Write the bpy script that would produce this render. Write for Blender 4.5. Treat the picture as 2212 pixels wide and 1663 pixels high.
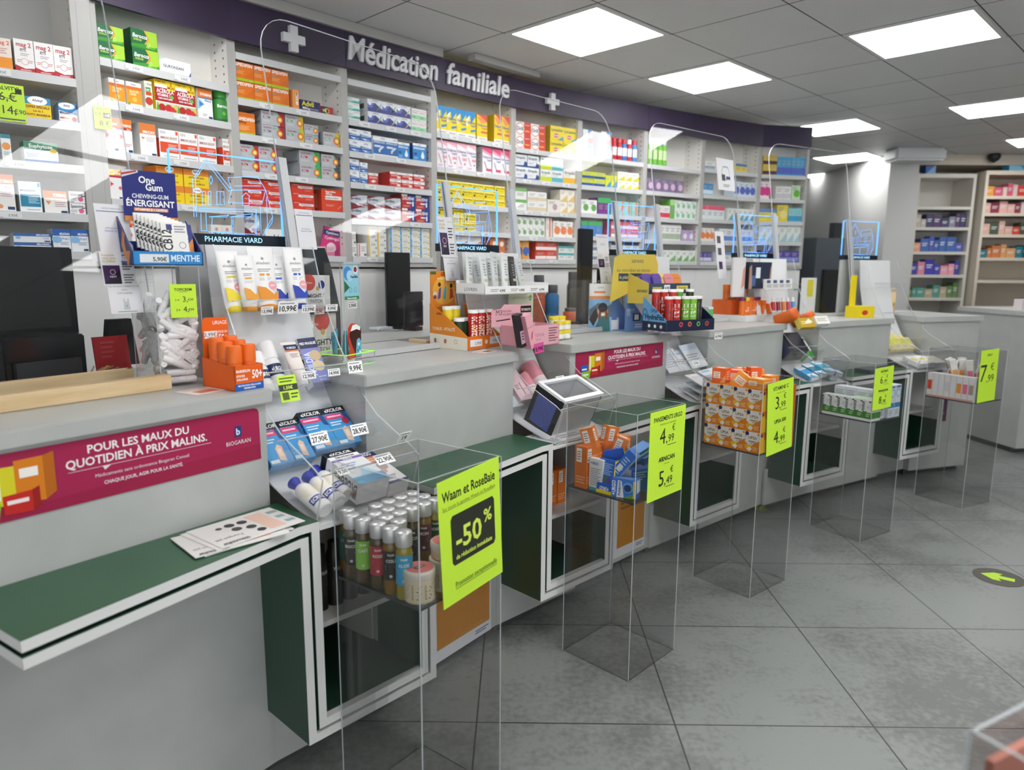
import bpy, bmesh, math, random
from mathutils import Matrix, Vector
random.seed(7)
SC = bpy.context.scene
for o in list(bpy.data.objects):
    bpy.data.objects.remove(o)
COL = SC.collection

# ------------------------------------------------------------------ camera
W, H, FPX, PITCH, ROLL, CAMZ = 2212, 1663, 1534.6, .1663, .0064, 1.366
c_, s_ = math.cos(PITCH), math.sin(PITCH)
r0, u0, FWD = Vector((1, 0, 0)), Vector((0, s_, c_)), Vector((0, c_, -s_))
RGT = r0 * math.cos(ROLL) + u0 * math.sin(ROLL)
UPV = u0 * math.cos(ROLL) - r0 * math.sin(ROLL)
CAM = Vector((0, 0, CAMZ))
cd = bpy.data.cameras.new('camera')
cam = bpy.data.objects.new('camera', cd)
COL.objects.link(cam)
cam.matrix_world = Matrix(((RGT.x, UPV.x, -FWD.x, CAM.x), (RGT.y, UPV.y, -FWD.y, CAM.y), (RGT.z, UPV.z, -FWD.z, CAM.z), (0, 0, 0, 1)))
cd.sensor_fit = 'HORIZONTAL'
cd.sensor_width = 36
cd.lens = FPX / W * 36
cd.clip_start = .05
cd.dof.use_dof = True
cd.dof.focus_distance = 2.3
cd.dof.aperture_fstop = (cd.lens / 1000) / .009
SC.camera = cam
# ------------------------------------------------------------------ world, exposure
wd = bpy.data.worlds.new('world')
SC.world = wd
wd.use_nodes = True
wd.node_tree.nodes['Background'].inputs[0].default_value = (.95, .98, 1, 1)
wd.node_tree.nodes['Background'].inputs[1].default_value = 2.9
SC.view_settings.view_transform = 'Standard'
SC.view_settings.look = 'None'
SC.view_settings.gamma = 1
SC.view_settings.use_curve_mapping = False
SC.view_settings.exposure = 0.22
PANEL_STRENGTH = 11.0
# added, unseen window behind the camera for fill: portal guides the sky light in
pl_ = bpy.data.lights.new('fill_window_portal', 'AREA')
pl_.shape = 'RECTANGLE'; pl_.size = 12.4; pl_.size_y = 2.1
pl_.cycles.is_portal = True
po_ = bpy.data.objects.new('fill_window_portal', pl_)
COL.objects.link(po_)
po_.matrix_world = Matrix(((1, 0, 0, 2.0), (0, 0, -1, -4.97), (0, 1, 0, 1.35), (0, 0, 0, 1))) @ Matrix.Rotation(math.pi, 4, 'Y')
try:
    SC.cycles.transparent_max_bounces = 36
    SC.cycles.max_bounces = 7
    SC.cycles.caustics_reflective = False
    SC.cycles.caustics_refractive = False
except Exception:
    pass

# ------------------------------------------------------------------ pixel <-> place helpers (surveying the photograph)
def ray(x, y):
    return RGT * ((x - W / 2) / FPX) - UPV * ((y - H / 2) / FPX) + FWD
def atz(x, y, z=0.0):
    d = ray(x, y)
    return CAM + d * ((z - CAMZ) / d.z)
def hit(x, y, p, n):
    d = ray(x, y)
    return CAM + d * ((Vector(p) - CAM).dot(n) / d.dot(n))
CROP = dict(a=(0, 0, .25316), b=(500, 80, .27125), c=(0, 360, .25316), d=(400, 480, .25316), e=(500, 800, .31265), f=(860, 500, .28933),
            g=(1080, 180, .31646), h=(1200, 500, .25316), i=(1060, 800, .31646), j=(1640, 640, .25859), k=(1640, 260, .25859),
            l=(0, 780, .31646), m=(500, 1060, .36257), n=(1400, 900, .45876), P=(0, 0, 1))
def cv(cr, x, y):
    a, b, s = CROP[cr]
    return a + x * s, b + y * s

# ------------------------------------------------------------------ materials
def lin(h):
    h = h.lstrip('#')
    if len(h) == 3:
        h = ''.join(q * 2 for q in h)
    v = [int(h[i:i + 2], 16) / 255 for i in (0, 2, 4)]
    return tuple(q / 12.92 if q <= .04045 else ((q + .055) / 1.055) ** 2.4 for q in v) + (1,)
MATS = {}
MATKEY = {}
SPECIAL = {}
def principled(name, col, rough=.5, metal=0, spec=.5, emit=None, es=0):
    m = bpy.data.materials.new(name)
    m.use_nodes = True
    b = m.node_tree.nodes['Principled BSDF']
    b.inputs['Base Color'].default_value = col
    b.inputs['Roughness'].default_value = rough
    b.inputs['Metallic'].default_value = metal
    b.inputs['Specular IOR Level'].default_value = spec
    if emit:
        b.inputs['Emission Color'].default_value = emit
        b.inputs['Emission Strength'].default_value = es
    return m
def acrylic(name, tint=.96, gloss=.9, base=.04, col=None):
    m = bpy.data.materials.new(name)
    m.use_nodes = True
    t = m.node_tree
    t.nodes.clear()
    out = t.nodes.new('ShaderNodeOutputMaterial')
    tr = t.nodes.new('ShaderNodeBsdfTransparent')
    gl = t.nodes.new('ShaderNodeBsdfGlossy')
    mx = t.nodes.new('ShaderNodeMixShader')
    lw = t.nodes.new('ShaderNodeLayerWeight')
    pw = t.nodes.new('ShaderNodeMath')
    mu = t.nodes.new('ShaderNodeMath')
    lw.inputs['Blend'].default_value = .5
    pw.operation = 'POWER'
    pw.inputs[1].default_value = 5
    mu.operation = 'MULTIPLY_ADD'
    mu.inputs[1].default_value = gloss
    mu.inputs[2].default_value = base
    tr.inputs[0].default_value = col or (tint, tint, tint, 1)
    gl.inputs['Roughness'].default_value = .015
    gl.inputs[0].default_value = (1, 1, 1, 1)
    L = t.links.new
    L(lw.outputs['Facing'], pw.inputs[0])
    L(pw.outputs[0], mu.inputs[0])
    L(mu.outputs[0], mx.inputs[0])
    L(tr.outputs[0], mx.inputs[1])
    L(gl.outputs[0], mx.inputs[2])
    L(mx.outputs[0], out.inputs[0])
    return m
def mix_clear(name, col, amount, rough=.2):
    m = principled(name, col, rough)
    t = m.node_tree
    b = t.nodes['Principled BSDF']
    out = [q for q in t.nodes if q.type == 'OUTPUT_MATERIAL'][0]
    tr = t.nodes.new('ShaderNodeBsdfTransparent')
    mx = t.nodes.new('ShaderNodeMixShader')
    mx.inputs[0].default_value = amount
    t.links.new(tr.outputs[0], mx.inputs[1])
    t.links.new(b.outputs[0], mx.inputs[2])
    t.links.new(mx.outputs[0], out.inputs[0])
    return m
def noisy(name, c1, c2, scale, rough, detail=6, stretch=(1, 1, 1), spec=.5, lo=.35, hi=.65):
    m = principled(name, lin(c1), rough, 0, spec)
    t = m.node_tree
    b = t.nodes['Principled BSDF']
    tc = t.nodes.new('ShaderNodeTexCoord')
    mp = t.nodes.new('ShaderNodeMapping')
    mp.inputs['Scale'].default_value = stretch
    nz = t.nodes.new('ShaderNodeTexNoise')
    nz.inputs['Scale'].default_value = scale
    nz.inputs['Detail'].default_value = detail
    cr = t.nodes.new('ShaderNodeValToRGB')
    cr.color_ramp.elements[0].color = lin(c1)
    cr.color_ramp.elements[1].color = lin(c2)
    cr.color_ramp.elements[0].position = lo
    cr.color_ramp.elements[1].position = hi
    L = t.links.new
    L(tc.outputs['Object'], mp.inputs[0])
    L(mp.outputs[0], nz.inputs[0])
    L(nz.outputs[0], cr.inputs[0])
    L(cr.outputs[0], b.inputs['Base Color'])
    return m
def grid_mat(name, org, yaw, tile, line, groove, c1, c2, rough, spec, nscale):
    """square tiles in world coordinates: noisy face colour, thin joint lines"""
    m = principled(name, lin(c1), rough, 0, spec)
    t = m.node_tree
    b = t.nodes['Principled BSDF']
    tc = t.nodes.new('ShaderNodeTexCoord')
    mp = t.nodes.new('ShaderNodeMapping')
    mp.vector_type = 'TEXTURE'
    mp.inputs['Location'].default_value = (org[0], org[1], 0)
    mp.inputs['Rotation'].default_value = (0, 0, yaw)
    mp.inputs['Scale'].default_value = (tile, tile, 1)
    sp = t.nodes.new('ShaderNodeSeparateXYZ')
    L = t.links.new
    L(tc.outputs['Object'], mp.inputs[0])
    L(mp.outputs[0], sp.inputs[0])
    ms = []
    for ax in (0, 1):
        fr = t.nodes.new('ShaderNodeMath'); fr.operation = 'PINGPONG'; fr.inputs[1].default_value = .5
        L(sp.outputs[ax], fr.inputs[0])
        lt = t.nodes.new('ShaderNodeMath'); lt.operation = 'LESS_THAN'; lt.inputs[1].default_value = groove / tile / 2
        L(fr.outputs[0], lt.inputs[0])
        ms.append(lt)
    mxm = t.nodes.new('ShaderNodeMath'); mxm.operation = 'MAXIMUM'
    L(ms[0].outputs[0], mxm.inputs[0]); L(ms[1].outputs[0], mxm.inputs[1])
    nz = t.nodes.new('ShaderNodeTexNoise'); nz.inputs['Scale'].default_value = nscale; nz.inputs['Detail'].default_value = 9; nz.inputs['Roughness'].default_value = .68
    L(tc.outputs['Object'], nz.inputs[0])
    nz2 = t.nodes.new('ShaderNodeTexNoise'); nz2.inputs['Scale'].default_value = nscale * 28; nz2.inputs['Detail'].default_value = 3
    L(tc.outputs['Object'], nz2.inputs[0])
    ml = t.nodes.new('ShaderNodeMath'); ml.operation = 'MULTIPLY_ADD'; ml.inputs[1].default_value = .35; 
    L(nz2.outputs[0], ml.inputs[0]); L(nz.outputs[0], ml.inputs[2])
    cr = t.nodes.new('ShaderNodeValToRGB')
    cr.color_ramp.elements[0].color = lin(c2); cr.color_ramp.elements[0].position = .54
    cr.color_ramp.elements[1].color = lin(c1); cr.color_ramp.elements[1].position = .72
    L(ml.outputs[0], cr.inputs[0])
    mix = t.nodes.new('ShaderNodeMix'); mix.data_type = 'RGBA'
    L(mxm.outputs[0], mix.inputs[0]); L(cr.outputs[0], mix.inputs[6]); mix.inputs[7].default_value = lin(line)
    L(mix.outputs[2], b.inputs['Base Color'])
    return m

SPECIAL['acrylic'] = lambda: acrylic('clear_acrylic', .985, .8, .03)
SPECIAL['acrylic_stand'] = lambda: acrylic('stand_acrylic', .915, .6, .022)
SPECIAL['screen'] = lambda: acrylic('screen_acrylic', .98, .9, .018)
SPECIAL['edge'] = lambda: mix_clear('acrylic_edge', (.62, .66, .68, 1), .55)
SPECIAL['edge_screen'] = lambda: mix_clear('screen_edge', (.8, .83, .85, 1), .7)
SPECIAL['smoke'] = lambda: acrylic('smoked_glass', .55, .7, .05, (.5, .55, .53, 1))
SPECIAL['pvc'] = lambda: mix_clear('clear_bottle', (.75, .8, .85, 1), .35, .1)
SPECIAL['alu'] = lambda: principled('brushed_aluminium', (.6, .61, .62, 1), .5, .35)
SPECIAL['white'] = lambda: noisy('white_laminate', 'b0b2af', 'b6b8b5', 9, .38)
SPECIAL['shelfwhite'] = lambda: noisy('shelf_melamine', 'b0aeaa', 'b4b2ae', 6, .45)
SPECIAL['shelfin_lit'] = lambda: noisy('shelf_melamine_lit', 'e6e3dd', 'eae7e2', 6, .5)  # same white melamine, lightened so the shelf insides look better lit
SPECIAL['edge_dimmed'] = lambda: principled('shelf_melamine_dimmed', lin('b0afac'), .45)  # same melamine darkened on post fronts to offset strong light there
SPECIAL['frame'] = lambda: principled('white_edge_band', lin('dcdcda'), .35)
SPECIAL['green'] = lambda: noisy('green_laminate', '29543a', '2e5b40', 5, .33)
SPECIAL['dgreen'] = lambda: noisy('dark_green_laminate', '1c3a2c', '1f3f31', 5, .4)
SPECIAL['purple'] = lambda: noisy('purple_panel', '31263f', '392c48', 4, .5)
SPECIAL['black'] = lambda: principled('black_plastic', lin('17181a'), .35)
SPECIAL['blackgloss'] = lambda: principled('black_gloss', lin('101114'), .12)
SPECIAL['wood'] = lambda: noisy('pale_wood', 'cdb083', 'dcc49c', 4, .55, 8, (1.5, 14, 14))
SPECIAL['wall'] = lambda: principled('painted_wall', lin('c9c9c6'), .7)
SPECIAL['basewall'] = lambda: principled('base_panelling', lin('e8e8e6'), .6)
SPECIAL['farwall'] = lambda: principled('grey_wall', lin('b4b7b9'), .7)
SPECIAL['beige'] = lambda: principled('beige_melamine', lin('d8cdbd'), .6)
SPECIAL['lamp'] = lambda: principled('panel_light', (1, 1, 1, 1), .5, 0, .5, (1, 1, 1, 1), PANEL_STRENGTH)
SPECIAL['neonline'] = lambda: principled('lit_engraving', lin('4a90e8'), .4, 0, .5, lin('5aa2f5'), 1.5)
SPECIAL['neontext'] = lambda: principled('lit_lettering', lin('a8dcff'), .4, 0, .5, lin('9bd8ff'), 1.2)
SPECIAL['flyer'] = lambda: principled('fluorescent_paper', lin('c6ee3c'), .55)
SPECIAL['chrome'] = lambda: principled('chrome', (.8, .8, .8, 1), .12, 1)
SPECIAL['silver'] = lambda: principled('silver_cap', (.72, .72, .72, 1), .35, .6)
SPECIAL['greenglow'] = lambda: principled('fluorescent_edge', lin('9dff3a'), .3, 0, .5, lin('9dff3a'), .5)
SPECIAL['oil'] = lambda: mix_clear('amber_liquid', lin('8a6a22'), .8, .1)
SPECIAL['oildark'] = lambda: mix_clear('dark_liquid', lin('5a4a30'), .85, .1)
SPECIAL['oilyellow'] = lambda: mix_clear('yellow_liquid', lin('a79a3a'), .75, .1)
SPECIAL['floor'] = lambda: grid_mat('floor_tiles', (.4994, 1.9504), -.0085, .6001, '3c3c39', .005, '858886', '6a6b69', .38, .4, 1.7)
SPECIAL['ceiling'] = lambda: grid_mat('ceiling_tiles', (-.0538, 3.8209), -.7854, .6, '4a4a48', .007, 'dcdddd', 'dadad9', .55, .3, 2)
SPECIAL['jute'] = lambda: noisy('straw', '6b4a22', 'a07a42', 30, .8)
SPECIAL['skin'] = lambda: principled('skin_tone', lin('d9a585'), .6)
def M(name):
    if name not in MATS:
        if name in SPECIAL:
            MATS[name] = SPECIAL[name]()
        else:
            MATS[name] = principled('print_' + name, lin(name), .42, 0, .4)
    MATKEY[MATS[name].name] = name
    return MATS[name]

# ------------------------------------------------------------------ text outlines (built-in font), cap height 1
TXC = {}
def text_geo(s, bold=False):
    k = (s, bold)
    if k in TXC:
        return TXC[k]
    c = bpy.data.curves.new('t', 'FONT')
    c.body = s
    c.size = 1
    c.resolution_u = 2
    if bold:
        c.offset = .022
    o = bpy.data.objects.new('t', c)
    COL.objects.link(o)
    dg = bpy.context.evaluated_depsgraph_get()
    me = bpy.data.meshes.new_from_object(o.evaluated_get(dg))
    vs = [(v.co.x, v.co.y) for v in me.vertices]
    fs = [tuple(p.vertices) for p in me.polygons]
    bpy.data.objects.remove(o)
    bpy.data.curves.remove(c)
    bpy.data.meshes.remove(me)
    cap = CAPH
    vs = [(x / cap, y / cap) for x, y in vs]
    x0 = min([v[0] for v in vs], default=0)
    x1 = max([v[0] for v in vs], default=1)
    vs = [(x - x0, y) for x, y in vs]
    TXC[k] = (vs, fs, x1 - x0)
    return TXC[k]
CAPH = 1.0
_v = text_geo('H')[0]
CAPH = max(v[1] for v in _v)
TXC.clear()

# ------------------------------------------------------------------ mesh builder
I4 = Matrix.Identity(4)
class MB:
    def __init__(s):
        s.v = []; s.f = []; s.m = []; s.n = []; s.sm = []
    def mi(s, name):
        if name not in s.n:
            s.n.append(name)
        return s.n.index(name)
    def add(s, vs, fs, mat, T=None, smooth=False):
        b = len(s.v)
        if T is not None:
            vs = [T @ Vector(q) for q in vs]
        s.v += [tuple(q) for q in vs]
        k = s.mi(mat)
        for f in fs:
            s.f.append(tuple(b + i for i in f)); s.m.append(k); s.sm.append(smooth)
        return s
    def box(s, x0, x1, y0, y1, z0, z1, mat, T=None):
        vs = [(x, y, z) for z in (z0, z1) for y in (y0, y1) for x in (x0, x1)]
        return s.add(vs, [(0, 2, 3, 1), (4, 5, 7, 6), (0, 1, 5, 4), (2, 6, 7, 3), (0, 4, 6, 2), (1, 3, 7, 5)], mat, T)
    def prism(s, pts, z0, z1, mat, T=None, smooth=False):
        n = len(pts)
        a = sum(pts[i][0] * pts[(i + 1) % n][1] - pts[(i + 1) % n][0] * pts[i][1] for i in range(n))
        if a < 0:
            pts = pts[::-1]
        vs = [(x, y, z0) for x, y in pts] + [(x, y, z1) for x, y in pts]
        s.add(vs, [tuple(range(n))[::-1], tuple(range(n, 2 * n))], mat, T)
        return s.add(vs, [(i, (i + 1) % n, n + (i + 1) % n, n + i) for i in range(n)], mat, T, smooth)
    def poly(s, pts, mat, T=None):
        return s.add(pts, [tuple(range(len(pts)))], mat, T)
    def lathe(s, prof, mat, n=20, T=None, smooth=True):
        """prof: list of (radius, z)"""
        vs = []
        for r, z in prof:
            vs += [(r * math.cos(2 * math.pi * i / n), r * math.sin(2 * math.pi * i / n), z) for i in range(n)]
        fs = []
        for k in range(len(prof) - 1):
            fs += [(k * n + i, k * n + (i + 1) % n, (k + 1) * n + (i + 1) % n, (k + 1) * n + i) for i in range(n)]
        s.add(vs, fs, mat, T, smooth)
        e = len(prof) - 1
        caps = []
        if prof[0][0] > 1e-6: caps.append(tuple(range(n))[::-1])
        if prof[e][0] > 1e-6: caps.append(tuple(range(e * n, e * n + n)))
        if caps:
            s.add(vs, caps, mat, T)
        return s
    def tube(s, pts, r, mat, n=6, T=None):
        pts = [Vector(p) for p in pts]
        vs = []
        for i, p in enumerate(pts):
            d = (pts[min(i + 1, len(pts) - 1)] - pts[max(i - 1, 0)]).normalized()
            a = d.orthogonal().normalized() if i == 0 else (a - d * a.dot(d)).normalized()
            b = d.cross(a)
            rr = r[i] if isinstance(r, (list, tuple)) else r
            vs += [p + (a * math.cos(2 * math.pi * k / n) + b * math.sin(2 * math.pi * k / n)) * rr for k in range(n)]
        fs = [(i * n + k, i * n + (k + 1) % n, (i + 1) * n + (k + 1) % n, (i + 1) * n + k) for i in range(len(pts) - 1) for k in range(n)]
        s.add(vs, fs, mat, T, True)
        e = (len(pts) - 1) * n
        return s.add(vs, [tuple(range(n))[::-1], tuple(range(e, e + n))], mat, T)
    def face(s, T, w, h, dsl, z=.00012):
        """printed elements on a w x h face; T maps (right, up, out)"""
        for el in dsl.split(';'):
            el = el.strip()
            if not el:
                continue
            q = el.lstrip('=').split()
            k = q[0]
            z += 0 if el[0] == '=' else .00009
            if k == 'r':
                x0, y0, x1, y1 = (float(a) for a in q[1:5])
                s.poly([(x0 * w, y0 * h, z), (x1 * w, y0 * h, z), (x1 * w, y1 * h, z), (x0 * w, y1 * h, z)], q[5], T)
            elif k == 'p':
                s.poly([(float(a.split(',')[0]) * w, float(a.split(',')[1]) * h, z) for a in q[2:]], q[1], T)
            elif k == 'c':
                cx, cy, rr = (float(a) for a in q[1:4])
                asp = float(q[5]) if len(q) > 5 else 1
                s.poly([(cx * w + rr * h * asp * math.cos(i * math.pi / 10), cy * h + rr * h * math.sin(i * math.pi / 10), z) for i in range(20)], q[4], T)
            elif k == 'o':
                cx, cy, rr, th = (float(a) for a in q[1:5])
                vs = []
                for i in range(24):
                    a = i * math.pi / 12
                    vs += [(cx * w + (rr + dr) * h * math.cos(a), cy * h + (rr + dr) * h * math.sin(a), z) for dr in (-th, 0)]
                s.add(vs, [(2 * i, 2 * i + 1, (2 * i + 3) % 48, (2 * i + 2) % 48) for i in range(24)], q[5], T)
            elif k == 'L':
                x0, y0, x1, y1 = (float(a) for a in q[1:5])
                n = int(q[5])
                for i in range(n):
                    yy = y1 - (y1 - y0) * (i + .5) / n
                    hh = (y1 - y0) / n * .22
                    xe = x1 - (x1 - x0) * (.0, .18, .07, .3)[i % 4]
                    s.poly([(x0 * w, (yy - hh) * h, z), (xe * w, (yy - hh) * h, z), (xe * w, (yy + hh) * h, z), (x0 * w, (yy + hh) * h, z)], q[6], T)
            elif k == 't':
                st, x, y, hh, c = q[1].replace('_', ' '), float(q[2]), float(q[3]), float(q[4]), q[5]
                fl = q[6] if len(q) > 6 else ''
                wm = float(q[7]) if len(q) > 7 else None
                vs, fs, tw = text_geo(st, 'b' in fl)
                ch = hh * h
                sx = ch
                lim = (wm * w) if wm else ((1 - x) * w if not ('c' in fl or 'r' in fl) else w)
                if 'v' in fl:
                    lim = wm * h if wm else h
                if tw * sx > lim or 'f' in fl:
                    sx = lim / tw
                ox = -tw * sx / 2 if 'c' in fl else (-tw * sx if 'r' in fl else 0)
                sh = .2 if 'i' in fl else 0
                if 'v' in fl:
                    pts = [(x * w - b * ch, y * h + ox + a * sx, z) for a, b in vs]
                elif 'u' in fl:
                    pts = [(x * w - ox - a * sx, y * h - b * ch, z) for a, b in vs]
                else:
                    pts = [(x * w + ox + a * sx + b * ch * sh, y * h + b * ch, z) for a, b in vs]
                s.add(pts, fs, c, T)
        return s
    def mesh(s, name, bevel=0):
        me = bpy.data.meshes.new(name)
        me.from_pydata(s.v, [], s.f)
        for q in s.n:
            me.materials.append(M(q))
        me.polygons.foreach_set('material_index', s.m)
        me.polygons.foreach_set('use_smooth', s.sm)
        if bevel:
            bm = bmesh.new()
            bm.from_mesh(me)
            bmesh.ops.remove_doubles(bm, verts=bm.verts, dist=1e-6)
            es = [e for e in bm.edges if len(e.link_faces) == 2 and e.calc_face_angle(0) > .6]
            bmesh.ops.bevel(bm, geom=es, offset=bevel, segments=2, affect='EDGES', clamp_overlap=True)
            bm.to_mesh(me)
            bm.free()
        me.update()
        return me
    def build(s, name, parent=None, T=None, bevel=0):
        return obj(name, s.mesh(name, bevel), parent, T)

LABELS = {}
def obj(name, me, parent=None, T=None):
    o = bpy.data.objects.new(name, me)
    COL.objects.link(o)
    if parent is not None:
        o.parent = parent
    if T is not None:
        o.matrix_local = T
    return o
def tag(o, label=None, cat=None, group=None, kind=None):
    if label:
        o['label'] = label
        if label in LABELS and not group:
            print('DUPLABEL', label)
        LABELS[label] = LABELS.get(label, 0) + 1
        n = len(label.replace(',', '').split())
        if n > 16 or n < 4:
            print('LABLEN', n, label)
    if cat: o['category'] = cat
    if group: o['group'] = group
    if kind: o['kind'] = kind
    return o
def thing(name, T, label, cat, group=None, kind=None):
    o = bpy.data.objects.new(name, None)
    COL.objects.link(o)
    o.empty_display_size = .05
    o.matrix_world = T
    return tag(o, label, cat, group, kind)
def struct(name, mb, T=None, bevel=0, label=None):
    o = mb.build(name, None, T, bevel)
    o['kind'] = 'structure'
    if label: o['label'] = label
    return o
def clone(root, T, label=None, group=None):
    r = root.copy()
    COL.objects.link(r)
    r.matrix_world = T
    if label: tag(r, label, None, group or root.get('group'))
    for ch in list(root.children):
        c = ch.copy(); COL.objects.link(c); c.parent = r
        for g in list(ch.children):
            d = g.copy(); COL.objects.link(d); d.parent = c
    return r
def frame(o, ang):
    """x along heading ang (degrees), y to its left, z up"""
    return Matrix.Translation(Vector((o[0], o[1], o[2] if len(o) > 2 else 0))) @ Matrix.Rotation(math.radians(ang), 4, 'Z')
def Tr(x=0, y=0, z=0):
    return Matrix.Translation((x, y, z))
def Rx(d): return Matrix.Rotation(math.radians(d), 4, 'X')
def Ry(d): return Matrix.Rotation(math.radians(d), 4, 'Y')
def Rz(d): return Matrix.Rotation(math.radians(d), 4, 'Z')
FRONT = Matrix(((1, 0, 0, 0), (0, 0, -1, 0), (0, 1, 0, 0), (0, 0, 0, 1)))          # face at y=0 looking to -y
def FR(x=0, y=0, z=0): return Tr(x, y, z) @ FRONT
def SIDE_R(w, y=0, z=0): return Tr(w, y, z) @ Rz(90) @ FRONT
def SIDE_L(d, z=0): return Tr(0, d, z) @ Rz(-90) @ FRONT
def TOPF(h): return Tr(0, 0, h)
ORD = ['first', 'second', 'third', 'fourth', 'fifth', 'sixth', 'seventh', 'eighth', 'ninth', 'tenth']
NUM = {2: 'two', 3: 'three', 4: 'four', 5: 'five', 6: 'six'}
def carton_mesh(name, w, h, d, base, front='', side='', top='', left=None, back=''):
    m = MB()
    m.box(0, w, 0, d, 0, h, base)
    m.face(FR(), w, h, front)
    if side:
        m.face(SIDE_R(w), d, h, side)
    lf = side if left is None else left
    if lf:
        m.face(SIDE_L(d), d, h, lf)
    if top:
        m.face(TOPF(h), w, d, top)
    return m.mesh(name)
# ================================================================== SETTING
ZC = 2.5215
ZF, ZFT = 2.31, 2.475
G = [Vector((*p, 0)) for p in [(-1.549, 2.781), (-1.216, 3.242), (-.831, 3.667), (-.439, 4.08), (-.002, 4.527), (.437, 4.874), (.934, 5.222), (1.43, 5.564), (1.966, 5.88), (2.395, 5.976)]]
Gm = G[0] - Vector((.749, .664, 0)) * .62
PTS = [Gm] + G
def heading(a, b):
    return math.degrees(math.atan2(b.y - a.y, b.x - a.x))
BAY = {k: frame(PTS[k], heading(PTS[k], PTS[k + 1])) for k in range(10)}
BW = {k: (PTS[k + 1] - PTS[k]).length for k in range(10)}
BWX = dict(BW); BWX[0] = BW[0] - .046
def bay_uv(k, px, setback=0.0):
    T = BAY[k]
    n = (T.to_3x3() @ Vector((0, 1, 0)))
    p = T.inverted() @ hit(px[0], px[1], T.translation + n * setback, n)
    return p.x, p.z

m = MB(); m.box(-5, 9, -5, 12, -.1, 0, 'floor'); struct('floor', m, label='large grey stone effect floor tiles with dark joints')
m = MB(); m.box(-5, 9, -5, 12, ZC, ZC + .08, 'ceiling'); struct('ceiling', m, label='grey square ceiling tiles laid diagonally to the counter')
# wall behind the shelving, following its curve
m = MB()
off = .33
pl = []
for i, p in enumerate(PTS):
    a = PTS[max(i - 1, 0)]; b = PTS[min(i + 1, 10)]
    d = (b - a).normalized()
    pl.append(p + Vector((-d.y, d.x, 0)) * off)
pl[0] = pl[0] + (pl[0] - pl[1]) * 4
for a, b in zip(pl[:-1], pl[1:]):
    d = (b - a).normalized(); n = Vector((-d.y, d.x, 0)) * .08
    m.prism([(a.x, a.y), (b.x, b.y), (b.x + n.x, b.y + n.y), (a.x + n.x, a.y + n.y)], 0, ZC, 'wall')
struct('wall_back', m, label='pale curved wall behind the medicine shelves')
m = MB(); m.box(2.6, 4.6, 9.9, 10.0, 0, ZC, 'farwall'); m.box(-5, 2.6, 9.9, 10, 0, ZC, 'farwall'); struct('wall_far', m, label='grey wall at the far end of the shop')
m = MB(); m.box(4.16, 9, 8.2, 8.3, 0, ZC, 'beige'); struct('wall_right_far', m, label='beige wall behind the far open shelves')
m = MB(); m.box(8.9, 9, -5, 8.3, 0, ZC, 'wall'); struct('wall_right', m)
m = MB()
for q_ in ((-5, 9, 0, .3), (-5, 9, 2.4, ZC), (-5, -4.2, .3, 2.4), (8.2, 9, .3, 2.4)): m.box(q_[0], q_[1], -5, -4.9, q_[2], q_[3], 'wall')
struct('wall_front', m)
m = MB()
for x_ in [-4.2 + 2.06 * i for i in range(7)]: m.box(x_ - .03 if x_ > -4 else x_, x_ + .03 if x_ < 8 else x_, -4.98, -4.92, .3, 2.4, 'alu')
m.box(-4.2, 8.2, -4.953, -4.947, .3, 2.4, 'screen'); struct('fill_window_1', m, label='wide unseen window added behind the camera as fill light')  # window added out of view to let fill light onto the shelves
m = MB(); m.box(-5, -4.9, -5, 10, 0, ZC, 'wall'); struct('wall_left', m)
m = MB(); m.box(3.86, 4.16, 7.55, 10, 0, ZC, 'wall'); struct('trim_1', m, label='pale square pillar beside the far open shelves')
m = MB(); m.box(4.16, 9, 7.6, 8.2, 2.42, ZC, 'beige'); struct('trim_2', m, label='beige bulkhead above the far open shelves')
# narrow white cornice between sign boards and ceiling
m = MB()
for k in range(0, 4):
    m.box(-.002, BW[k] + .002, -.04, .02, ZFT, ZC - .002, 'shelfwhite', BAY[k])
m.box(-.002, .04, -.04, .02, ZFT, ZC - .002, 'shelfwhite', BAY[4])
m.box(.09, .62, -.11, -.055, ZC - .035, ZC - .002, 'shelfwhite', BAY[4] @ Tr(.12, 0, 0))
struct('trim_3', m, label='narrow white cornice strip between purple boards and ceiling')

# base wall flush below the shelving
m = MB()
for k in range(1, 10):
    m.box(.0, BW[k], .02, .06, 0, 1.345, 'basewall', BAY[k])
m.box(.44, BW[0], .02, .06, 0, 1.345, 'basewall', BAY[0])
m.box(-1.5, .44, .28, .3, 0, 1.345, '3a3c3e', BAY[0])
struct('wall_base', m, label='pale base panelling below the medicine shelves')
# ------------------------------------------------------------------ ceiling light panels (on the tile grid)
LT = Matrix.Translation((-.0538, 3.8209, 0)) @ Rz(-45)
lights = [((0, 0), 'square ceiling light panel nearest the white lettered purple board'), ((0, 2), 'square ceiling light panel second along the purple boards'),
          ((2, 2), 'square ceiling light panel at top right above the floor aisle'), ((1.85, 5.62), 'ceiling light panel cut by right edge, above white sloping stands'),
          ((-.1, 5.55), 'ceiling light panel touching the far end of the purple boards'), ((-1, 8.55), 'far ceiling light panel just right of the last shelf bay'),
          ((-2.2, 10.8), 'smallest and lowest far ceiling light panel'), ((1.85, 8.7), 'far ceiling light panel at right edge above the blue boxes'),
          ((4, 2), None), ((3, -2), None), ((4, -2), None), ((6, 0), None), ((6, 2), None), ((6, -2), None), ((3, -4), None), ((7.5, -3), None), ((0, -3.2), None)]  # last panel is an unseen one added to brighten the shelves
LG = 0
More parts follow.
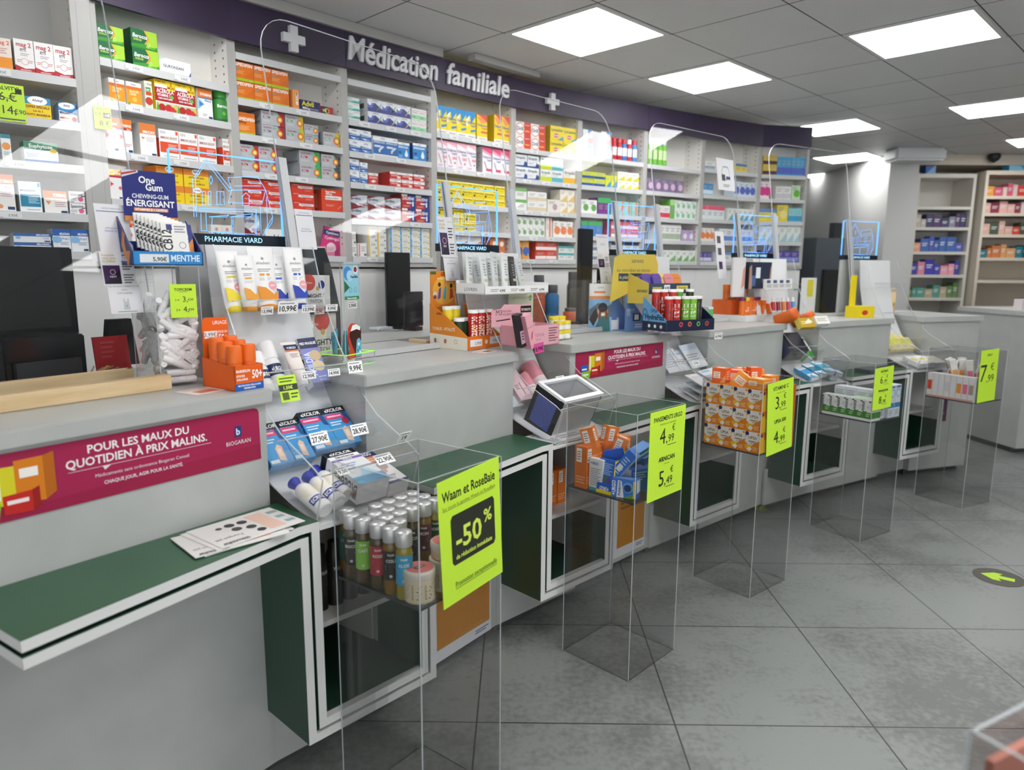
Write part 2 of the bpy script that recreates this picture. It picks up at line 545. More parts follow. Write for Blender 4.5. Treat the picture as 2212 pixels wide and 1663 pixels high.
for (i, j), lab in lights:
    T = LT @ Tr(i * .6, j * .6, 0)
    LG += 1
    t = thing('ceiling_light', T @ Tr(0, 0, ZC), lab or 'square ceiling light panel, unseen outside the frame', 'ceiling light', 'recessed ceiling light panels')
    f = MB()
    for a, b, c, d in ((.008, .592, .008, .03), (.008, .592, .57, .592), (.008, .03, .03, .57), (.57, .592, .03, .57)):
        f.box(a, b, c, d, -.006, -.001, 'frame')
    f.build('light_frame', t)
    MB().box(.03, .57, .03, .57, -.005, -.001, 'lamp').build('diffuser', t)

# ------------------------------------------------------------------ wall shelving
SHZ = {0: [2.024, 1.871, 1.719, 1.543], 1: [2.118, 1.966, 1.785, 1.607], 2: [2.265, 2.078, 1.93, 1.772, 1.62], 3: [2.264, 2.075, 1.922, 1.772, 1.595],
       4: [2.088, 1.905, 1.716, 1.562], 5: [2.08, 1.898, 1.707, 1.549], 6: [2.085, 1.898, 1.716, 1.565], 7: [2.082, 1.9, 1.714, 1.557], 8: [2.1, 1.91, 1.728, 1.561], 9: [2.095, 1.908, 1.73, 1.569]}
ZB = 1.405
BAYN = {0: 'leftmost', 1: 'second', 2: 'third', 3: 'fourth', 4: 'fifth', 5: 'sixth', 6: 'seventh', 7: 'eighth', 8: 'ninth', 9: 'last'}
DEP = {k: .18 for k in range(10)}
DEP[0] = .4
DEP[1] = .14
PRICE = {}
def price_strip():
    if 'p' not in PRICE:
        q = MB(); q.box(0, .07, -.002, 0, 0, .022, 'e4e5e6'); q.face(FR(0, -.002, 0), .07, .022, 't 3,95€ .42 .3 .38 555;r .02 .1 .03 .9 888;r .02 .1 .2 .18 888')
        PRICE['p'] = q.mesh('price_label')
    return PRICE['p']
for k in range(10):
    w = BWX[k]; D = DEP[k]
    t = thing('shelving_unit', BAY[k], 'white open wall shelf bay, %s along the curved back wall' % (BAYN[k] if k not in (0, 9) else BAYN[k] + ' one'), 'shelving unit', 'white medicine shelf bays')
    for x0, x1 in ((0, .019), (w - .019, w)):
        q = MB(); q.box(x0, x1, .0006, D, ZB - .05, ZF + .1, 'shelfin_lit'); q.box(x0, x1, 0, .0006, ZB - .05, ZF + .1, 'edge_dimmed')
        xin = x1 + .0003 if x0 == 0 else x0 - .0003
        for z in [ZB + .06 + .032 * i for i in range(27)]:
            for yy in (.03, D - .05):
                q.poly([(xin, yy - .004, z), (xin, yy + .004, z), (xin, yy + .004, z + .008), (xin, yy - .004, z + .008)], '55524e')
        q.build('side_panel', t)
    if k == 0: MB().box(w + .0005, BW[0] - .0005, 0, .05, ZB - .05, ZF + .1, 'edge_dimmed').build('filler_post', t)
    MB().box(.019, w - .019, D - .012, D, ZB - .05, ZF + .1, 'shelfin_lit').build('back_panel', t)
    MB().box(.019, w - .019, .002, D - .012, ZB - .05, ZB, 'shelfwhite').build('base_board', t)
    for z in SHZ[k] + [ZB]:
        q = MB()
        if z != ZB:
            q.box(.0195, w - .0195, .004, D - .013, z - .02, z, 'shelfin_lit')
        q.box(.0195, w - .0195, -.003, .004, z - .026, z + .003, 'cfd0d1')
        s = q.build('shelf', t)
        if k < 6 and not (z > 2.2):
            rnd = random.Random(int(z * 1000) + k)
            for u in ([.22, .62] if rnd.random() < .6 else [.15, .5, .85]):
                o = obj('price_label', price_strip(), s, Tr(.02 + u * (w - .13) + rnd.uniform(-.02, .02), -.0035, z - .023))
# purple boards with white lettering
def text3d(s, depth, bold=.018, shear=.0):
    c = bpy.data.curves.new('t', 'FONT'); c.body = s; c.size = 1; c.resolution_u = 4; c.offset = bold; c.extrude = .5; c.shear = shear
    o = bpy.data.objects.new('t', c); COL.objects.link(o)
    me = bpy.data.meshes.new_from_object(o.evaluated_get(bpy.context.evaluated_depsgraph_get()))
    vs = [Vector(v.co) for v in me.vertices]; fs = [tuple(p.vertices) for p in me.polygons]
    bpy.data.objects.remove(o); bpy.data.curves.remove(c); bpy.data.meshes.remove(me)
    x0 = min(v.x for v in vs); x1 = max(v.x for v in vs)
    return [Vector(((v.x - x0) / CAPH, v.y / CAPH, (v.z + .5) * depth)) for v in vs], fs, (x1 - x0) / CAPH
def word(k, s, pA, pB, ztop, zb, t):
    """raised word from pixel pA (left) to pB (right) on board k, between heights"""
    vs, fs, tw = text3d(s, .012, .02, .12)
    u0 = bay_uv(k, pA, -.02)[0]; u1 = bay_uv(k, pB, -.02)[0]
    sx = (u1 - u0) / tw; sy = ztop - zb
    rnd = random.Random(3)
    vs = [Vector((u0 + v.x * sx, -.022 - v.z, zb + v.y * sy + .004 * math.sin(v.x * 2.1))) for v in vs]
    q = MB(); q.add(vs, fs, 'dcdbde')
    q.build('lettering', t)
def cross(k, px, r, t):
    u, z = bay_uv(k, px, -.02)
    q = MB(); a = r * .34
    q.prism([(u - a, z - r), (u + a, z - r), (u + a, z - a), (u + r, z - a), (u + r, z + a), (u + a, z + a), (u + a, z + r), (u - a, z + r), (u - a, z + a), (u - r, z + a), (u - r, z - a), (u - a, z - a)],
            .022, .045, 'd5d5d8', FRONT)
    q.build('cross', t)
for k in range(1, 10):
    lab = {3: 'purple board with start of white Médication lettering'.replace('Médication', 'handwritten style'), 4: 'purple board with second white handwritten style word', 2: 'purple board with white cross, left of the lettering', 5: 'purple board with white cross, right of the lettering'}.get(k, 'plain purple sign board above the %s shelf bay' % BAYN[k])
    if k == 3: lab = 'purple board carrying the longer white handwritten style word'
    t = thing('sign_board', BAY[k], lab, 'sign board', 'purple boards above the shelves')
    MB().box(.001, BW[k] - .001, -.02, .0, ZF, ZFT, 'purple').build('board_panel', t)
    if k == 3: word(3, 'Médication', (750, 130), (943, 185), ZF + .143, ZF + .04, t)
    if k == 4: word(4, 'familiale', (963, 190), (1097, 215), ZF + .143, ZF + .04, t)
    if k == 2: cross(2, (630, 86), .055, t)
    if k == 5: cross(5, (1190, 221), .05, t)

# ------------------------------------------------------------------ counters
ZT = 1.06
Rp = {1: (-.605, 1.735), 2: (.016, 2.54), 3: (.732, 3.29), 4: (1.517, 3.935), 5: (2.368, 4.42), 6: (3.104, 4.702)}
Lp = {1: (-1.18, .914), 2: (-.405, 1.975), 3: (.239, 2.79), 4: (.969, 3.46), 5: (1.768, 4.06), 6: (2.64, 4.55)}
Rp = {k: Vector((*v, 0)) for k, v in Rp.items()}; Lp = {k: Vector((*v, 0)) for k, v in Lp.items()}
CF = {k: frame(Lp[k], heading(Lp[k], Rp[k])) for k in Lp}
CW = {k: (Rp[k] - Lp[k]).length for k in Lp}
NF = {k: frame(o, a) for k, (o, a) in {0: ((-1.40, .58), 55), 1: ((-.63, 1.703), 47), 2: ((-.027, 2.474), 44.5), 3: ((.686, 3.22), 41.5), 4: ((1.45, 3.845), 34), 5: ((2.297, 4.408), 29)}.items()}
NW, ND, NZ0, NZ1 = .41, .19, .2, .765
BF = {k: frame(Rp[k], heading(Rp[k], Lp[k + 1])) for k in range(1, 6)}
BFW = {k: (Lp[k + 1] - Rp[k]).length for k in range(1, 6)}
CN = {1: 'nearest', 2: 'second', 3: 'third', 4: 'fourth', 5: 'fifth', 6: 'farthest'}
for k in range(1, 7):
    w = CW[k]
    t = thing('counter', CF[k], {1: 'nearest white service counter cut by the left edge, wooden bars on top', 2: 'second white service counter with plain front, between two product racks', 3: 'third white service counter with red banner on front', 4: 'fourth white service counter with orange tube display on top', 5: 'fifth white service counter, blurred yellow display on top', 6: 'farthest white service counter behind the rightmost price stand'}[k], 'counter', 'white service counters in a curve')
    q = MB(); q.box(0, w, .015, .6, .04, ZT - .035, 'white'); q.build('counter_body', t)
    MB().box(.01, w - .01, .06, .58, 0, .04, '4a4a48').build('plinth', t)
    q = MB()
    q.box(-.012, w + .012, -.002, .63, ZT - .035, ZT, 'white')
    q.build('counter_top', t, None, .003)
    if k < 6:
        inv = CF[k].inverted()
        a = inv @ (NF[k - 1] @ Vector((NW, -ND, 0))); b = inv @ (NF[k] @ Vector((0, -ND, 0))); c = inv @ (NF[k] @ Vector((0, 0, 0)))
        bq = inv @ (NF[k] @ Vector((.051, -ND, 0))); cq = inv @ (NF[k] @ Vector((.051, 0, 0))); br = inv @ (NF[k] @ Vector((.021, -ND, 0))); cr = inv @ (NF[k] @ Vector((.021, 0, 0)))
        a0 = inv @ (NF[k - 1] @ Vector((NW, 0, 0)))
        if k == 1: a = Vector((0.343, -0.238, 0)); a0 = Vector((0.333, .0145, 0))
        for name, z0, z1, p, q2 in (('ledge_board', .744, .765, bq, cq), ('ledge_underboard', .714, .735, br, cr)):
            q = MB()
            q.prism([(a0.x, .0145), (a.x, a.y), (b.x, b.y), (p.x, p.y), (q2.x, q2.y), (c.x, min(c.y, .0145))], z0, z1 - .0015, 'frame')
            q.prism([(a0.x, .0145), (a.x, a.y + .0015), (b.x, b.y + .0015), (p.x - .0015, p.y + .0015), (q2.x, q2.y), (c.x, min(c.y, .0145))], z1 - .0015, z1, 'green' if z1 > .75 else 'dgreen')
            q.build(name, t)
# display cabinets in the joints below the racks
for k in range(1, 6):
    t = thing('display_cabinet', NF[k], {1: 'nearest open niche cabinet with green side panel and white frame', 2: 'second open niche cabinet behind the stand with orange boxes', 3: 'third open niche cabinet beneath yellow carton stand', 4: 'fourth open niche cabinet behind stand with green cartons', 5: 'farthest open niche cabinet beside rightmost stand'}[k], 'cabinet', 'niche cabinets with green sides')
    w = NW
    # outer ribbon : left, bottom, right boards
    for nm, x0, x1, z0, z1, gm in (('outer_side', 0, .021, NZ0, .714, 'L'), ('outer_side', w - .021, w, NZ0, .714, 'R'), ('outer_bottom', .021, w - .021, NZ0, NZ0 + .021, 'B'),
                                   ('inner_side', .03, .051, NZ0 + .03, .744, 'L'), ('inner_side', w - .051, w - .03, NZ0 + .03, .744, 'R'), ('inner_bottom', .051, w - .051, NZ0 + .03, NZ0 + .051, 'B')):
        q = MB(); q.box(x0, x1, -ND, .015, z0, z1, 'frame')
        e = .001
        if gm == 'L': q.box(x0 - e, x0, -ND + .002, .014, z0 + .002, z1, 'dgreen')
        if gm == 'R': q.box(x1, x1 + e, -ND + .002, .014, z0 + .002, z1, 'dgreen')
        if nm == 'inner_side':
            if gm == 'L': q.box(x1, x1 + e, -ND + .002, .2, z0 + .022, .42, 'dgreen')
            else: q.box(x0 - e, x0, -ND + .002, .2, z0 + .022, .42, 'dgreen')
        q.build(nm, t)
    for a, b in ((.021, .03), (w - .03, w - .021)):
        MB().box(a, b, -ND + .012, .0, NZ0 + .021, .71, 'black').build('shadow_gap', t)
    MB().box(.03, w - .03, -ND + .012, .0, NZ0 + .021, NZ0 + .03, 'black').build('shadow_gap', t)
    MB().box(.051, w - .051, .2, .215, NZ0 + .03, NZ1 - .02, 'shelfwhite').build('back_panel', t)
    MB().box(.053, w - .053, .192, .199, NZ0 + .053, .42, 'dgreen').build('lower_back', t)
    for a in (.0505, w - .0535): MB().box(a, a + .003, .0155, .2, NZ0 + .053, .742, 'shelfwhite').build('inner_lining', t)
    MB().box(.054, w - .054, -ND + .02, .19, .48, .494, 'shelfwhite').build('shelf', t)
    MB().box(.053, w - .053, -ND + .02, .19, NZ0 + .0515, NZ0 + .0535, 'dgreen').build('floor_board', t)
    MB().box(.052, w - .052, -ND, .0, NZ1 - .024, NZ1 - .018, 'frame').build('cabinet_top', t)
    MB().box(-.02, w + .02, .0155, .03, .04, NZ0 + .05, 'white').build('base_panel', t)
    MB().box(0, w, .05, .07, 0, .04, '4a4a48').build('plinth', t)
# end desk at the right
m = thing('end_counter', frame((3.77, 5.17), 8), 'plain white end counter at far right beyond the stands', 'counter')
MB().box(0, 1.8, .0, .7, .04, ZT - .035, 'white').build('counter_body', m)
MB().box(.01, 1.7, .05, .65, 0, .04, '4a4a48').build('plinth', m)
MB().box(-.01, 1.81, -.01, .71, ZT - .035, ZT, 'white').build('counter_top', m)

# ------------------------------------------------------------------ lit pharmacy plates on partitions between counters
PY = .41
def plate_uv(px):
    T = BF[1]; n = T.to_3x3() @ Vector((0, 1, 0))
    p = T.inverted() @ hit(px[0], px[1], T.translation + n * PY, n)
    return p.x + .02, p.z - 1.42
HOUSE = [[(412, 383), (439, 341), (494, 410), (487, 412), (439, 349), (415, 386), (418, 468)], [(409, 384), (412, 468)], [(486, 383), (550, 380), (568, 410), (494, 410), (486, 383)], [(494, 410), (487, 437), (560, 440), (568, 410), (583, 468), (566, 500)],
         [(500, 401), (558, 401)], [(424, 450), (547, 452), (547, 457), (424, 455), (424, 450)], [(427, 459), (428, 498), (440, 498), (438, 459)], [(452, 468), (450, 500), (546, 506), (546, 457)], [(497, 468), (497, 502)], [(494, 468), (494, 502)], [(447, 468), (488, 464), (483, 468), (445, 468)], [(492, 468), (541, 461), (535, 468), (490, 468)],
         [(430, 413), (437, 413), (438, 442), (430, 442), (430, 413)], [(443, 413), (449, 413), (449, 442), (443, 442), (443, 413)], [(461, 413), (477, 413), (478, 442), (462, 442), (461, 413)], [(469, 413), (469, 442)], [(516, 424), (525, 416), (534, 424)], [(518, 424), (518, 443), (532, 443), (532, 424)], [(449, 379), (453, 388), (449, 398), (445, 388), (449, 379)], [(443, 500), (560, 511), (582, 480), (583, 468)], [(548, 452), (548, 508)], [(556, 445), (558, 505)], [(570, 425), (572, 495)]]
def plate(k, lab):
    w = .335
    T = BF[k] @ Tr(BFW[k] / 2 - w / 2, PY, 1.42)
    t = thing('illuminated_plate', T, lab, 'illuminated sign', 'lit engraved plates with house drawing')
    key = 'plate'
    if key not in PRICE:
        a = MB(); a.box(0, w, 0, .006, .0, .25, 'screen')
        e = MB(); e.box(-.003, 0, -.001, .007, .03, .25, 'neonline'); e.box(0, w, -.001, .007, .25, .253, 'neonline'); e.box(w, w + .003, -.001, .007, .0, .25, 'neonline')
        g = MB()
        for pl in HOUSE:
            uv = [plate_uv(p) for p in pl]
            for p, q in zip(uv[:-1], uv[1:]):
                d = Vector((q[0] - p[0], q[1] - p[1])); d.normalize(); nn = Vector((-d.y, d.x)) * .0008
                g.poly([(p[0] - nn.x, -.0008, p[1] - nn.y), (q[0] - nn.x, -.0008, q[1] - nn.y), (q[0] + nn.x, -.0008, q[1] + nn.y), (p[0] + nn.x, -.0008, p[1] + nn.y)], 'neonline')
        s = MB(); s.box(0, w, -.012, .018, 0, .03, '14222e'); s.face(FR(0, -.012, 0), w, .03, 't PHARMACIE_VIARD .5 .28 .48 neontext c .62')
        PRICE[key] = [a.mesh('acrylic_sheet'), e.mesh('glowing_edge'), g.mesh('engraving'), s.mesh('base_bar')]
    for nm, me in zip(('acrylic_sheet', 'glowing_edge', 'engraving', 'base_bar'), PRICE[key]):
        obj(nm, me, t)
for k in range(1, 6):
    w = .335
    t = thing('partition', BF[k] @ Tr(BFW[k] / 2 - w / 2, PY - .012, 0), 'white partition board behind the %s product rack' % CN[k], 'partition', 'white partitions between counters')
    MB().box(0, w, 0, .024, 0, 1.418, 'white').build('board', t)
    plate(k, 'blue lit engraved plate with house drawing above the %s rack' % CN[k])

# ------------------------------------------------------------------ sloping product racks
PROF = [(.235, 1.416), (.19, 1.26), (.125, 1.137), (.045, 1.022), (-.04, .952), (-.18, .886), (-.208, .867), (-.175, .748)]
PLATE = [(-.178, .748), (-.06, .782), (.05, .822), (.14, .915), (.22, 1.06), (.262, 1.24), (.285, 1.416)]
TIER = {4: ((-.175, .752), (.95, .30), .122), 3: ((.048, .826), (.69, .72), .118), 2: ((.178, 1.0), (.5, .87), .125), 1: ((.254, 1.228), (.16, .99), .1)}
def rack_tier(k, j):
    """frame on the rack: x across, y up along the sloping plate, z out of it"""
    (y, z), (uy, uz), dep = TIER[j]
    l = math.hypot(uy, uz); uy /= l; uz /= l
    A = Matrix(((1, 0, 0, 0), (0, uy, -uz, y), (0, uz, uy, z), (0, 0, 0, 1)))
    return BF[k] @ A
for k in range(1, 6):
    w = BFW[k]
    t = thing('product_rack', BF[k], {1: 'nearest sloping acrylic rack full of white tubes and blue cartons', 2: 'second sloping acrylic rack with pink cosmetics and dotted black box', 3: 'third sloping acrylic rack filled with paper sachets', 4: 'fourth sloping acrylic rack with orange jars and green cartons', 5: 'farthest sloping rack with yellow packs'}[k], 'display rack', 'sloping acrylic racks between counters')
    for x0, x1 in ((.002, .006), (w - .006, w - .002)):
        q = MB()
        pts = PROF + [PLATE[0]] + PLATE[1:]
        q.prism([(a, b) for a, b in PROF] + PLATE[1:][::1], x0, x1, 'acrylic', Matrix(((0, 0, 1, 0), (1, 0, 0, 0), (0, 1, 0, 0), (0, 0, 0, 1))))
        for a, b in zip(PROF[:-1], PROF[1:]):
            q.prism([(a[0], a[1]), (b[0], b[1]), (b[0] - .0015, b[1] + .0005), (a[0] - .0015, a[1] + .0005)], x0, x1, 'edge', Matrix(((0, 0, 1, 0), (1, 0, 0, 0), (0, 1, 0, 0), (0, 0, 0, 1))))
        q.build('side_panel', t)
    q = MB()
    for a, b in zip(PLATE[:-1], PLATE[1:]):
        d = Vector((b[0] - a[0], b[1] - a[1])).normalized()
        q.prism([a, b, (b[0] + d.y * .004, b[1] - d.x * .004), (a[0] + d.y * .004, a[1] - d.x * .004)], .007, w - .007, 'e2e3e4', Matrix(((0, 0, 1, 0), (1, 0, 0, 0), (0, 1, 0, 0), (0, 0, 0, 1))))
    q.build('back_plate', t)
    for j in TIER:
        dep = TIER[j][2]
        A = BF[k].inverted() @ rack_tier(k, j)
        q = MB()
        q.box(.007, w - .007, -.004, 0, .002, dep, 'acrylic', A)
        q.box(.007, w - .007, -.004, .03 if j != 4 else .012, dep, dep + .003, 'acrylic', A)
        q.box(.007, w - .007, .026 if j != 4 else .012, .0285 if j != 4 else .015, dep, dep + .0035, 'edge', A)
        q.build('tier_shelf', t)

# ------------------------------------------------------------------ protective screens
SF = {k: CF[k] @ Tr(0, .3, ZT) @ Rx(-9) for k in range(1, 6)}
for k in range(1, 6):
    w = CW[k] + .06 if k > 1 else CW[1] + .05
    x0 = 0 if k > 1 else -.05
    x0 = {1: -.05, 2: .015, 3: .03, 4: .03, 5: 0}[k]
    if k == 1: w = .95
    t = thing('protective_screen', SF[k], 'tall clear leaning screen with rounded corners on the %s counter' % CN[k], 'screen', 'clear protective screens on counters')
    h, r = 1.06, .11
    pts = [(x0, .02), (x0 + w, .02)]
    arc = lambda cx, cy, a0: [(cx + r * math.cos(math.radians(a0 + i * 15)), cy + r * math.sin(math.radians(a0 + i * 15))) for i in range(7)]
    pts = pts + arc(x0 + w - r, h - r, 0) + arc(x0 + r, h - r, 90)
    q = MB(); q.prism(pts, 0, .004, 'screen', FRONT)
    n = len(pts)
    for i in range(1, n):
        a, b = Vector(pts[i]), Vector(pts[(i + 1) % n]); d = (b - a).normalized(); nn = Vector((d.y, -d.x)) * .0012
        q.prism([a, b, b + nn, a + nn], -.0005, .0045, 'edge_screen', FRONT)
    q.build('clear_sheet', t)
    if k == 1:
        MB().box(x0, .685, -.05, -.046, .156, .36, 'screen').build('lower_pane', t)
    for xa in ((x0 + .0, x0 + w - .027) if k > 1 else (x0,)):
        q = MB(); q.box(xa, xa + .027, -.012, -.005, 0, .63, 'alu'); q.box(xa, xa + .027, .001, .008, 0, .63, 'alu')
        q.build('mounting_post', t)
    MB().box(x0, x0 + w, -.012, .012, 0, .02, 'alu').build('base_rail', t)

# ------------------------------------------------------------------ clear square stands
STS = .285
ST = {}
for k, (cx, cy, ang) in {1: (-.225, 1.655, 52.5), 2: (.39, 2.375, 46), 3: (1.017, 2.985, 40), 4: (1.804, 3.609, 33), 5: (2.659, 4.123, 28)}.items():
    ST[k] = frame((cx, cy), ang) @ Tr(-STS / 2, -STS / 2, 0)
p6 = atz(2095, 1578, .907)
ST[6] = frame((p6.x, p6.y), 0) @ Rz(-62)
STN = {1: 'nearest tall clear acrylic stand holding bottles and pink lidded tubs', 2: 'second tall clear acrylic stand holding orange and blue cartons', 3: 'third tall clear acrylic stand filled with yellow orange cartons', 4: 'fourth tall clear acrylic stand holding white and green cartons', 5: 'rightmost tall clear acrylic stand holding blurred white cartons', 6: 'top corner of clear acrylic stand at lower right edge'}
SHELF_Z = .618
for k in ST:
    t = thing('acrylic_stand', ST[k], STN[k], 'display stand', 'clear square acrylic stands along the counter')
    a = STS; th = .004; h = .907
    for x0, x1, y0, y1 in ((0, a, 0, th), (0, a, a - th, a), (0, th, th, a - th), (a - th, a, th, a - th)):
        q = MB(); q.box(x0, x1, y0, y1, 0, h, 'acrylic_stand')
        q.build('side_wall', t)
    q = MB()
    for x in (0, a):
        for y in (0, a):
            q.box(x - .0008 if x == 0 else x - .0015, x + .0015 if x == 0 else x + .0008, y - .0008 if y == 0 else y - .0015, y + .0015 if y == 0 else y + .0008, 0, h, 'edge')
    for x0, x1, y0, y1 in ((0, a, 0, th), (0, a, a - th, a), (0, th, 0, a), (a - th, a, 0, a)):
        q.box(x0, x1, y0, y1, h, h + .0008, 'edge')
    q.build('polished_edge', t)
    if k < 6:
        q = MB(); q.box(th, a - th, th, a - th, SHELF_Z - .006, SHELF_Z, 'smoke')
        q.box(th, a - th, .0035, .0042, SHELF_Z - .006, SHELF_Z, '3c4042'); q.box(.0035, .0042, th, a - th, SHELF_Z - .006, SHELF_Z, '3c4042')
        q.build('shelf', t)
# ================================================================== PRODUCTS ON THE WALL SHELVES
# kind: (description, base colour, front print, side print, depth)
K = {}
def kd(key, desc, base, front='', side='', d=.1, cat='medicine box', name='carton'):
    K[key] = (desc, base, front, side, d, cat, name)
kd('mago', 'orange and white carton', 'f3e3d8', 'r 0 0 1 .4 f0982e;t mag_2 .2 .8 .12 d8695a b;L .2 .5 .8 .7 3 c99')
kd('mag', 'white carton with red wave base', 'f2f0ee', 'p b8252f 0,0 1,0 1,.17 .5,.13 0,.22;t mag_2 .12 .78 .13 c0313b b .76;r .3 .64 .6 .73 8f99a0;t mg .38 .655 .05 fff b;L .3 .5 .75 .6 2 b9a9a9;o .5 .34 .1 .012 b88;L .1 .3 .3 .4 2 d99;L .7 .3 .92 .4 2 d99;L .25 .05 .8 .12 1 e7b9b9', 'r 0 0 1 1 d9d6d4;r 0 0 1 .18 a8222c')
kd('alvj', 'blue and yellow offer carton', 'f2d21c', 'r 0 .68 1 1 3b8fc4;c .5 .84 .2 fff 2;t Alvityl .5 .8 .11 1b3f86 cb .4;t OFFRE_SPÉCIALE .5 .5 .11 7a2a1c cb .9;t Lot_de_2 .5 .34 .08 7a2a1c cb;t ALVITYL_MAGNÉSIUM .5 .16 .09 7a2a1c cb .9;r 0 0 1 .07 2d7fb8', 'r 0 0 1 1 2d7fb8')
kd('alvm', 'blue and white magnesium carton', 'eef1f4', 'r 0 .62 1 1 2f8fcf;p 2f8fcf 0,.62 1,.62 1,.4 .6,.55;c .45 .86 .17 fff 2.2;t Alvityl .45 .82 .12 1b3f86 cb .35;t MAGNÉSIUM .05 .45 .13 1c2f6a b .9;r .05 .2 .55 .28 d8602a;r 0 0 1 .1 1d55a5;c .82 .22 .12 a33', 'r 0 0 1 1 d9dde2')
kd('sml', 'small white carton with teal top', 'f1f3f4', 'r 0 .85 1 1 3f8a9a;c .5 .55 .14 f2a05a;L .2 .2 .8 .35 3 8aa')
kd('euph', 'green topped blue and white carton', 'f0f4f5', 'r 0 .62 1 1 4a8c6a;t Euphytose .5 .72 .16 fff cb .7;c .86 .6 .14 f0c050;L .06 .25 .5 .48 4 6a8ab0;r 0 0 1 .16 2f5aa8', 'r 0 0 1 1 e4ecec;r 0 .7 1 1 4a8c6a')
kd('form', 'white carton with orange top', 'f1efec', 'r 0 .74 1 1 e0813f;t FORMAG .95 .77 .09 fff rb .6;t Fort .95 .62 .07 8b4a4a r;L .3 .4 .9 .55 3 caa;c .25 .14 .06 e9a070;r .6 .06 .95 .14 23406e', 'r 0 0 1 1 dedbd6')
kd('formb', 'low white carton with orange top', 'f1efec', 'r 0 .68 1 1 e0813f;t FORMAG .95 .74 .15 fff rb .55;L .45 .3 .95 .55 3 caa;p f0a05a .06,.56 .3,.56 .18,.38;r .7 .05 .97 .15 23406e')
kd('isn', 'white carton with blue panel', 'f1f3f4', 't ISN .06 .86 .08 777;r .85 .84 .97 .97 3aa0c8;t MAGNEFOR .06 .68 .07 1e5a78 b .7;r .05 .2 .95 .6 1f86ab;L .4 .3 .9 .55 5 bfe0ec;L .3 .08 .9 .13 1 9ab', 'r 0 0 1 1 d3dade')
kd('spas', 'white carton with pink ball', 'f2f1f0', 't Spasmine .06 .62 .26 1f2f4f b .8;p 3a2a5a .5,.4 1,.6 1,.68 .6,.5;c .72 .34 .2 e0608a;L .05 .2 .5 .45 3 99a;r .05 .06 .3 .12 888')
kd('meli', 'flat white carton with blue top', 'eef1f4', 'r 0 .68 1 1 2f66b4;t MELIORAN .95 .76 .17 fff rb .4;t Imedia .95 .4 .15 3a6ab4 r;c .12 .5 .16 8fc0e6 1.6;r .82 .08 .98 .22 1d3a70')
kd('melr', 'white carton with blue top band', 'eef1f4', 'r 0 .7 1 1 2f66b4;t MELIORAN .95 .74 .09 fff rb .55;t Regul .9 .55 .08 3a6ab4 r;c .22 .54 .15 8fc0e6 1.3;L .4 .3 .9 .45 3 99b;r .68 .06 .95 .15 1d3a70', 'r 0 0 1 1 dde3ea')
kd('bero', 'green carton with yellow burst', '3f9a34', 'p a9d53c .5,1 1,1 1,.25 .55,.1 .68,.55;p 1f6b3f 0,1 .5,1 .66,.6 .5,.3 0,.2;p e8a040 .5,1 .56,1 .7,.58 .55,.26 .5,.3 .65,.6;t Berocca .06 .55 .2 fff bi .56;t ÉNERGIE .1 .4 .1 c8e05a b .3;o .66 .3 .1 .03 cfe8a0;r 0 0 1 .08 2f8a30;L .55 .08 .95 .22 2 8c4', 'r 0 0 1 1 1f5a2c')
kd('guro', 'white rounded carton with blue corner', 'f4f5f6', 't GURONSAN .12 .42 .18 2b3550 b .76;p 4a4aa0 1,0 1,.42 .93,.12 .84,0;p bfe0ec 0,1 .2,1 0,.8;L .4 .3 .65 .36 1 d8c060')
kd('vitc', 'white carton with orange gradient lower half', 'f3f1ec', 'r 0 .0 1 .12 f3f1ec;r 0 .12 1 .8 ef9a2c;r 0 .7 1 .82 d9702a;t Vitasc... .3 .88 .06 6a4a8a b;t Acérola .2 .58 .1 fbe6b0 b .6;t 1000 .2 .46 .1 fbe6b0 b;c .5 .3 .1 f6c050;c .12 .1 .06 6aa040', 'r 0 0 1 1 f0ede6')
kd('arko', 'narrow cream carton with red and green marks', 'efe9d8', 't Arko .3 .86 .07 5a6a4a b;r .1 .6 .8 .78 4a9a5a;r .1 .5 .9 .62 d0502a;t VIT_C .15 .64 .08 fff b;c .5 .3 .14 c04030;o .5 .1 .06 .012 8a7')
kd('acer', 'red carton with yellow two month corner', 'b01f2e', 'r 0 .8 .65 1 f0cf1f;p f0cf1f .5,1 1,1 1,.7 .62,.7;t 2 .8 .85 .1 7a2020 cb;t MOIS .8 .75 .07 7a2020 cb .34;t FORMAT_ECO .04 .91 .06 7a4a20 b .5;r 0 .76 .6 .86 f4f2ee;t ACÉROLA .08 .6 .12 fff b .84;t VITAMINE_C .1 .49 .08 fff b .65;c .82 .5 .06 6ac04a;t 100%_NATUREL .5 .4 .05 fff cb .7;r 0 .3 1 .33 fff;r 0 0 1 .3 c8d0a0;c .3 .14 .12 b02a2a;c .62 .14 .12 c4303a;c .85 .1 .1 d03a3a;p 5a9a3a 0,0 .2,.0 .1,.3;p e8c840 .85,.2 1,.1 1,.28', 'r 0 0 1 1 f0cf1f')
kd('dyna', 'white carton with orange top and blue arrows', 'f0f1f2', 'r 0 .72 1 1 e07b2f;t DYNABIANE .95 .78 .08 fff rb .75;r 0 .68 1 .72 2f7fb8;t Plexus .9 .6 .06 2a4a8a rb;p 9ccbea .0,.7 .45,.5 .0,.3;p 3a8ac4 .1,.6 .4,.5 .1,.4;r .7 .05 .96 .12 23406e;L .3 .1 .6 .2 2 aab')
kd('dynr', 'white carton with orange top and red band', 'f0f0f0', 'r 0 .74 1 1 e07b2f;t DYNABIANE .95 .78 .07 fff rb .75;r 0 .68 1 .74 b8233c;t Start .9 .69 .04 fff rb;p f0b8c0 .0,.65 .4,.48 .0,.3;p c43a50 .08,.55 .3,.48 .08,.4;L .1 .2 .9 .3 2 daa;r .65 .05 .95 .12 23406e')
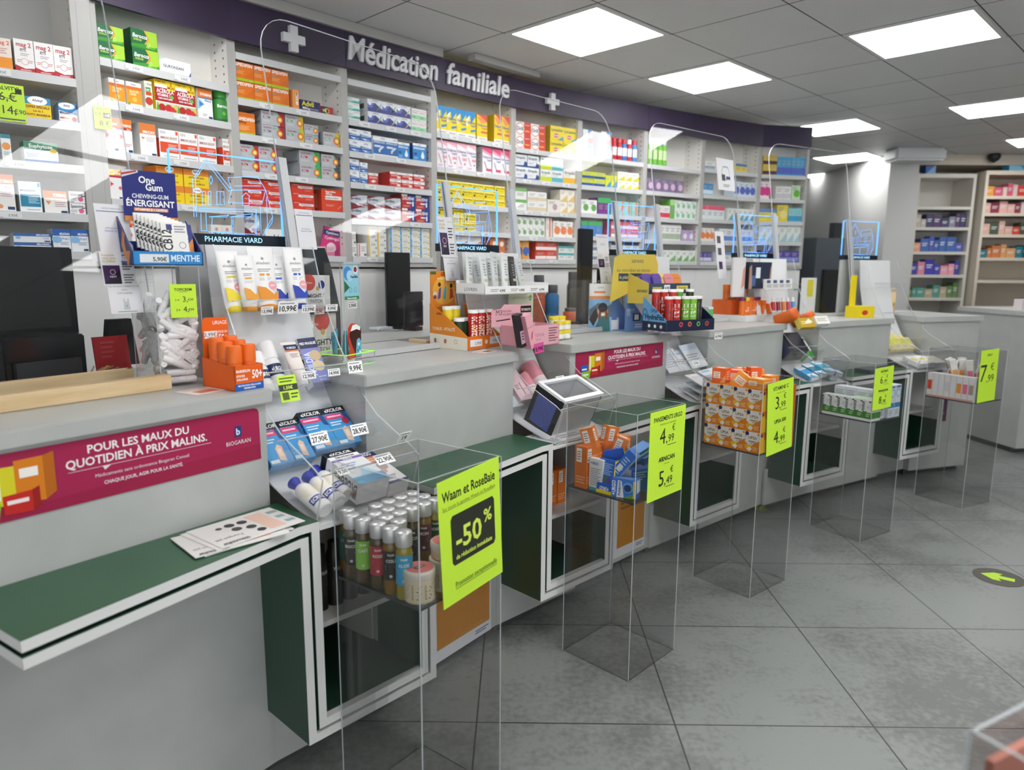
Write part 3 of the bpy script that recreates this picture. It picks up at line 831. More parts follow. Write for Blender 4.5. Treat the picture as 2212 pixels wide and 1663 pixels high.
kd('immu', 'tall white carton with orange top', 'efeeec', 'r 0 .68 1 1 de7f3c;t IMMUCHOC .95 .7 .08 fff rb .75;p d09060 .08,.58 .3,.58 .19,.5;L .4 .45 .95 .6 4 ccc;r .68 .05 .96 .11 23406e', 'r 0 0 1 1 dcdad7')
kd('isnr', 'white carton with orange red panel', 'f1f0ee', 't ISN .08 .85 .09 888;r .86 .85 .97 .97 e0512f;t IMMUNO_BOOST .08 .68 .08 a06050 b .85;r .04 .22 .97 .58 e0512f;L .45 .28 .9 .52 5 f8c8b8;L .2 .06 .9 .14 1 bbb', 'r 0 0 1 1 e0512f;r 0 .7 1 1 d8d4d0')
kd('cbia', 'white carton with yellow discount flash', 'f1efee', 'r 0 .8 .42 1 f2d41c;t -20% .06 .86 .07 5a4a1a b .34;r .42 .8 1 1 e2a03a;t C_BIANE .95 .84 .06 fff rb .5;r 0 .74 1 .8 c03048;p f0b8c0 .0,.66 .42,.52 .0,.38;p c43a50 .15,.58 .33,.52 .15,.46;c .85 .4 .06 e08080;r .72 .05 .95 .1 23406e')
kd('alva', 'orange carton with yellow offer sticker', 'e88a2a', 'r 0 0 1 .66 f2d21c;c .5 .86 .16 fff 1.6;t Alvityl .5 .82 .1 5a3a2a cb .4;t OFFRE_SPÉCIALE .5 .5 .09 7a2a1c cb .9;t Lot_de_2 .5 .34 .08 7a2a1c cb;t ALVITYL_ACÉROLA .5 .16 .08 7a2a1c cb .9')
kd('sped', 'orange carton with lime base', 'e2761f', 'r 0 0 1 .15 a9c41c;p d96d18 .4,.15 1,.15 1,.7;t SPEDIFEN .04 .78 .16 fff bi .94;r .04 .6 .25 .7 9a948c;L .04 .35 .5 .55 3 f2b070;t Zambon .97 .05 .05 f4f0a0 r', 'r 0 0 1 1 c9651a;r 0 0 1 .15 93ab18')
kd('spes', 'small orange and white carton', 'ec9a4e', 'r .5 .25 .85 .85 f3ece2;L .55 .4 .8 .75 3 b9a;r 0 0 1 .08 b9c820;r .55 .74 .75 .84 555')
kd('sped4', 'taller orange carton with lime base', 'e8801c', 'r 0 0 1 .12 a9c41c;r 0 .84 1 1 d56c18;t SPEDIFEN .04 .64 .13 fff bi .94;t 400mg .05 .52 .09 4a2a1a b;L .05 .2 .7 .42 4 f6c080', 'r 0 0 1 1 c9651a')
kd('advi', 'navy carton with yellow lettering', '1c2158', 't Advil .08 .5 .42 f2e21c b .65;t 400mg .1 .2 .2 fff b;t IBUPROFÈNE .4 .2 .13 aab b;r .96 0 1 1 b0202a', 'r 0 0 1 1 151a45')
kd('advr', 'navy carton with red end', '1c2158', 't vil .1 .35 .45 f2e21c b .35;p b01f2c .5,1 1,1 1,0 .65,0;o .5 .5 .3 .08 e8d030')
def nuro(key, desc, c2, c3, sub):
    kd(key, desc, 'b9bcc0', 'p %s .7,1 1,1 1,0 .78,0 .84,.5;t NUROFEN .08 .74 .13 9a2a48 b .5;t FLASH .55 .74 .13 6ac08a b .24;r .08 .48 .4 .62 %s;t 400mg .12 .51 .08 fff b .25;L .08 .2 .5 .38 3 d4d7da;c .8 .48 .26 d8402a;c .8 .48 .2 f0b030;c .8 .48 .11 fbe890' % (c2, c3), 'r 0 0 1 1 9ea2a8;r .1 .1 .9 .3 777')
nuro('nurr', 'silver carton with red end and sun disc', 'b0202f', '6a7078', 0)
nuro('nury', 'silver carton with yellow end and sun disc', 'd4bc2c', '3aa86a', 0)
nuro('nurs', 'plain silver carton with sun disc', 'a9adb3', '3a5a9a', 0)
nuro('nurg', 'silver carton with green end and sun disc', '3fae5a', 'a0283a', 0)
nuro('nurd', 'silver carton with dark grey end and sun disc', '4a5058', 'a0283a', 0)
nuro('nurw', 'silver carton with red wedge and white flash', 'b8283a', 'b0202f', 0)
kd('ibur', 'red carton with white speech label', 'd83a22', 'r .3 .52 .95 .78 f2e8e4;p f2e8e4 .4,.54 .5,.54 .42,.42;L .4 .58 .85 .72 1 6a6a7a;t Ibuprofène .1 .83 .1 fbd0c8 b .5;L .6 .2 .9 .36 2 f0a090', 'r 0 0 1 1 c03420')
kd('ibu4', 'large red orange carton with tablet drawing', 'dd4420', 'r .18 .55 .97 .72 f2e8e4;t Douleurs_et_fièvre .5 .6 .06 444a5a cb .7;t Ibuprofène .2 .86 .08 fff b .5;t 400mg .2 .76 .08 fff b;p f0d8d0 .72,.12 .8,.2 .97,.34 .9,.26;L .2 .25 .6 .35 2 f2a890', 'r 0 0 1 1 c43a1c;r .2 .2 .6 .8 e89080')
kd('ipro', 'grey carton with dark red edges', 'c4c9ce', 'p 7d2328 0,1 .6,1 0,.76;p 7d2328 0,0 .55,0 .3,.24;p 7d2328 .0,.0 .9,.0 .0,.4;p e8eaec .3,.28 1,.75 1,.5 .5,.1;t Iprofène .05 .62 .2 2c3f70 b .62;L .5 .2 .95 .34 2 90a;r .75 .12 1 .22 c0502a', 'r 0 0 1 1 a9aeb4')
kd('arkw', 'white carton with thin red lettering', 'f1efed', 't Arko .42 .6 .2 5a6a6a b;t ARKOFEBRINA .06 .2 .16 d08a90 n .88')
kd('teal', 'white carton with teal stripe', 'e9efee', 'r 0 .3 1 .62 4aa89a;p 8fd0c4 0,.62 .6,.62 .2,.3 0,.3;t HEPATO .06 .76 .12 5a8a84 b .5;r .5 .06 .95 .2 e0c8c8')
kd('actr', 'white and deep blue carton with lightning', 'e6e9ee', 'p 2c3a86 0,0 1,0 1,.3 .5,.75 0,.6;p 5a6ac0 0,.6 .5,.75 .3,.3 0,.3;c .16 .62 .12 f4f6fa 1.3;t ACTRON .32 .84 .1 6a6a7a b .5;p f0d040 .55,.05 .85,.45 .8,.5 .97,.85 .75,.42 .8,.38;p 5ac08a .85,.45 .97,.85 .8,.55', 'r 0 0 1 1 d4d7da;r .3 .3 .7 .7 444')
kd('upsg', 'white carton with pale green base', 'eef0ee', 'r 0 .08 1 .45 9ad8a8;t CODOLIPRANE .06 .78 .1 c06a78 n .9;t 500mg .1 .62 .1 c06a78 b;t UPSA .1 .2 .12 3a8a5a b;L .5 .55 .9 .72 2 daa')
kd('upsb', 'white topped blue carton', '1f5fa8', 'r 0 .66 1 1 eef1f4;p eef1f4 0,.66 1,.66 1,.5 .4,.6;t UPSA .5 .78 .14 5a7ab0 cb .4;t DAFALGAN .1 .44 .15 cfe0f4 b .8;p e8f0f8 .1,.3 .6,.3 .5,.15;r 0 0 1 .1 e8eaee;L .5 .12 .9 .3 2 9cf', 'r 0 0 1 1 e0e5ec')
kd('effe', 'tall blue carton with capsule pictures', '2668ae', 'r 0 .78 1 1 eef1f4;t UPSA .6 .86 .09 6a86b8 b .35;t EFFERALGAN .06 .66 .1 dfeaf6 b .88;r .1 .45 .6 .55 dfe8f2;p cfe0f0 .4,.3 .6,.3 .9,.5 .7,.55;r 0 0 1 .1 eceef1;c .5 .25 .06 f4d8c8', 'r 0 0 1 1 e0e5ec')
kd('effw', 'wide blue carton with water drop', '2a86c8', 'r 0 .86 1 1 eef1f4;t UPSA .5 .89 .07 6a86b8 cb;t EFFERALGAN .06 .68 .11 fff b .8;r .06 .34 .3 .48 1c4a8a;c .72 .3 .13 eaf4fa;p eaf4fa .6,.36 .84,.36 .72,.62;L .08 .12 .4 .25 2 9cf', 'r 0 0 1 1 1f4f94')
kd('redf', 'flat red and white carton', 'c8342c', 'r 0 .72 1 1 eeedec;t UPSA .4 .78 .14 8a6a6a b;t DAFALGAN .1 .46 .16 f6e0dc b .6;r .62 .2 .9 .5 eedcd8;r 0 0 1 .1 e8e4e2', 'r 0 0 1 1 c4302a')
kd('reds', 'small red carton with white picture', 'c8382e', 'r 0 .8 1 1 f0eeec;t UPSA .45 .84 .1 8a6a6a b;t EXPANDOL .1 .56 .14 f6e0dc b .8;p f2e4e0 .2,.3 .5,.2 .8,.36 .5,.46')
kd('dalf', 'blue and red carton with white lettering', '26428c', 'p b8302c 0,1 .4,1 .7,0 0,0;t DALFÉINE .06 .6 .2 f4f4f6 bi .8;r .35 .34 .7 .44 e8ecf4;r .74 .16 .84 .5 f2f2f4;L .1 .1 .6 .22 2 e8b0a8;r 0 .84 .4 1 ece6e0', 'r 0 0 1 1 a02a28')
kd('wsml', 'small white carton with grey lines', 'edecea', 'L .15 .4 .85 .8 3 aaa;r .62 .1 .9 .25 4a5a50')
kd('wyel', 'white carton with yellow edge', 'edebe4', 'r 0 0 .16 1 e8c84a;L .3 .45 .9 .8 3 999;r .75 .1 .95 .26 3a7a9a')
kd('chon', 'white blue edged carton with dot', 'ecece8', 'r 0 0 .16 1 4a9ad0;r .05 .2 .2 .8 8ac4e8;L .3 .5 .8 .85 2 999;c .86 .5 .2 d8c83a;L .3 .15 .7 .35 1 e0c060', '', .12)
kd('cort', 'small white carton with coral tube', 'eeecea', 'r .06 .05 .2 .95 e07060;L .35 .4 .9 .8 3 aaa;r .7 .1 .95 .25 444')
kd('dolb', 'yellow carton with blue corner', 'f0d824', 'p 2f92d0 0,1 1,1 1,.85 .5,.55 .4,.85 0,.7;p f6f2e0 .0,.7 .35,.85 .1,.4 0,.5;t Doliprane .06 .56 .09 2a4a9a b .9;t Liquiz .5 .46 .08 2a4a9a b .48;p 3a86c8 .45,.32 1,.38 1,.3 .5,.24;r 0 0 1 .17 f0eee8;L .2 .05 .9 .12 1 88a', 'r 0 0 1 1 e8d020')
kd('dolo', 'yellow carton with orange red corner', 'f0d028', 'p e0583a 0,1 1,1 1,.75 .5,.9;p f0985a 0,.9 .5,.9 1,.75 .5,.65;t Doliprane .06 .56 .09 2a4a9a b .9;t Liquiz .5 .46 .08 c0403a b .48;r .4 .3 1 .38 d86a3a;r 0 0 1 .15 f2ede0;L .2 .05 .9 .12 1 a88', 'r 0 0 1 1 d8b81c')
kd('dolp', 'pale pink tall carton with syringe drawing', 'f2e6e8', 'p f0b0c0 0,1 1,1 1,.8 0,.94;t Doliprane .06 .64 .09 2a4a9a b .9;t Liquiz .5 .54 .08 2a4a9a b .48;p b8a8b8 .1,.5 .2,.52 .5,.2 .4,.18;r .55 .36 1 .46 e0a0b0;L .1 .06 .6 .14 2 a8c;c .8 .24 .04 888', 'r 0 0 1 1 d0ccd0')
kd('dolm', 'white and magenta tall carton with syringe drawing', 'f3edee', 'p d8507a 0,1 1,1 1,.74 .0,.9;p e8a0b8 0,.9 1,.74 1,.66 0,.8;t Doliprane .06 .58 .09 2a4a9a b .9;t Liquiz .5 .48 .08 2a4a9a b .48;p 8a98b0 .15,.45 .25,.47 .55,.15 .45,.13;r .4 .1 1 .2 d8507a', 'r 0 0 1 1 d4d0cf;L .2 .2 .8 .8 8 999')
kd('dolf', 'flat yellow carton with black mark', 'f0d61e', 't Doliprane_1000mg .1 .6 .2 5a5a2a b .85;r .1 .2 .26 .48 3a3a3a;t Comprimés .32 .28 .15 7a7a3a;r 0 .86 1 1 f4ec9a', 'r 0 0 1 1 d0ba1a', .08)
kd('dril', 'red and white carton with round logo', 'd8402e', 'r 0 0 .55 1 f2eeea;c .3 .5 .44 f6f3f0;o .3 .5 .44 .05 d8402e;t Drill .3 .38 .26 222a44 cb .42;r .6 .66 .98 .9 c8342a;r .6 .3 .9 .4 f0a83a;L .6 .72 .95 .86 2 f4c0b0', 'r 0 0 1 1 b8342a')
kd('lyso', 'yellow carton with pink capsule oval', 'f0d822', 't Lysopaïne .06 .62 .2 2a5a4a b .88;c .45 .3 .18 e8b0a0 1.6;c .45 .3 .13 c04048 1.6;r .3 .26 .6 .34 f4d8d8;p 4aa0c8 1,0 1,.3 .55,0', 'r 0 0 1 1 c0a818')
kd('strb', 'silver carton with dark blue wave', 'dfe2e5', 'r 0 .8 1 1 eef0f2;t Strepsils .06 .66 .2 3a4450 b .88;p 2a4a8a 0,.0 1,.0 1,.4 .8,.5 .7,.15 0,.12;L .1 .3 .5 .42 2 9ab', 'r 0 0 1 1 3a3e44')
kd('stry', 'white carton with yellow green base', 'e9ebe6', 't Strepsils .06 .66 .2 5a6a5a b .88;r 0 0 1 .42 c8d42a;L .1 .5 .5 .58 1 9a9')
kd('strt', 'white carton with teal base', 'e9ebea', 't Strepsils .06 .66 .2 5a6a6a b .88;r 0 0 1 .42 5ab0c0;L .1 .5 .5 .58 1 9aa')
kd('stro', 'white carton with amber base', 'ebe9e4', 't Strepsils .06 .66 .2 6a6a5a b .88;r 0 0 1 .42 e8b83a;L .1 .5 .5 .58 1 a99')
kd('azin', 'small cream carton with dark lettering', 'e9e4da', 't AZINC .5 .5 .24 3a2a20 cb .8;c .5 .85 .06 c9a;L .2 .15 .8 .35 2 c9a08a')
kd('pror', 'blue and white carton with red strip', 'e4ecf2', 'r .5 0 .98 1 4a9ad0;r .5 .5 1 .9 b8303a;t -40 .55 .72 .1 fff b;t Prorhinel .3 .5 .09 3a6aa0 vbc .7;p dff0f8 .5,.0 1,0 1,.35 .5,.25', 'r 0 0 1 1 b9c2c8')
kd('blur', 'box', 'ddd')
GEN = {}
def gen(c, mark, style):
    """plain carton look for the far shelves: base colour, accent and one of a few layouts"""
    key = 'g_%s_%s_%d' % (c, mark, style)
    if key not in K:
        f = ['r 0 .7 1 1 %s;L .15 .3 .8 .6 3 999' % mark, 'r 0 .1 1 .45 %s;L .15 .55 .8 .85 2 aaa' % mark, 'c .6 .45 .25 %s;L .1 .65 .6 .9 2 999' % mark,
             'p %s 0,0 1,0 1,.6;L .1 .6 .6 .85 2 aaa' % mark, 'r .55 0 .8 1 %s;r .1 .4 .45 .7 ccc' % mark][style]
        kd(key, '', c, f, '', .1)
    return key
STUFF = MB()
INDIV = [0]
CM = {}
SEEN = {}
BAYL = {0: 'leftmost bay', 1: 'second bay', 2: 'third bay', 3: 'fourth bay', 4: 'fifth bay', 5: 'sixth bay', 6: 'seventh bay', 7: 'eighth bay', 8: 'ninth bay', 9: 'last bay'}
def pos_words(i, n):
    if n == 1: return ''
    if n == 2: return ('left', 'right')[i]
    if i == 0: return 'leftmost'
    if i == n - 1: return 'rightmost'
    return ORD[i] + ' from left'
def row_words(j, m):
    if m == 1: return ''
    if j == 0: return 'bottom row'
    if j == m - 1: return 'top row'
    return {1: 'row two', 2: 'row three', 3: 'row four'}[j] if m > 3 else 'middle row'
def as_stuff(bay, shelf, key):
    return bay >= 7 or (bay == 6 and shelf >= 2) or (bay == 5 and shelf >= 3)
def row(bay, shelf, key, cr, xl, xr, yt, n=1, m=1, sb=.012, dep=None, desc=None, gap=.0015, tilt=0, group=None):
    T = BAY[bay]
    z0 = (SHZ[bay] + [ZB])[shelf] + .0005 if shelf < 9 else ZB
    if bay in (2, 3):
        pass
    pa = cv(cr, xl, yt)
    pb = cv(cr, xr, yt)
    u0, zt = bay_uv(bay, pa, sb)
    n_ = (T.to_3x3() @ Vector((0, 1, 0)))
    # right edge: same height, so solve along the shelf direction at the row's mid height
    zm = (z0 + zt) / 2
    best = None
    # find u whose pixel x equals xr at height zm
    lo, hi = u0, BW[bay] + .2
    for _ in range(40):
        mid = (lo + hi) / 2
        p = T @ Vector((mid, sb, zm)) - CAM
        px = W / 2 + FPX * p.dot(RGT) / p.dot(FWD)
        if px < pb[0]: lo = mid
        else: hi = mid
    u1 = (lo + hi) / 2
    u0 = max(u0, .021) if bay else u0
    u1 = min(u1, BWX[bay] - .021)
    w = (u1 - u0) / n
    zs_ = SHZ[bay] + [ZB]
    zt = min(zt, (zs_[shelf - 1] - .028) if shelf > 0 else ZF + .08)
    h = (zt - z0) / m
    desc0, base, front, side, d, cat, name = K[key]
    desc = desc or desc0
    d = dep or d
    d = min(d, DEP[bay] - .032 - sb)
    ck = (key, round(w, 4), round(h, 4), round(d, 3))
    if ck not in CM:
        CM[ck] = carton_mesh(name, w - gap, h - .0008, d, base, front, side)
    rnd = random.Random(str((bay, shelf, key, xl)))
    if as_stuff(bay, shelf, key):
        src = CM[ck]
        vs = [v.co.copy() for v in src.vertices]
        for j in range(m):
            for i in range(n):
                TT = T @ Tr(u0 + i * w, sb + rnd.uniform(0, .004), z0 + j * h)
                b = len(STUFF.v)
                STUFF.v += [tuple(TT @ v) for v in vs]
                for p in src.polygons:
                    STUFF.f.append(tuple(b + q for q in p.vertices)); STUFF.m.append(STUFF.mi(MATKEY[src.materials[p.material_index].name])); STUFF.sm.append(False)
        return
    INDIV[0] += n * m
    for j in range(m):
        for i in range(n):
            pw = pos_words(i, n); rw = row_words(j, m)
            lab = desc + (', ' if pw or rw else '') + ' '.join(q for q in (rw, pw) if q)
            sh = SHN(bay, shelf)
            lab += ', %s, %s' % (sh, BAYL[bay])
            k2 = lab
            c = SEEN.get(lab, 0); SEEN[lab] = c + 1
            if c:
                lab = lab.replace(desc, ('another ', 'third ', 'fourth ')[min(c - 1, 2)] + desc, 1)
            o = obj(name, CM[ck], None, T @ Tr(u0 + i * w + rnd.uniform(0, .0008), sb + rnd.uniform(0, .004), z0 + j * h) @ Rz(rnd.uniform(-.8, .8)))
            tag(o, lab, cat, group or 'boxes on the %s of the %s' % (sh, BAYL[bay]))
def SHN(bay, s):
    """shelf name counted from the top row that holds goods"""
    n = len(SHZ[bay]) + 1
    if bay in (2, 3):
        s -= 1; n -= 1
    return ['top shelf', 'second shelf', 'third shelf', 'fourth shelf', 'bottom shelf'][min(s, 4)]
# ---- leftmost bay
row(0, 0, 'mago', 'a', -95, 104, 300)
row(0, 0, 'mag', 'a', 108, 718, 318, 3)
row(0, 1, 'alvj', 'a', 198, 438, 812)
row(0, 1, 'alvm', 'a', 495, 728, 868)
row(0, 2, 'sml', 'a', 0, 100, 1138)
row(0, 2, 'euph', 'a', 196, 500, 1195, dep=.08)
row(0, 3, 'form', 'c', -70, 128, 55)
row(0, 3, 'isn', 'c', 150, 358, 118)
row(0, 3, 'formb', 'c', 368, 580, 198)
row(0, 3, 'spas', 'c', 584, 805, 205, 1, 2)
row(0, 4, 'meli', 'c', 110, 440, 562, 1, 2)
row(0, 4, 'melr', 'c', 444, 860, 525, 2)
# ---- second bay
row(1, 0, 'bero', 'a', 790, 1062, 180, 1, 2)
row(1, 0, 'bero', 'a', 1112, 1352, 225, 1, 2, desc='green carton with yellow burst, second stack')
row(1, 0, 'guro', 'a', 1358, 1632, 478)
row(1, 1, 'vitc', 'a', 925, 1225, 655, 2, gap=.006)
row(1, 1, 'arko', 'a', 1230, 1305, 682)
row(1, 1, 'acer', 'a', 1312, 1668, 655, 2)
row(1, 1, 'dyna', 'a', 1678, 1816, 722)
row(1, 2, 'dynr', 'a', 880, 1135, 985, 2)
row(1, 2, 'immu', 'a', 1186, 1340, 1040)
row(1, 2, 'isnr', 'a', 1353, 1848, 1092, 3)
row(1, 2, 'isnr', 'a', 1895, 1962, 1180, desc='narrow white and orange red carton')
row(1, 3, 'cbia', 'a', 893, 1160, 1435, 2)
row(1, 3, 'alva', 'a', 1330, 1790, 1405, 2, 2)
row(1, 4, 'dynr', 'c', 1100, 1180, 410, desc='small white and orange carton beside gum display')
row(1, 4, 'azin', 'c', 1800, 1990, 490, 2)
# ---- third bay
row(2, 1, 'sped', 'b', 15, 460, 183, 3, 2)
row(2, 1, 'spes', 'b', 486, 542, 412)
row(2, 1, 'advi', 'b', 546, 712, 492)
row(2, 1, 'advr', 'b', 714, 815, 545)
row(2, 2, 'sped4', 'b', 38, 190, 588)
row(2, 2, 'nurr', 'b', 235, 425, 570, 1, 2, dep=.16)
row(2, 2, 'nury', 'b', 427, 577, 588, 1, 2)
row(2, 2, 'nurs', 'b', 579, 694, 690, 1, 2)
row(2, 2, 'nury', 'b', 732, 868, 750, desc='wider silver carton with yellow end and disc')
row(2, 3, 'nurw', 'b', 60, 372, 845, 2, 2)
row(2, 3, 'nurg', 'b', 540, 712, 897, 1, 2, dep=.18)
row(2, 3, 'nurd', 'b', 714, 860, 928, 1, 2)
row(2, 4, 'ibur', 'b', 78, 408, 1105, 2, 3)
row(2, 4, 'ibur', 'b', 475, 662, 1135, 1, 3, desc='red carton with white label, right stack')
row(2, 4, 'ibu4', 'b', 716, 886, 1205)
row(2, 5, 'ipro', 'b', 92, 230, 1410, 1, 2)
row(2, 5, 'arkw', 'b', 270, 412, 1525)
# ---- fourth bay
row(3, 1, 'teal', 'b', 925, 1025, 470, 1, 3)
row(3, 1, 'actr', 'b', 1082, 1430, 486, 3, 2)
row(3, 1, 'upsg', 'b', 1434, 1556, 562, 2, 2)
row(3, 2, 'upsb', 'b', 932, 1118, 722, 2, 2)
row(3, 2, 'effe', 'b', 1125, 1325, 782, 2)
row(3, 2, 'effw', 'b', 1327, 1424, 832)
row(3, 2, 'effw', 'b', 1442, 1553, 840, desc='blue carton with white drop beside shelf end')
row(3, 3, 'upsb', 'b', 938, 1021, 965, 1, 2)
row(3, 3, 'upsb', 'b', 1024, 1088, 995, 1, 2, desc='narrower white topped blue carton')
row(3, 3, 'reds', 'b', 1091, 1172, 1078)
row(3, 3, 'redf', 'b', 1262, 1540, 1068, 3, 2)
row(3, 4, 'ipro', 'b', 945, 1350, 1250, 3, 2)
row(3, 4, 'dalf', 'b', 1354, 1580, 1245, 2, 2)
row(3, 5, 'wsml', 'b', 952, 996, 1550, 1, 2)
row(3, 5, 'cort', 'b', 1010, 1080, 1640)
row(3, 5, 'wyel', 'b', 1090, 1235, 1500, 2, 4)
row(3, 5, 'chon', 'b', 1262, 1580, 1500, 4, 5)
# ---- fifth bay
row(4, 0, 'dolb', 'b', 1634, 1948, 535, 4)
row(4, 0, 'dolo', 'b', 1955, 2040, 610)
row(4, 0, 'dolo', 'b', 2092, 2236, 612, 2, desc='yellow carton with orange corner beside post')
row(4, 1, 'dolp', 'b', 1638, 1950, 810, 4)
row(4, 1, 'dolm', 'b', 2000, 2072, 862)
row(4, 1, 'dolm', 'b', 2080, 2232, 872, 2, desc='white and magenta carton beside post')
row(4, 2, 'dolf', 'b', 1636, 2180, 1130, 6, 3)
row(4, 3, 'dolf', 'b', 1636, 1850, 1335, 2, 3)
row(4, 3, 'dolf', 'b', 1855, 1948, 1400, 1, 2, desc='flat yellow carton with black mark, lower stack')
for i, (x0, x1, y, c, mk, st, n, m, ds) in enumerate([(1640, 1760, 1560, 'd8b8b0', 'c0392b', 1, 2, 2, 'pale pink carton with red band'), (1770, 1990, 1560, 'e6e2dc', 'b07a5a', 3, 2, 2, 'cream carton with brown corner'), (2060, 2180, 1550, 'd87a4a', 'f0e0d0', 2, 2, 2, 'orange brown carton with pale dot')]):
    row(4, 4, gen(c, mk, st), 'b', x0, x1, y, n, m, desc=ds)
# ---- sixth bay
row(5, 0, 'dril', 'g', 108, 312, 255, 2, 2)
row(5, 0, 'lyso', 'g', 345, 527, 283, 2, 2)
row(5, 1, 'strb', 'g', 108, 268, 478, 2, 2)
row(5, 1, 'stry', 'g', 280, 355, 497, 1, 2)
row(5, 1, 'strt', 'g', 358, 432, 500, 1, 2)
row(5, 1, 'stro', 'g', 436, 515, 582)
FAR = {
 5: [(2, 106, 184, 710, 'e6e6e2', '7ab06a', 0, 1, 2, 'white carton with green top'), (2, 190, 320, 735, 'e9e8e6', 'd8c8a8', 1, 2, 2, 'white carton with beige band'), (2, 326, 410, 790, 'e4e0d4', 'b9a', 2, 1, 1, 'cream carton with pale dot'), (2, 414, 515, 722, 'ece6d8', 'e0c080', 3, 2, 2, 'cream carton with yellow corner'),
     (3, 106, 306, 905, 'e9ebe8', '8aa87a', 2, 5, 2, 'white carton with small green leaf'), (3, 318, 356, 915, 'ece4dc', 'd8704a', 4, 1, 1, 'narrow white and orange carton'), (3, 366, 500, 938, 'f0ebe6', 'e88a5a', 2, 3, 1, 'white carton with orange disc'),
     (4, 108, 198, 1075, 'e8a03a', '4a6ab0', 2, 2, 1, 'orange carton with blue disc'), (4, 246, 388, 1080, 'd8503a', 'f0e8e4', 1, 2, 2, 'red carton with white band'), (4, 402, 515, 1110, 'e6e9e4', '4ab0b0', 0, 2, 2, 'white carton with teal top')],
 6: [(0, 568, 635, 310, 'pror', '', 0, 1, 1, None), (0, 690, 765, 325, 'pror', '', 0, 1, 1, 'blue white and red carton, right one'), 
     (1, 562, 720, 597, 'c8d43a', '2a4a9a', 1, 2, 2, 'lime carton with dark blue band'), (1, 724, 800, 625, 'd8dc3a', '4a9ad0', 3, 2, 1, 'yellow carton with blue corner'), (1, 806, 950, 600, 'eceae0', 'd8d03a', 3, 3, 2, 'white carton with yellow corner'),
     (2, 557, 665, 790, 'e9e9e6', '6aa85a', 2, 2, 1, 'white carton with green disc'), (2, 670, 758, 778, '7a3a8a', '4ab06a', 0, 2, 1, 'purple carton with green top'), (2, 762, 945, 800, '8ad0c8', 'e88060', 4, 4, 1, 'pale teal carton with coral stripe'),
     (3, 557, 702, 935, '4a8ad0', '5ab06a', 0, 3, 1, 'blue carton with green top'), (3, 762, 945, 937, 'e4708a', 'f2eae8', 1, 5, 2, 'pink carton with white band'),
     (4, 557, 700, 1080, 'e0e2e2', '7a8a9a', 1, 4, 2, 'white carton with slate band'), (4, 762, 950, 1085, 'dfe4e8', '3a4a6a', 0, 4, 2, 'white carton with navy top')],
 7: [(1, 1004, 1252, 640, '7a6a8a', 'd0b0c8', 2, 5, 1, 'dusky purple carton with pink disc'), (2, 1066, 1160, 830, 'e8e0e2', 'd83a5a', 1, 2, 1, 'white carton with crimson band'), (2, 1164, 1194, 790, '6ab04a', 'a8d890', 0, 1, 1, 'tall green carton'), (2, 1198, 1340, 797, 'e4ebe4', '8ac09a', 2, 4, 2, 'white carton with mint disc'),
     (3, 1056, 1236, 960, 'e6e8e4', 'a8b8a0', 1, 5, 1, 'white carton with sage band'), (3, 1242, 1325, 1000, 'b9a0c8', 'e8e4e8', 2, 2, 1, 'lilac carton with white disc'), (4, 1062, 1345, 1135, 'e4e8e2', '7ab06a', 3, 6, 1, 'white carton with green corner')],
 8: [(0, 1402, 1472, 528, 'f0f0f0', '9ab', 1, 1, 1, 'plain white carton'), (0, 1614, 1688, 545, 'e8d04a', '3a7ab0', 0, 2, 1, 'yellow carton with blue top'), (1, 1388, 1458, 680, '3a8ac4', 'd0e8f4', 1, 2, 1, 'blue carton with pale band'), (1, 1602, 1742, 668, 'd4e0ec', '5a6ac0', 2, 4, 1, 'pale carton with violet disc'),
     (2, 1372, 1535, 830, 'dfe8e6', 'e05a7a', 0, 4, 1, 'white carton with pink top'), (2, 1560, 1740, 850, 'e6ebe4', '5ab0c8', 3, 5, 1, 'white carton with aqua corner'), (3, 1362, 1462, 985, 'ece2da', 'e8854a', 2, 3, 1, 'white carton with orange dot'), (3, 1500, 1735, 990, 'e2e6ec', '6a8ad0', 1, 5, 1, 'white carton with blue band'), (4, 1362, 1445, 1150, '5a4a9a', 'd8d4ec', 1, 3, 1, 'violet carton with pale band'), (4, 1480, 1735, 1150, 'e4e8ea', '7a9ac8', 0, 5, 1, 'white carton with steel top')],
 9: [(0, 1802, 1892, 488, 'e0c03a', '4a3a5a', 1, 2, 2, 'yellow carton with dark band'), (0, 1896, 2110, 500, '4aa8d8', '5a6ac8', 1, 6, 1, 'sky blue carton with violet band'), (1, 1768, 1842, 668, 'f0dce4', 'd8408a', 2, 2, 1, 'white carton with magenta disc'), (1, 1888, 1990, 700, 'e8e8e6', 'ccc', 1, 2, 1, 'plain pale carton'), (1, 1996, 2052, 695, 'c8e0c0', '6ab83a', 2, 1, 1, 'pale carton with bright green disc'),
     (2, 1772, 1890, 852, 'e8d84a', '6a8ac0', 0, 2, 1, 'yellow carton with blue grey top'), (2, 1896, 1966, 830, 'e8d04a', 'f0e490', 2, 1, 1, 'tall yellow carton with pale disc'), (2, 1972, 2072, 850, '8ad0d8', '4a9ac8', 1, 2, 1, 'aqua carton with blue band'), (3, 1772, 2070, 955, 'e2e8e2', 'a8c8d0', 3, 6, 1, 'white carton with pale aqua corner'), (4, 1785, 2040, 1140, '5a4aa0', '8a9ad8', 1, 5, 1, 'deep violet carton with light band')]}
for b_, lst in FAR.items():
    for (s, x0, x1, y, c, mk, st, n, m, ds) in lst:
        row(b_, s, c if c in K else gen(c, mk, st), 'g', x0, x1, y, n, m, desc=ds)

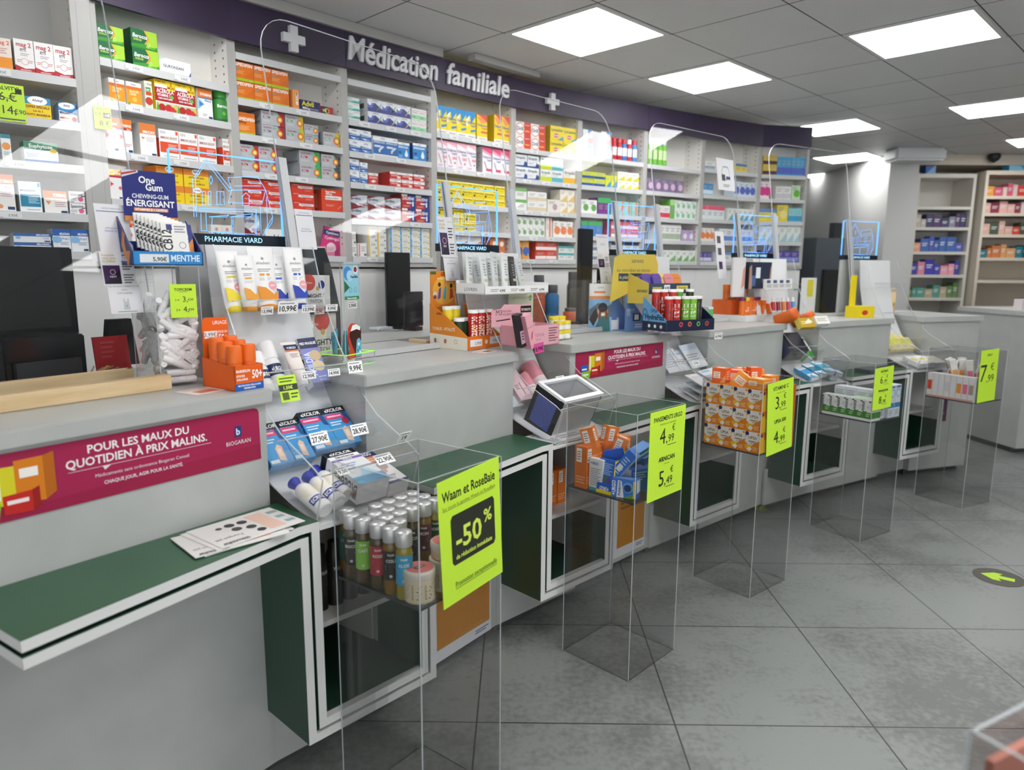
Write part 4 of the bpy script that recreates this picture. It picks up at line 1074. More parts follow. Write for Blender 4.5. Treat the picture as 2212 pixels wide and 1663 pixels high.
# ---- bottles, pouch and price cards on the shelves
def bottle(T, r, h, col, cap, lab, cat='bottle', group=None, capr=None, caph=None, label=None, name='bottle', pr=None, n=20):
    """lathe bottle: body with printed wrap and a cap part"""
    t = thing(name, T, lab, cat, group)
    caph = caph or h * .2; capr = capr or r * .8
    hb = h - caph
    q = MB(); q.lathe([(r * .92, 0), (r, .004), (r, hb * .9), (capr * .9, hb)], col, n)
    q.build('body', t)
    q = MB(); q.lathe([(capr, 0), (capr, caph * .93), (capr * .9, caph)], cap, n, Tr(0, 0, hb)); q.build('cap', t)
    if label:
        q = MB()
        lc, z0, z1, a0, a1, dsl = label
        wrap(q, r + .0005, z0 * h, z1 * h, a0, a1, lc, dsl)
        q.build('label', t)
    return t
def wrap(q, r, z0, z1, a0, a1, col, dsl=''):
    """printed sleeve on a cylinder between two angles (degrees, -90 faces -y)"""
    n = 12
    vs = []
    for i in range(n + 1):
        a = math.radians(a0 + (a1 - a0) * i / n)
        vs += [(r * math.cos(a), r * math.sin(a), z0), (r * math.cos(a), r * math.sin(a), z1)]
    q.add(vs, [(2 * i, 2 * i + 2, 2 * i + 3, 2 * i + 1) for i in range(n)], col, None, True)
    if dsl:
        tmp = MB(); w = r * math.radians(a1 - a0)
        tmp.face(I4, w, z1 - z0, dsl)
        b = len(q.v)
        for x, y, z in tmp.v:
            a = math.radians(a0) + x / r
            q.v.append(((r + z) * math.cos(a), (r + z) * math.sin(a), z0 + y))
        for f, m_ in zip(tmp.f, tmp.m):
            q.f.append(tuple(b + i for i in f)); q.m.append(q.mi(tmp.n[m_])); q.sm.append(False)
u, z = bay_uv(1, cv('a', 1878, 900), .04)
bottle(BAY[1] @ Tr(u, .045, SHZ[1][1]), .031, .135, '2f6f3a', '4aa84a', 'green capped supplement bottle with orange label, second shelf, second bay', label=('3a8a3a', .12, .7, -170, -10, 'r 0 0 1 .4 d98a2a;t Berocca .5 .6 .16 fff cb .6;c .5 .3 .1 6ac04a'), caph=.03, capr=.027)
def upright_bottles(bay, shelf, lst, h, r, cat, lab0):
    for i, (x, y, col, cap) in enumerate(lst):
        u, z = bay_uv(bay, cv('g', x, y), .05)
        bottle(BAY[bay] @ Tr(u, .05, (SHZ[bay] + [ZB])[shelf]), r, h, col, cap, lab0 % pos_words(i, len(lst)), cat, lab0.split(' %s')[0].replace('%s ', '') + 's', label=('f2f2f2' if col != '7ac04a' else 'cfe8b0', .25, .6, -150, -30, 'r 0 .3 1 .6 c33'  if col != '7ac04a' else 'r 0 .2 1 .5 4a9a3a'))
upright_bottles(6, 0, [(775, 400, 'c8323a', 'c83a44'), (812, 400, 'b02a38', 'd0505a'), (845, 400, '3a7ac0', 'c83a44'), (880, 400, 'c8323a', 'e8e8ea'), (915, 400, '4a8ac8', 'c83a44')], .155, .023, 'spray bottle', 'red and blue nasal spray bottle, %s, top shelf, seventh bay')
upright_bottles(7, 0, [(1020, 450, '7ac04a', 'cfe0e8'), (1055, 450, '7ac04a', 'cfe0e8'), (1090, 450, '7ac04a', 'cfe0e8'), (1120, 450, '7ac04a', 'cfe0e8')], .19, .022, 'bottle', 'green and white bottle, %s, top shelf, eighth bay')
# pink pouch leaning in third bay
u, z = bay_uv(2, cv('b', 700, 1640), .05)
q = MB()
q.prism([(0, 0), (.115, -.0), (.118, .01), (.115, .135), (.01, .142), (-.004, .01)], -.012, 0, 'd83a80', FRONT)
q.face(FRONT @ Tr(0, 0, 0), .115, .14, 'r .05 .72 .95 .9 2a3a7a;t Cystiphane .5 .77 .08 fff cb .7;t Cystiregul .5 .58 .1 fbe0ec cb .8;c .5 .28 .2 f4e0e6;p b0407a .6,.1 .95,.1 .95,.45;r .1 .1 .3 .3 5a3a8a')
tag(q.build('sachet', None, BAY[2] @ Tr(u + .005, .05, ZB + .012) @ Ry(8)), 'bright pink pouch tilted on the bottom shelf of the third bay', 'pouch')
for i, dx in enumerate((.135, .19)):
    row(2, 5, gen('e8b8c8', 'd87a9a', 1), 'b', 690 + i * 70, 755 + i * 70, 1665, sb=.02, desc='low pink carton under the tilted pink pouch, %s' % ('left' if i == 0 else 'right'))
def card(T, w, h, dsl, lab, name='price_card', cat='price card', col='flyer', th=.0012, group=None):
    q = MB(); q.box(0, w, 0, th, 0, h, col); q.face(FR(), w, h, dsl)
    return tag(q.build(name, None, T), lab, cat, group)
u0, z1 = bay_uv(0, cv('a', -60, 700), -.008); u1, _ = bay_uv(0, cv('a', 195, 700), -.008); _, z0 = bay_uv(0, cv('a', 195, 985), -.008)
card(BAY[0] @ Tr(u0, -.008, SHZ[0][1] - .02), u1 - u0, z1 - SHZ[0][1] + .02, 't ALVITYL .5 .84 .1 3a4a2a cb;t 16,€ .36 .55 .22 333 c;p 222 .08,.66 .62,.58 .62,.595 .08,.675;r .7 .76 .92 .9 222;t 14, .45 .2 .22 333 c;t €90 .8 .22 .12 333 c;L .05 .02 .95 .1 1 555', 'larger fluorescent price card at left edge, leftmost shelf bay')
u0, z1 = bay_uv(0, cv('a', 728, 890), -.006); _, z0 = bay_uv(0, cv('a', 728, 1085), -.006)
card(BAY[0] @ Tr(BW[0] - .018, -.007, z0), .058, z1 - z0, 't ALVITYL .5 .84 .09 3a4a2a cb;t 9,€ .25 .58 .17 333 c;r .52 .5 .95 .74 5a3a5a;t -1€ .73 .56 .12 fff cb;t 8,€ .6 .14 .24 333 c', 'smaller fluorescent price card on the post after leftmost bay')

tag(STUFF.build('far_cartons'), 'small coloured cartons crowding the farthest bays of the curved shelves', 'medicine boxes', None, 'stuff')
print('INDIV', INDIV[0])
# ================================================================== RACKS AND COUNTER TOPS
def U(k, j, x, out=.03, up=.002, rz=0):
    """item standing on a rack tier and leaning on its plate: x across, -y out of the rack, z up along the plate"""
    return rack_tier(k, j) @ Tr(x, up, out) @ Rx(-90) @ Rz(rz)
def CT(k, x, y, z=ZT, rz=0):
    return CF[k] @ Tr(x, y, z + .0005) @ Rz(rz)
def box_item(T, w, h, d, base, front, side, lab, cat='medicine box', group=None, name='carton', top='', left=None):
    o = obj(name, carton_mesh(name, w, h, d, base, front, side, top, left), None, T)
    return tag(o, lab, cat, group)
def ellip(a, b, z, n=20):
    return [(a * math.cos(2 * math.pi * i / n), b * math.sin(2 * math.pi * i / n), z) for i in range(n)]
def squeeze_tube(T, w, h, base, wave, front, lab, group=None, cap=None, capc='f0f0f0', crimp=True, cat='cream tube', name='cream_tube', th=.018):
    """tube standing on its cap, flat crimp on top"""
    t = thing(name, T, lab, cat, group)
    capc = cap or capc
    n = 20
    q = MB()
    zs = [(w * .36, th, .012), (w * .42, th, .03), (w * .46, th * .75, h * .5), (w * .5, th * .2, h * .93), (w * .5, .0015, h * .96), (w * .5, .0015, h)]
    vs = []
    for a, b, z in zs: vs += ellip(a, b, z, n)
    q.add(vs, [(k * n + i, k * n + (i + 1) % n, (k + 1) * n + (i + 1) % n, (k + 1) * n + i) for k in range(len(zs) - 1) for i in range(n)], base, None, True)
    q.add(vs[-n:], [tuple(range(n))], base)
    # print follows the leaning front of the tube
    z0, z1 = .03, h * .93
    A = math.atan2(th * 1.0 - th * .22, z1 - z0)
    Tf = Tr(-w * .42, -th - .0006, z0) @ Rx(-math.degrees(A)) @ FRONT
    lw, lh = w * .84, (z1 - z0)
    q.face(Tf, lw, lh, ('p %s .1,0 .9,0 .97,.2 .75,.12 .45,.26 .06,.3;' % wave if wave else '') + front)
    q.build('body', t)
    q = MB(); q.lathe([(w * .3, 0), (w * .34, .004), (w * .34, .016), (w * .2, .02)], capc if cap else (wave or capc), 18); q.build('cap', t)
    return t
def price_tag(T, s, lab, big=False, w=.05, h=.026, col='f2f2f0', tc='1c1c1e'):
    q = MB(); q.box(0, w, 0, .001, 0, h, col)
    q.face(FR(), w, h, 't %s .5 .2 .42 %s cb .86;L .08 .74 .8 .92 1 889' % (s, tc))
    return tag(q.build('price_tag', None, T), lab, 'price tag', 'price tags on the racks')
def lip(k, j, x, s, lab, w=.05, h=.026, tilt=20, **kw):
    """price tag clipped to the lip of a tier"""
    dep = TIER[j][2]
    return price_tag(rack_tier(k, j) @ Tr(x, -.006 if j != 1 else -.012, dep + .0045) @ Rx(-90) @ Rx(tilt), s, lab, w=w, h=h, **kw)
# ---------------- nearest rack
LT_ = 't alvadiem .5 .74 .06 8a8a88 c .7;c .5 .86 .03 999;L .2 .58 .8 .66 2 999;r .25 .5 .7 .55 %s;L .2 .4 .75 .47 2 bbb'
for x, out, w, h, wave, sb, lab in ((.004, .05, .064, .165, 'e8d22a', 'd8c83a', 'white cream tube with lemon yellow base, leftmost on the rack top tier'),
                                (.044, .075, .052, .15, 'e39a22', 'e0a040', 'smaller white tube with amber base, second on the rack top tier'),
                                (.098, .045, .08, .178, 'e2901c', 'e0a040', 'largest white tube with orange base, middle of the rack top tier'),
                                (.164, .03, .05, .16, '1f3fa8', '3a5ac0', 'white tube with blue base, half hidden behind another blue one'),
                                (.2, .06, .06, .175, '1f3fa8', '3a5ac0', 'white tube with blue base and pink hexagon, right of orange tube')):
    f = LT_ % sb
    if w > .055: f += ';c .74 .3 .09 e8a0a8 ;t NEW .74 .285 .03 fff cb'
    squeeze_tube(U(1, 1, x + w / 2, out, .001), w, h, 'f0efee', wave, f, lab, 'white cream tubes on the nearest rack')
lip(1, 1, .13, '10,99€', 'large price tag reading 10,99 under the orange based tube', .062, .034)
lip(1, 1, .08, '13,99€', 'small price tag left of the large 10,99 tag', .036, .022)
lip(1, 1, .205, '13,99€', 'small price tag under the blue based tubes', .045, .022)
lip(1, 1, .285, '9,99€', 'small price tag at right end of the top tier', .04, .02)
for x, out, h, lab in ((.04, .03, .13, 'white capped navy banded bottle, leftmost on the middle tier'), (.085, .035, .12, 'white capped navy banded bottle, second on the middle tier'), (.13, .032, .15, 'tallest white capped navy banded bottle, behind the tilted tube')):
    bottle(U(1, 2, x, out), .024, h, 'f1f1f1', 'f4f4f4', lab, 'bottle', 'white bottles on the nearest rack', label=('1f2d5c', .3, .52, -170, -10, 't +URGO .5 .3 .4 fff cb .5'), caph=h * .36, capr=.0235)
squeeze_tube(U(1, 2, .185, .06), .05, .135, 'efe6e0', None, 'r 0 .82 1 1 1f2d5c;t +URGO .5 .86 .07 fff cb .7;r 0 .78 1 .82 d9804a;L .2 .55 .8 .7 3 a99', 'white foot cream tube with navy crimp leaning before bottles', None, 'f4f4f4')
box_item(U(1, 2, .23, .042, .002, -4), .058, .15, .036, '7f86c8', 'r 0 .78 1 1 1f2550;t PIED_FRAGILISÉ .5 .86 .05 fff cb .9;t AKILDIA .44 .45 .14 dfe4ff vbc .5;c .68 .62 .11 cbb08a 1.1;c .68 .4 .11 d8c49a 1.1;L .45 .08 .9 .2 2 c8ccf0;r 0 0 1 .06 1f2550', 'r 0 0 1 1 e9e9ec;L .1 .1 .9 .9 16 556;r .1 .5 .9 .58 222', 'lilac and navy carton leaning at right end of middle tier')
lip(1, 2, .295, '9,99€', 'large price tag reading 9,99 at right corner of middle tier', .05, .034)
lip(1, 2, .14, '12,90€', 'small price tag under the tilted foot cream tube', .045, .022)
lip(1, 2, .225, '14,90€', 'small price tag under the lilac carton', .04, .02)
card(rack_tier(1, 2) @ Tr(.06, -.06, TIER[2][2] + .004) @ Rx(-90) @ Rx(12), .055, .07, 'r 0 .42 1 .66 2f3a22;t 1,50€ .25 .48 .12 dff07a b .5;L .1 .72 .9 .95 2 5a6a2a;L .55 .1 .95 .35 2 444;r .1 .08 .45 .36 55602f', 'small fluorescent label hanging under the white bottles', 'price_card', 'price card')
EX = 'r 0 .84 1 1 16181c;t eXCILOR .5 .88 .08 fff cb .85;r 0 .68 .8 .82 d8457a;L .08 .71 .7 .8 1 f8c8d8;p 1d4f8a .75,.84 .95,.84 1,.55 .82,.6;L .08 .5 .6 .63 2 d8ecf8;p e9c2a8 .45,.1 .7,.05 .75,.4 .6,.47 .45,.38;p f4dcc8 .5,.2 .66,.18 .68,.36 .52,.36;r .05 .04 .4 .12 e8f2f8'
for x, out, up, w, lab in ((.012, .04, .0, .07, 'blue and black carton at far left of the blue carton tier'), (.084, .04, -.0, .062, 'blue and black carton half hidden behind the 27,90 price tag'),
                       (.15, .046, .012, .078, 'blue and black carton, left one of the raised front pair'), (.229, .046, .012, .075, 'blue and black carton with red round flash, right of the pair')):
    box_item(U(1, 3, x, out, .002 + up), w, .128, .036, '3d9ad6', EX + (';c .78 .6 .09 b02a5a' if x > .2 else ''), 'r 0 0 1 1 2a7fc0;r 0 .84 1 1 16181c;L .15 .1 .85 .8 10 bfe0f4', lab, group='blue and black cartons on the nearest rack', top='')
lip(1, 3, .09, '27,90€', 'large price tag reading 27,90 on blue carton tier', .055, .032)
lip(1, 3, .22, '28,90€', 'large price tag reading 28,90 on blue carton tier', .055, .032)
price_tag(BF[1] @ Tr(BFW[1] - .028, -.15, .895) @ Rx(30), '19', 'small price tag reading 19 clipped to the rack right edge', w=.04, h=.032)
box_item(U(1, 4, .125, .075, .004, 0), .095, .165, .06, 'f0f2f4', 'r 0 .86 1 1 16181c;t eXCILOR .5 .89 .07 fff cb .8;r 0 .7 1 .76 8a6ab8;t ZéroVerrue .5 .79 .05 222 cb .8;t FREEZE .5 .71 .04 fff cb .4;r 0 .0 1 .2 7ac0e8;p bfe4f8 .3,.2 .9,.2 .6,.45;L .1 .5 .6 .62 2 9ac', 'r 0 0 1 1 e8eaee;r 0 .86 1 1 16181c;t eXCILOR .8 .3 .22 333 vbc .5;L .2 .1 .6 .8 8 999;r .15 .05 .6 .14 444', 'white black and purple freeze carton on the lowest tier')
box_item(U(1, 4, .225, .05, .004, 0), .068, .165, .04, 'f1eeee', 'r 0 .84 1 1 1f2d6c;t URGO .5 .88 .08 fff cb .6;r 0 .64 1 .84 e8854a;L .1 .68 .9 .8 2 fbd8c0;c .6 .5 .1 b0a4a4;c .4 .38 .08 d8a090;r 0 0 1 .06 1f2d6c;L .1 .1 .7 .25 2 aaa', 'r 0 0 1 1 e4e2e4', 'white carton with orange and navy top on lowest tier right')
lip(1, 4, .165, '22,90€', 'large price tag reading 22,90 above the lowest tier', .055, .032)
for i, (x, up, lab) in enumerate(((.03, -.0, 'white bottle with flared blue cap, leftmost on the lowest tier'), (.078, .012, 'white bottle with flared blue cap, second on the lowest tier'), (.112, .03, 'white bottle with flared blue cap, behind the freeze carton'))):
    t = thing('bottle', U(1, 4, x, .028, .004 + up), lab, 'bottle', 'white blue capped bottles on lowest tier')
    q = MB(); q.lathe([(.018, 0), (.0225, .004), (.0225, .095), (.017, .108), (.011, .113)], 'f0f0ee', 22); q.build('body', t)
    q = MB(); q.lathe([(.013, 0), (.012, .01), (.017, .026), (.0165, .029), (.006, .029)], '2a35a8', 22, Tr(0, 0, .112)); q.build('cap', t)
    q = MB(); wrap(q, .0228, .02, .042, -165, -15, '2e3f92', 't ECRINAL .5 .25 .5 fff cb .85'); wrap(q, .0228, .05, .085, -160, -20, 'efe8d8', 'L .2 .1 .8 .9 3 c8a878'); q.build('label', t)
lip(1, 4, .045, '9,50', 'small price tag between the blue capped bottles', .03, .024)
# ---------------- things on the nearest counter
for y, x1, lab in ((.186, .862, 'front pale wooden bar lying on the nearest counter'), (.36, .86, 'rear pale wooden bar lying on the nearest counter')):
    q = MB(); q.box(-.3, x1, y, y + .032, 0, .036, 'wood'); tag(q.build('wooden_bar', None, CF[1] @ Tr(0, 0, ZT + .0005), .002), lab, 'wooden bar', 'wooden bars')
# clear bin with lip sticks
BX = CT(1, .856, .224, ZT, -11)
t = thing('clear_bin', BX, 'tall clear acrylic bin full of white lip balm sticks', 'acrylic bin')
bw, bd, bh = .108, .19, .3
for x0, x1, y0, y1 in ((0, bw, 0, .003), (0, bw, bd - .003, bd), (0, .003, .003, bd - .003), (bw - .003, bw, .003, bd - .003)):
    q = MB(); q.box(x0, x1, y0, y1, 0, bh, 'acrylic'); q.build('side_wall', t)
q = MB()
for x in (0, bw):
    for y in (0, bd):
        q.box(x - .0008, x + .0008, y - .0008, y + .0008, 0, bh, 'edge')
for p_ in ((0, bw, -.0008, .0008), (0, bw, bd - .0008, bd + .0008), (-.0008, .0008, 0, bd), (bw - .0008, bw + .0008, 0, bd)):
    q.box(*p_, bh - .001, bh, 'edge')
q.build('polished_edge', t)
MB().box(.003, bw - .003, .003, bd - .003, 0, .004, 'acrylic').build('bottom', t)
ls = MB(); ls.lathe([(.0075, 0), (.0085, .002), (.0085, .044)], 'f1eff0', 12); wrap(ls, .0087, .006, .042, -170, 10, 'f1eff0', 'r 0 .68 1 .8 b8304e;L .05 .1 .6 .58 3 c0607a;L .66 .1 .95 .6 5 444')
lcap = MB(); lcap.lathe([(.0087, .0), (.0087, .022), (.0075, .025)], 'f6f5f5', 12)
lm, lc = ls.mesh('body'), lcap.mesh('cap')
rnd = random.Random(11)
LSN = 0
def stick(x, y, z, az, el, roll):
    global LSN
    LSN += 1
    T = BX @ Tr(x, y, z) @ Rz(az) @ Rx(el) @ Rz(roll) @ Tr(0, 0, -.0345)
    t = thing('lip_balm', T, 'white lip balm stick in the jumbled heap inside the clear bin', 'lip balm', 'lip balms in the clear bin')
    obj('body', lm, t); obj('cap', lc, t, Tr(0, 0, .0445))
for z in (.014, .032):                                                   # two neat rows at the bottom
    for i in range(6):
        stick(bw / 2, .014 + i * .0185 + (.006 if z > .02 else 0), z, 90, 90, rnd.uniform(0, 360))
def heap():
    placed = []
    for lev in range(9):
        k = 0
        for tr in range(140):
            if k >= 11: break
            z = .056 + lev * .0185 + rnd.uniform(-.003, .003)
            front = rnd.random()
            if front < .4: x, y = rnd.uniform(.012, bw - .012), .0135 + rnd.uniform(0, .01)
            elif front < .55: x, y = bw - .0135, rnd.uniform(.02, .17)
            elif front < .75: x, y = .0135, rnd.uniform(.02, .17)
            else: x, y = rnd.uniform(.02, bw - .02), rnd.uniform(.03, bd - .02)
            if any((x - a) ** 2 + (y - b) ** 2 + (z - c) ** 2 < .0172 ** 2 for a, b, c in placed):
                continue
            if x < .02 or x > bw - .02:
                az, el = rnd.choice((0, 180)), rnd.choice((90, 65, 115, 40, 140))
            elif y < .03:
                az, el = 90 + rnd.choice((0, 180)), rnd.choice((90, 65, 115, 50, 130, 25))
            else:
                az, el = rnd.uniform(40, 140), rnd.uniform(65, 115)
            e = math.radians(el)
            hx = abs(math.sin(math.radians(az)) * math.sin(e)) * .034 + .008; hy = abs(math.cos(math.radians(az)) * math.sin(e)) * .034 + .008; hz = abs(math.cos(e)) * .034 + .008
            x = min(max(x, .004 + hx), bw - .004 - hx); y = min(max(y, .004 + hy), bd - .004 - hy)
            placed.append((x, y, z)); k += 1
            stick(x, y, max(z, .045 + hz * .6), az, el, rnd.uniform(0, 360))
heap()
card(BX @ Tr(.034, -.002, .172), .064, .083, 't TOPICREM .5 .8 .08 2a3a1a cb .66;L .35 .75 .65 .79 1 8a9a5a;t 1_= .2 .5 .06 333 b;t 3, .47 .47 .16 333;t €99 .66 .5 .07 333;t 2_= .2 .2 .06 333 b;t 4, .47 .17 .16 333;t €99 .66 .2 .07 333', 'fluorescent price card on the clear bin of lip balms', 'price_card', 'price card')
# chewing gum display on top of the bin
GT = BX @ Tr(-.035, .03, bh + .001)
t = thing('gum_display', GT, 'dark blue chewing gum counter display standing on clear bin', 'counter display')
gw, gd = .168, .1
q = MB(); q.box(0, gw, 0, gd, 0, .003, '1d2a78'); q.box(0, gw, 0, .003, 0, .034, '2f86c8'); q.box(0, gw, gd - .003, gd, 0, .06, '1d2a78')
q.prism([(0, 0), (gd, 0), (gd, .12), (.0, .034)], 0, .003, '1d2a78', Matrix(((0, 0, 1, 0), (1, 0, 0, 0), (0, 1, 0, 0), (0, 0, 0, 1))))
q.prism([(0, 0), (gd, 0), (gd, .12), (.0, .034)], gw - .003, gw, '1d2a78', Matrix(((0, 0, 1, 0), (1, 0, 0, 0), (0, 1, 0, 0), (0, 0, 0, 1))))
q.face(SIDE_L(gd), gd, .034, 't CHEWING-GUM .1 .75 .18 e8eaf4 b .6;t ÉNERGISANT .1 .3 .34 fff b .7;p e08a3a .55,1 .9,1 .75,.0 .6,.0', .0004)
q.poly([(-.0006, gd, .118), (-.0006, gd * .6, .086), (-.0006, gd * .75, .05), (-.0006, gd * .55, .02), (-.0006, gd * .35, .02), (-.0006, gd * .5, .055), (-.0006, gd * .45, .075), (-.0006, gd * .9, .112)], 'e08a3a')
q.face(FR(), gw, .034, 'r .1 .2 .5 .8 dfe3e6;t 5,90€ .47 .3 .28 333 rb;t MENTHE .95 .3 .45 dff0fa rb .42')
q.build('tray', t)
q = MB(); cw, ch = .128, .125
q.box(.018, .018 + cw, gd - .004, gd - .001, .11, .11 + ch, '1f2878')
q.face(Tr(.018, gd - .004, .11) @ FRONT, cw, ch, 'p d8dce8 0,1 .0,.85 .3,.96 .3,1;p c0392b 0,.93 .0,.89 .28,.97 .26,1;t One .3 .76 .13 fff b .3;t Gum .42 .62 .13 fff b .32;t CHEWING-GUM .5 .46 .08 e8eaf4 cb .68;t ÉNERGISANT .5 .3 .12 fff cb .9;r .18 .2 .82 .27 e0905a;t VITAMINES_B_+_CAFÉINE .5 .215 .04 fff cb .6;t 1_OneGum_=_1_café .5 .14 .03 cdf c;r 0 0 .35 .1 e08a3a;r .35 0 .65 .1 5ab0e0;r .65 0 1 .1 e08a3a')
q.build('back_card', t)
gm = carton_mesh('gum_pack', .062, .088, .0075, 'eeebe6', 't CB12 .36 .5 .24 1a1a1c vbc .6;r .2 .78 .42 .95 2a3a80;L .5 .7 .95 .93 3 889;t BOOST .08 .07 .1 55504a b .75;o .75 .35 .1 .02 999', 'L .3 .08 .7 .3 3 222')
for i in range(8):
    tag(obj('gum_pack', gm, None, GT @ Tr(.078 - i * .0062, .008 + i * .0085, .02 + i * .0035) @ Rx(-12)), 'white gum pack, %s of the row in the dark blue display' % ('frontmost' if i == 0 else ('last' if i == 7 else ORD[i])), 'gum pack', 'gum packs in the blue display')
q = carton_mesh('gum_pack', .03, .09, .01, '1f2f80', 'r 0 .55 1 1 1f2f80;p e08a3a 0,.2 1,.6 1,.2;t m .2 .62 .14 fff b;t ÉNERGISANT .05 .1 .06 fff b .9')
tag(obj('gum_pack', q, None, GT @ Tr(.13, .03, .016) @ Rx(-12)), 'navy and orange gum pack right of the white packs', 'gum pack')
# orange sun stick display
UT = CT(1, .932, .03, ZT, 0)
def open_tray(t, w, d, h, hb, col, front, side, th=.0025, sidec=None):
    """counter display carton: low front, sides sloping up to the back"""
    YZ = Matrix(((0, 0, 1, 0), (1, 0, 0, 0), (0, 1, 0, 0), (0, 0, 0, 1)))
    q = MB(); q.box(0, w, 0, d, 0, th, col); q.box(0, w, 0, th, 0, h, col); q.box(0, w, d - th, d, 0, hb, col)
    for a, b in ((0, th), (w - th, w)):
        q.prism([(0, 0), (d, 0), (d, hb), (d * .2, h), (0, h)], a, b, sidec or col, YZ)
    q.face(FR(), w, h, front)
    if side:
        q.face(SIDE_L(d), d, h, side)
    q.build('tray', t)
t = thing('sun_stick_display', UT, 'bright orange sun stick display at end of nearest counter', 'counter display')
open_tray(t, .08, .135, .062, .075, 'e8641c', 'r 0 0 1 .28 1f5fb0;t PROTECTION_CELLULAIRE .5 .16 .06 fff cb .8;t PRÉVENTION .5 .05 .06 fff cb .7;t BARIESUN .06 .72 .1 fff b .48;t STICKS .06 .54 .08 fff b;t SOLAIRES .06 .4 .08 fff b;t 50+ .6 .45 .32 fff b .36', '')
q = MB(); q.prism([(.004, .0), (.076, .0), (.076, .162), (.068, .172), (.012, .172), (.004, .162)], -.133, -.131, 'e8641c', FRONT)
q.face(Tr(.004, .131, .07) @ FRONT, .072, .1, 't URIAGE .95 .84 .09 fff r .55;t BARIESUN .95 .62 .06 fff r .5;r .06 .5 .55 .68 eee;t 13,99€ .52 .54 .1 333 r;t 50+ .6 .42 .16 fff b .35;r .3 .14 .64 .32 f4d8c8;t STICK .47 .2 .06 e8641c cb;r .64 .14 1 .36 1f5fb0;t STICK .8 .24 .06 fff cb')
q.build('back_card', t)
for i, (x, y, z) in enumerate(((.02, .1, 0.024), (.058, .1, .026), (.022, .065, .016), (.058, .065, .018), (.02, .026, .008), (.058, .026, .01))):
    lab = ['left of back pair', 'right of back pair', 'left of middle pair', 'right of middle pair', 'left of front pair', 'right of front pair'][i]
    bottle(UT @ Tr(x, y, z + .012), .0178, .088, 'e8691f', 'ea6c1c', 'orange sun stick, %s, in the orange display' % lab, 'sun stick', 'orange sun sticks', capr=.0181, caph=.042, name='sun_stick', label=('e2641c', .05, .45, -150, -30, 't URIAGE .5 .7 .18 fbe0cc cb .7;L .2 .2 .8 .55 2 f4c0a0;t 50 .75 .15 .2 fff') )
q = MB(); q.box(0, .1, 0, .08, 0, .0006, 'efe6e0'); q.face(TOPF(.0006), .1, .08, 'L .1 .7 .9 .9 2 d89080;r .2 .12 .75 .55 d07a5a')
tag(q.build('flyer', None, CT(1, .85, .06, ZT, 8)), 'small flat leaflet with orange print before the clear bin', 'leaflet')
# payment terminal, monitor, twine, red sign at far left
t = thing('receipt_printer', CT(1, .62, .5, ZT, 6), 'black rounded receipt printer behind the wooden bars', 'printer')
q = MB(); q.prism([(0, 0), (.2, 0), (.2, .05), (.19, .085), (.15, .115), (.09, .125), (.0, .12)], 0, .2, 'blackgloss', Matrix(((0, 0, 1, -.0), (1, 0, 0, 0), (0, 1, 0, 0), (0, 0, 0, 1))))
q.build('housing', t, None, .004)
MB().box(.02, .18, -.012, .002, .02, .06, '2a2c30').build('paper_slot', t)
MB().box(-.2, .0, .03, .2, .0, .09, '6a7078').build('glass_lid', t)
t = thing('monitor', CT(1, .42, .78, .75), 'large black monitor back at left edge under the shelves', 'monitor')
MB().box(0, .5, 0, .03, .36, .66, 'black').build('screen', t, None, .004)
MB().box(.21, .29, .03, .06, 0, .5, 'black').build('stand', t)
MB().box(.12, .38, -.04, .14, 0, .012, 'black').build('foot', t)
q = MB(); rnd2 = random.Random(5)
for i in range(26):
    a = rnd2.uniform(-.012, .012); b = rnd2.uniform(0, .02); c = rnd2.uniform(-.03, .03)
    q.tube([(0, a, b + .004), (.05, a * .6, b * .5 + .004), (.1, a * 2 + c, b + .01), (.125, a * 3 + c * 1.5, b * 1.4 + .012)], .0018, 'jute', 5)
tag(q.build('raffia_bundle', None, CT(1, .72, .41, ZT, 12)), 'small bundle of brown straw behind the rear wooden bar', 'straw bundle')
q = MB(); q.box(0, .095, 0, .004, 0, .105, 'b3262c'); q.face(FR(), .095, .105, 'L .2 .4 .6 .9 4 c84a4a')
tag(q.build('red_sign', None, CT(1, .86, .56, ZT) @ Rx(-8)), 'glossy red plastic sign leaning behind the wooden bars', 'sign')
t = thing('card_terminal', CT(1, .95, .7, ZT), 'dark grey tapered device behind the red sign', 'card terminal')
q = MB(); q.prism([(0, 0), (.1, 0), (.085, .14), (.02, .14)], 0, .03, '1e2022', FRONT @ Tr(0, 0, -.03)); q.build('body', t)
# sheets taped on the nearest screen
def sheet(T, w, h, dsl, lab, col='e4e3e6', cat='paper sheet', name='paper_sheet', group=None):
    q = MB(); q.box(0, w, 0, .0008, 0, h, col); q.face(FR(), w, h, dsl)
    return tag(q.build(name, None, T), lab, cat, group)
def scr(k, px):
    T = SF[k]; n = T.to_3x3() @ Vector((0, 1, 0))
    p = T.inverted() @ hit(px[0], px[1], T.translation - n * .006, n)
    return p.x, p.z
S1 = 't mail_de_la_pharmacie .5 .9 .03 555 c .6;L .05 .83 .95 .87 1 66a;t WiFi_de_la_pharmacie .5 .5 .03 555 c .5;t Scanner_le_code .5 .44 .04 55a c .6'
S2 = 't Demander .05 .87 .07 c9b98a b .4;t votre_carte .05 .78 .07 c9b98a b .42;t de_fidélité .05 .69 .07 c9b98a b .4;r .04 .05 .55 .6 3a2450;p 1a1426 .04,.05 .55,.05 .55,.5;o .32 .4 .08 .015 cab;t NEXT .22 .24 .05 dcd b .2;t AVANTAGES .8 .86 .04 c9b98a c .3;L .62 .45 .95 .75 4 555;L .62 .05 .95 .35 4 666'
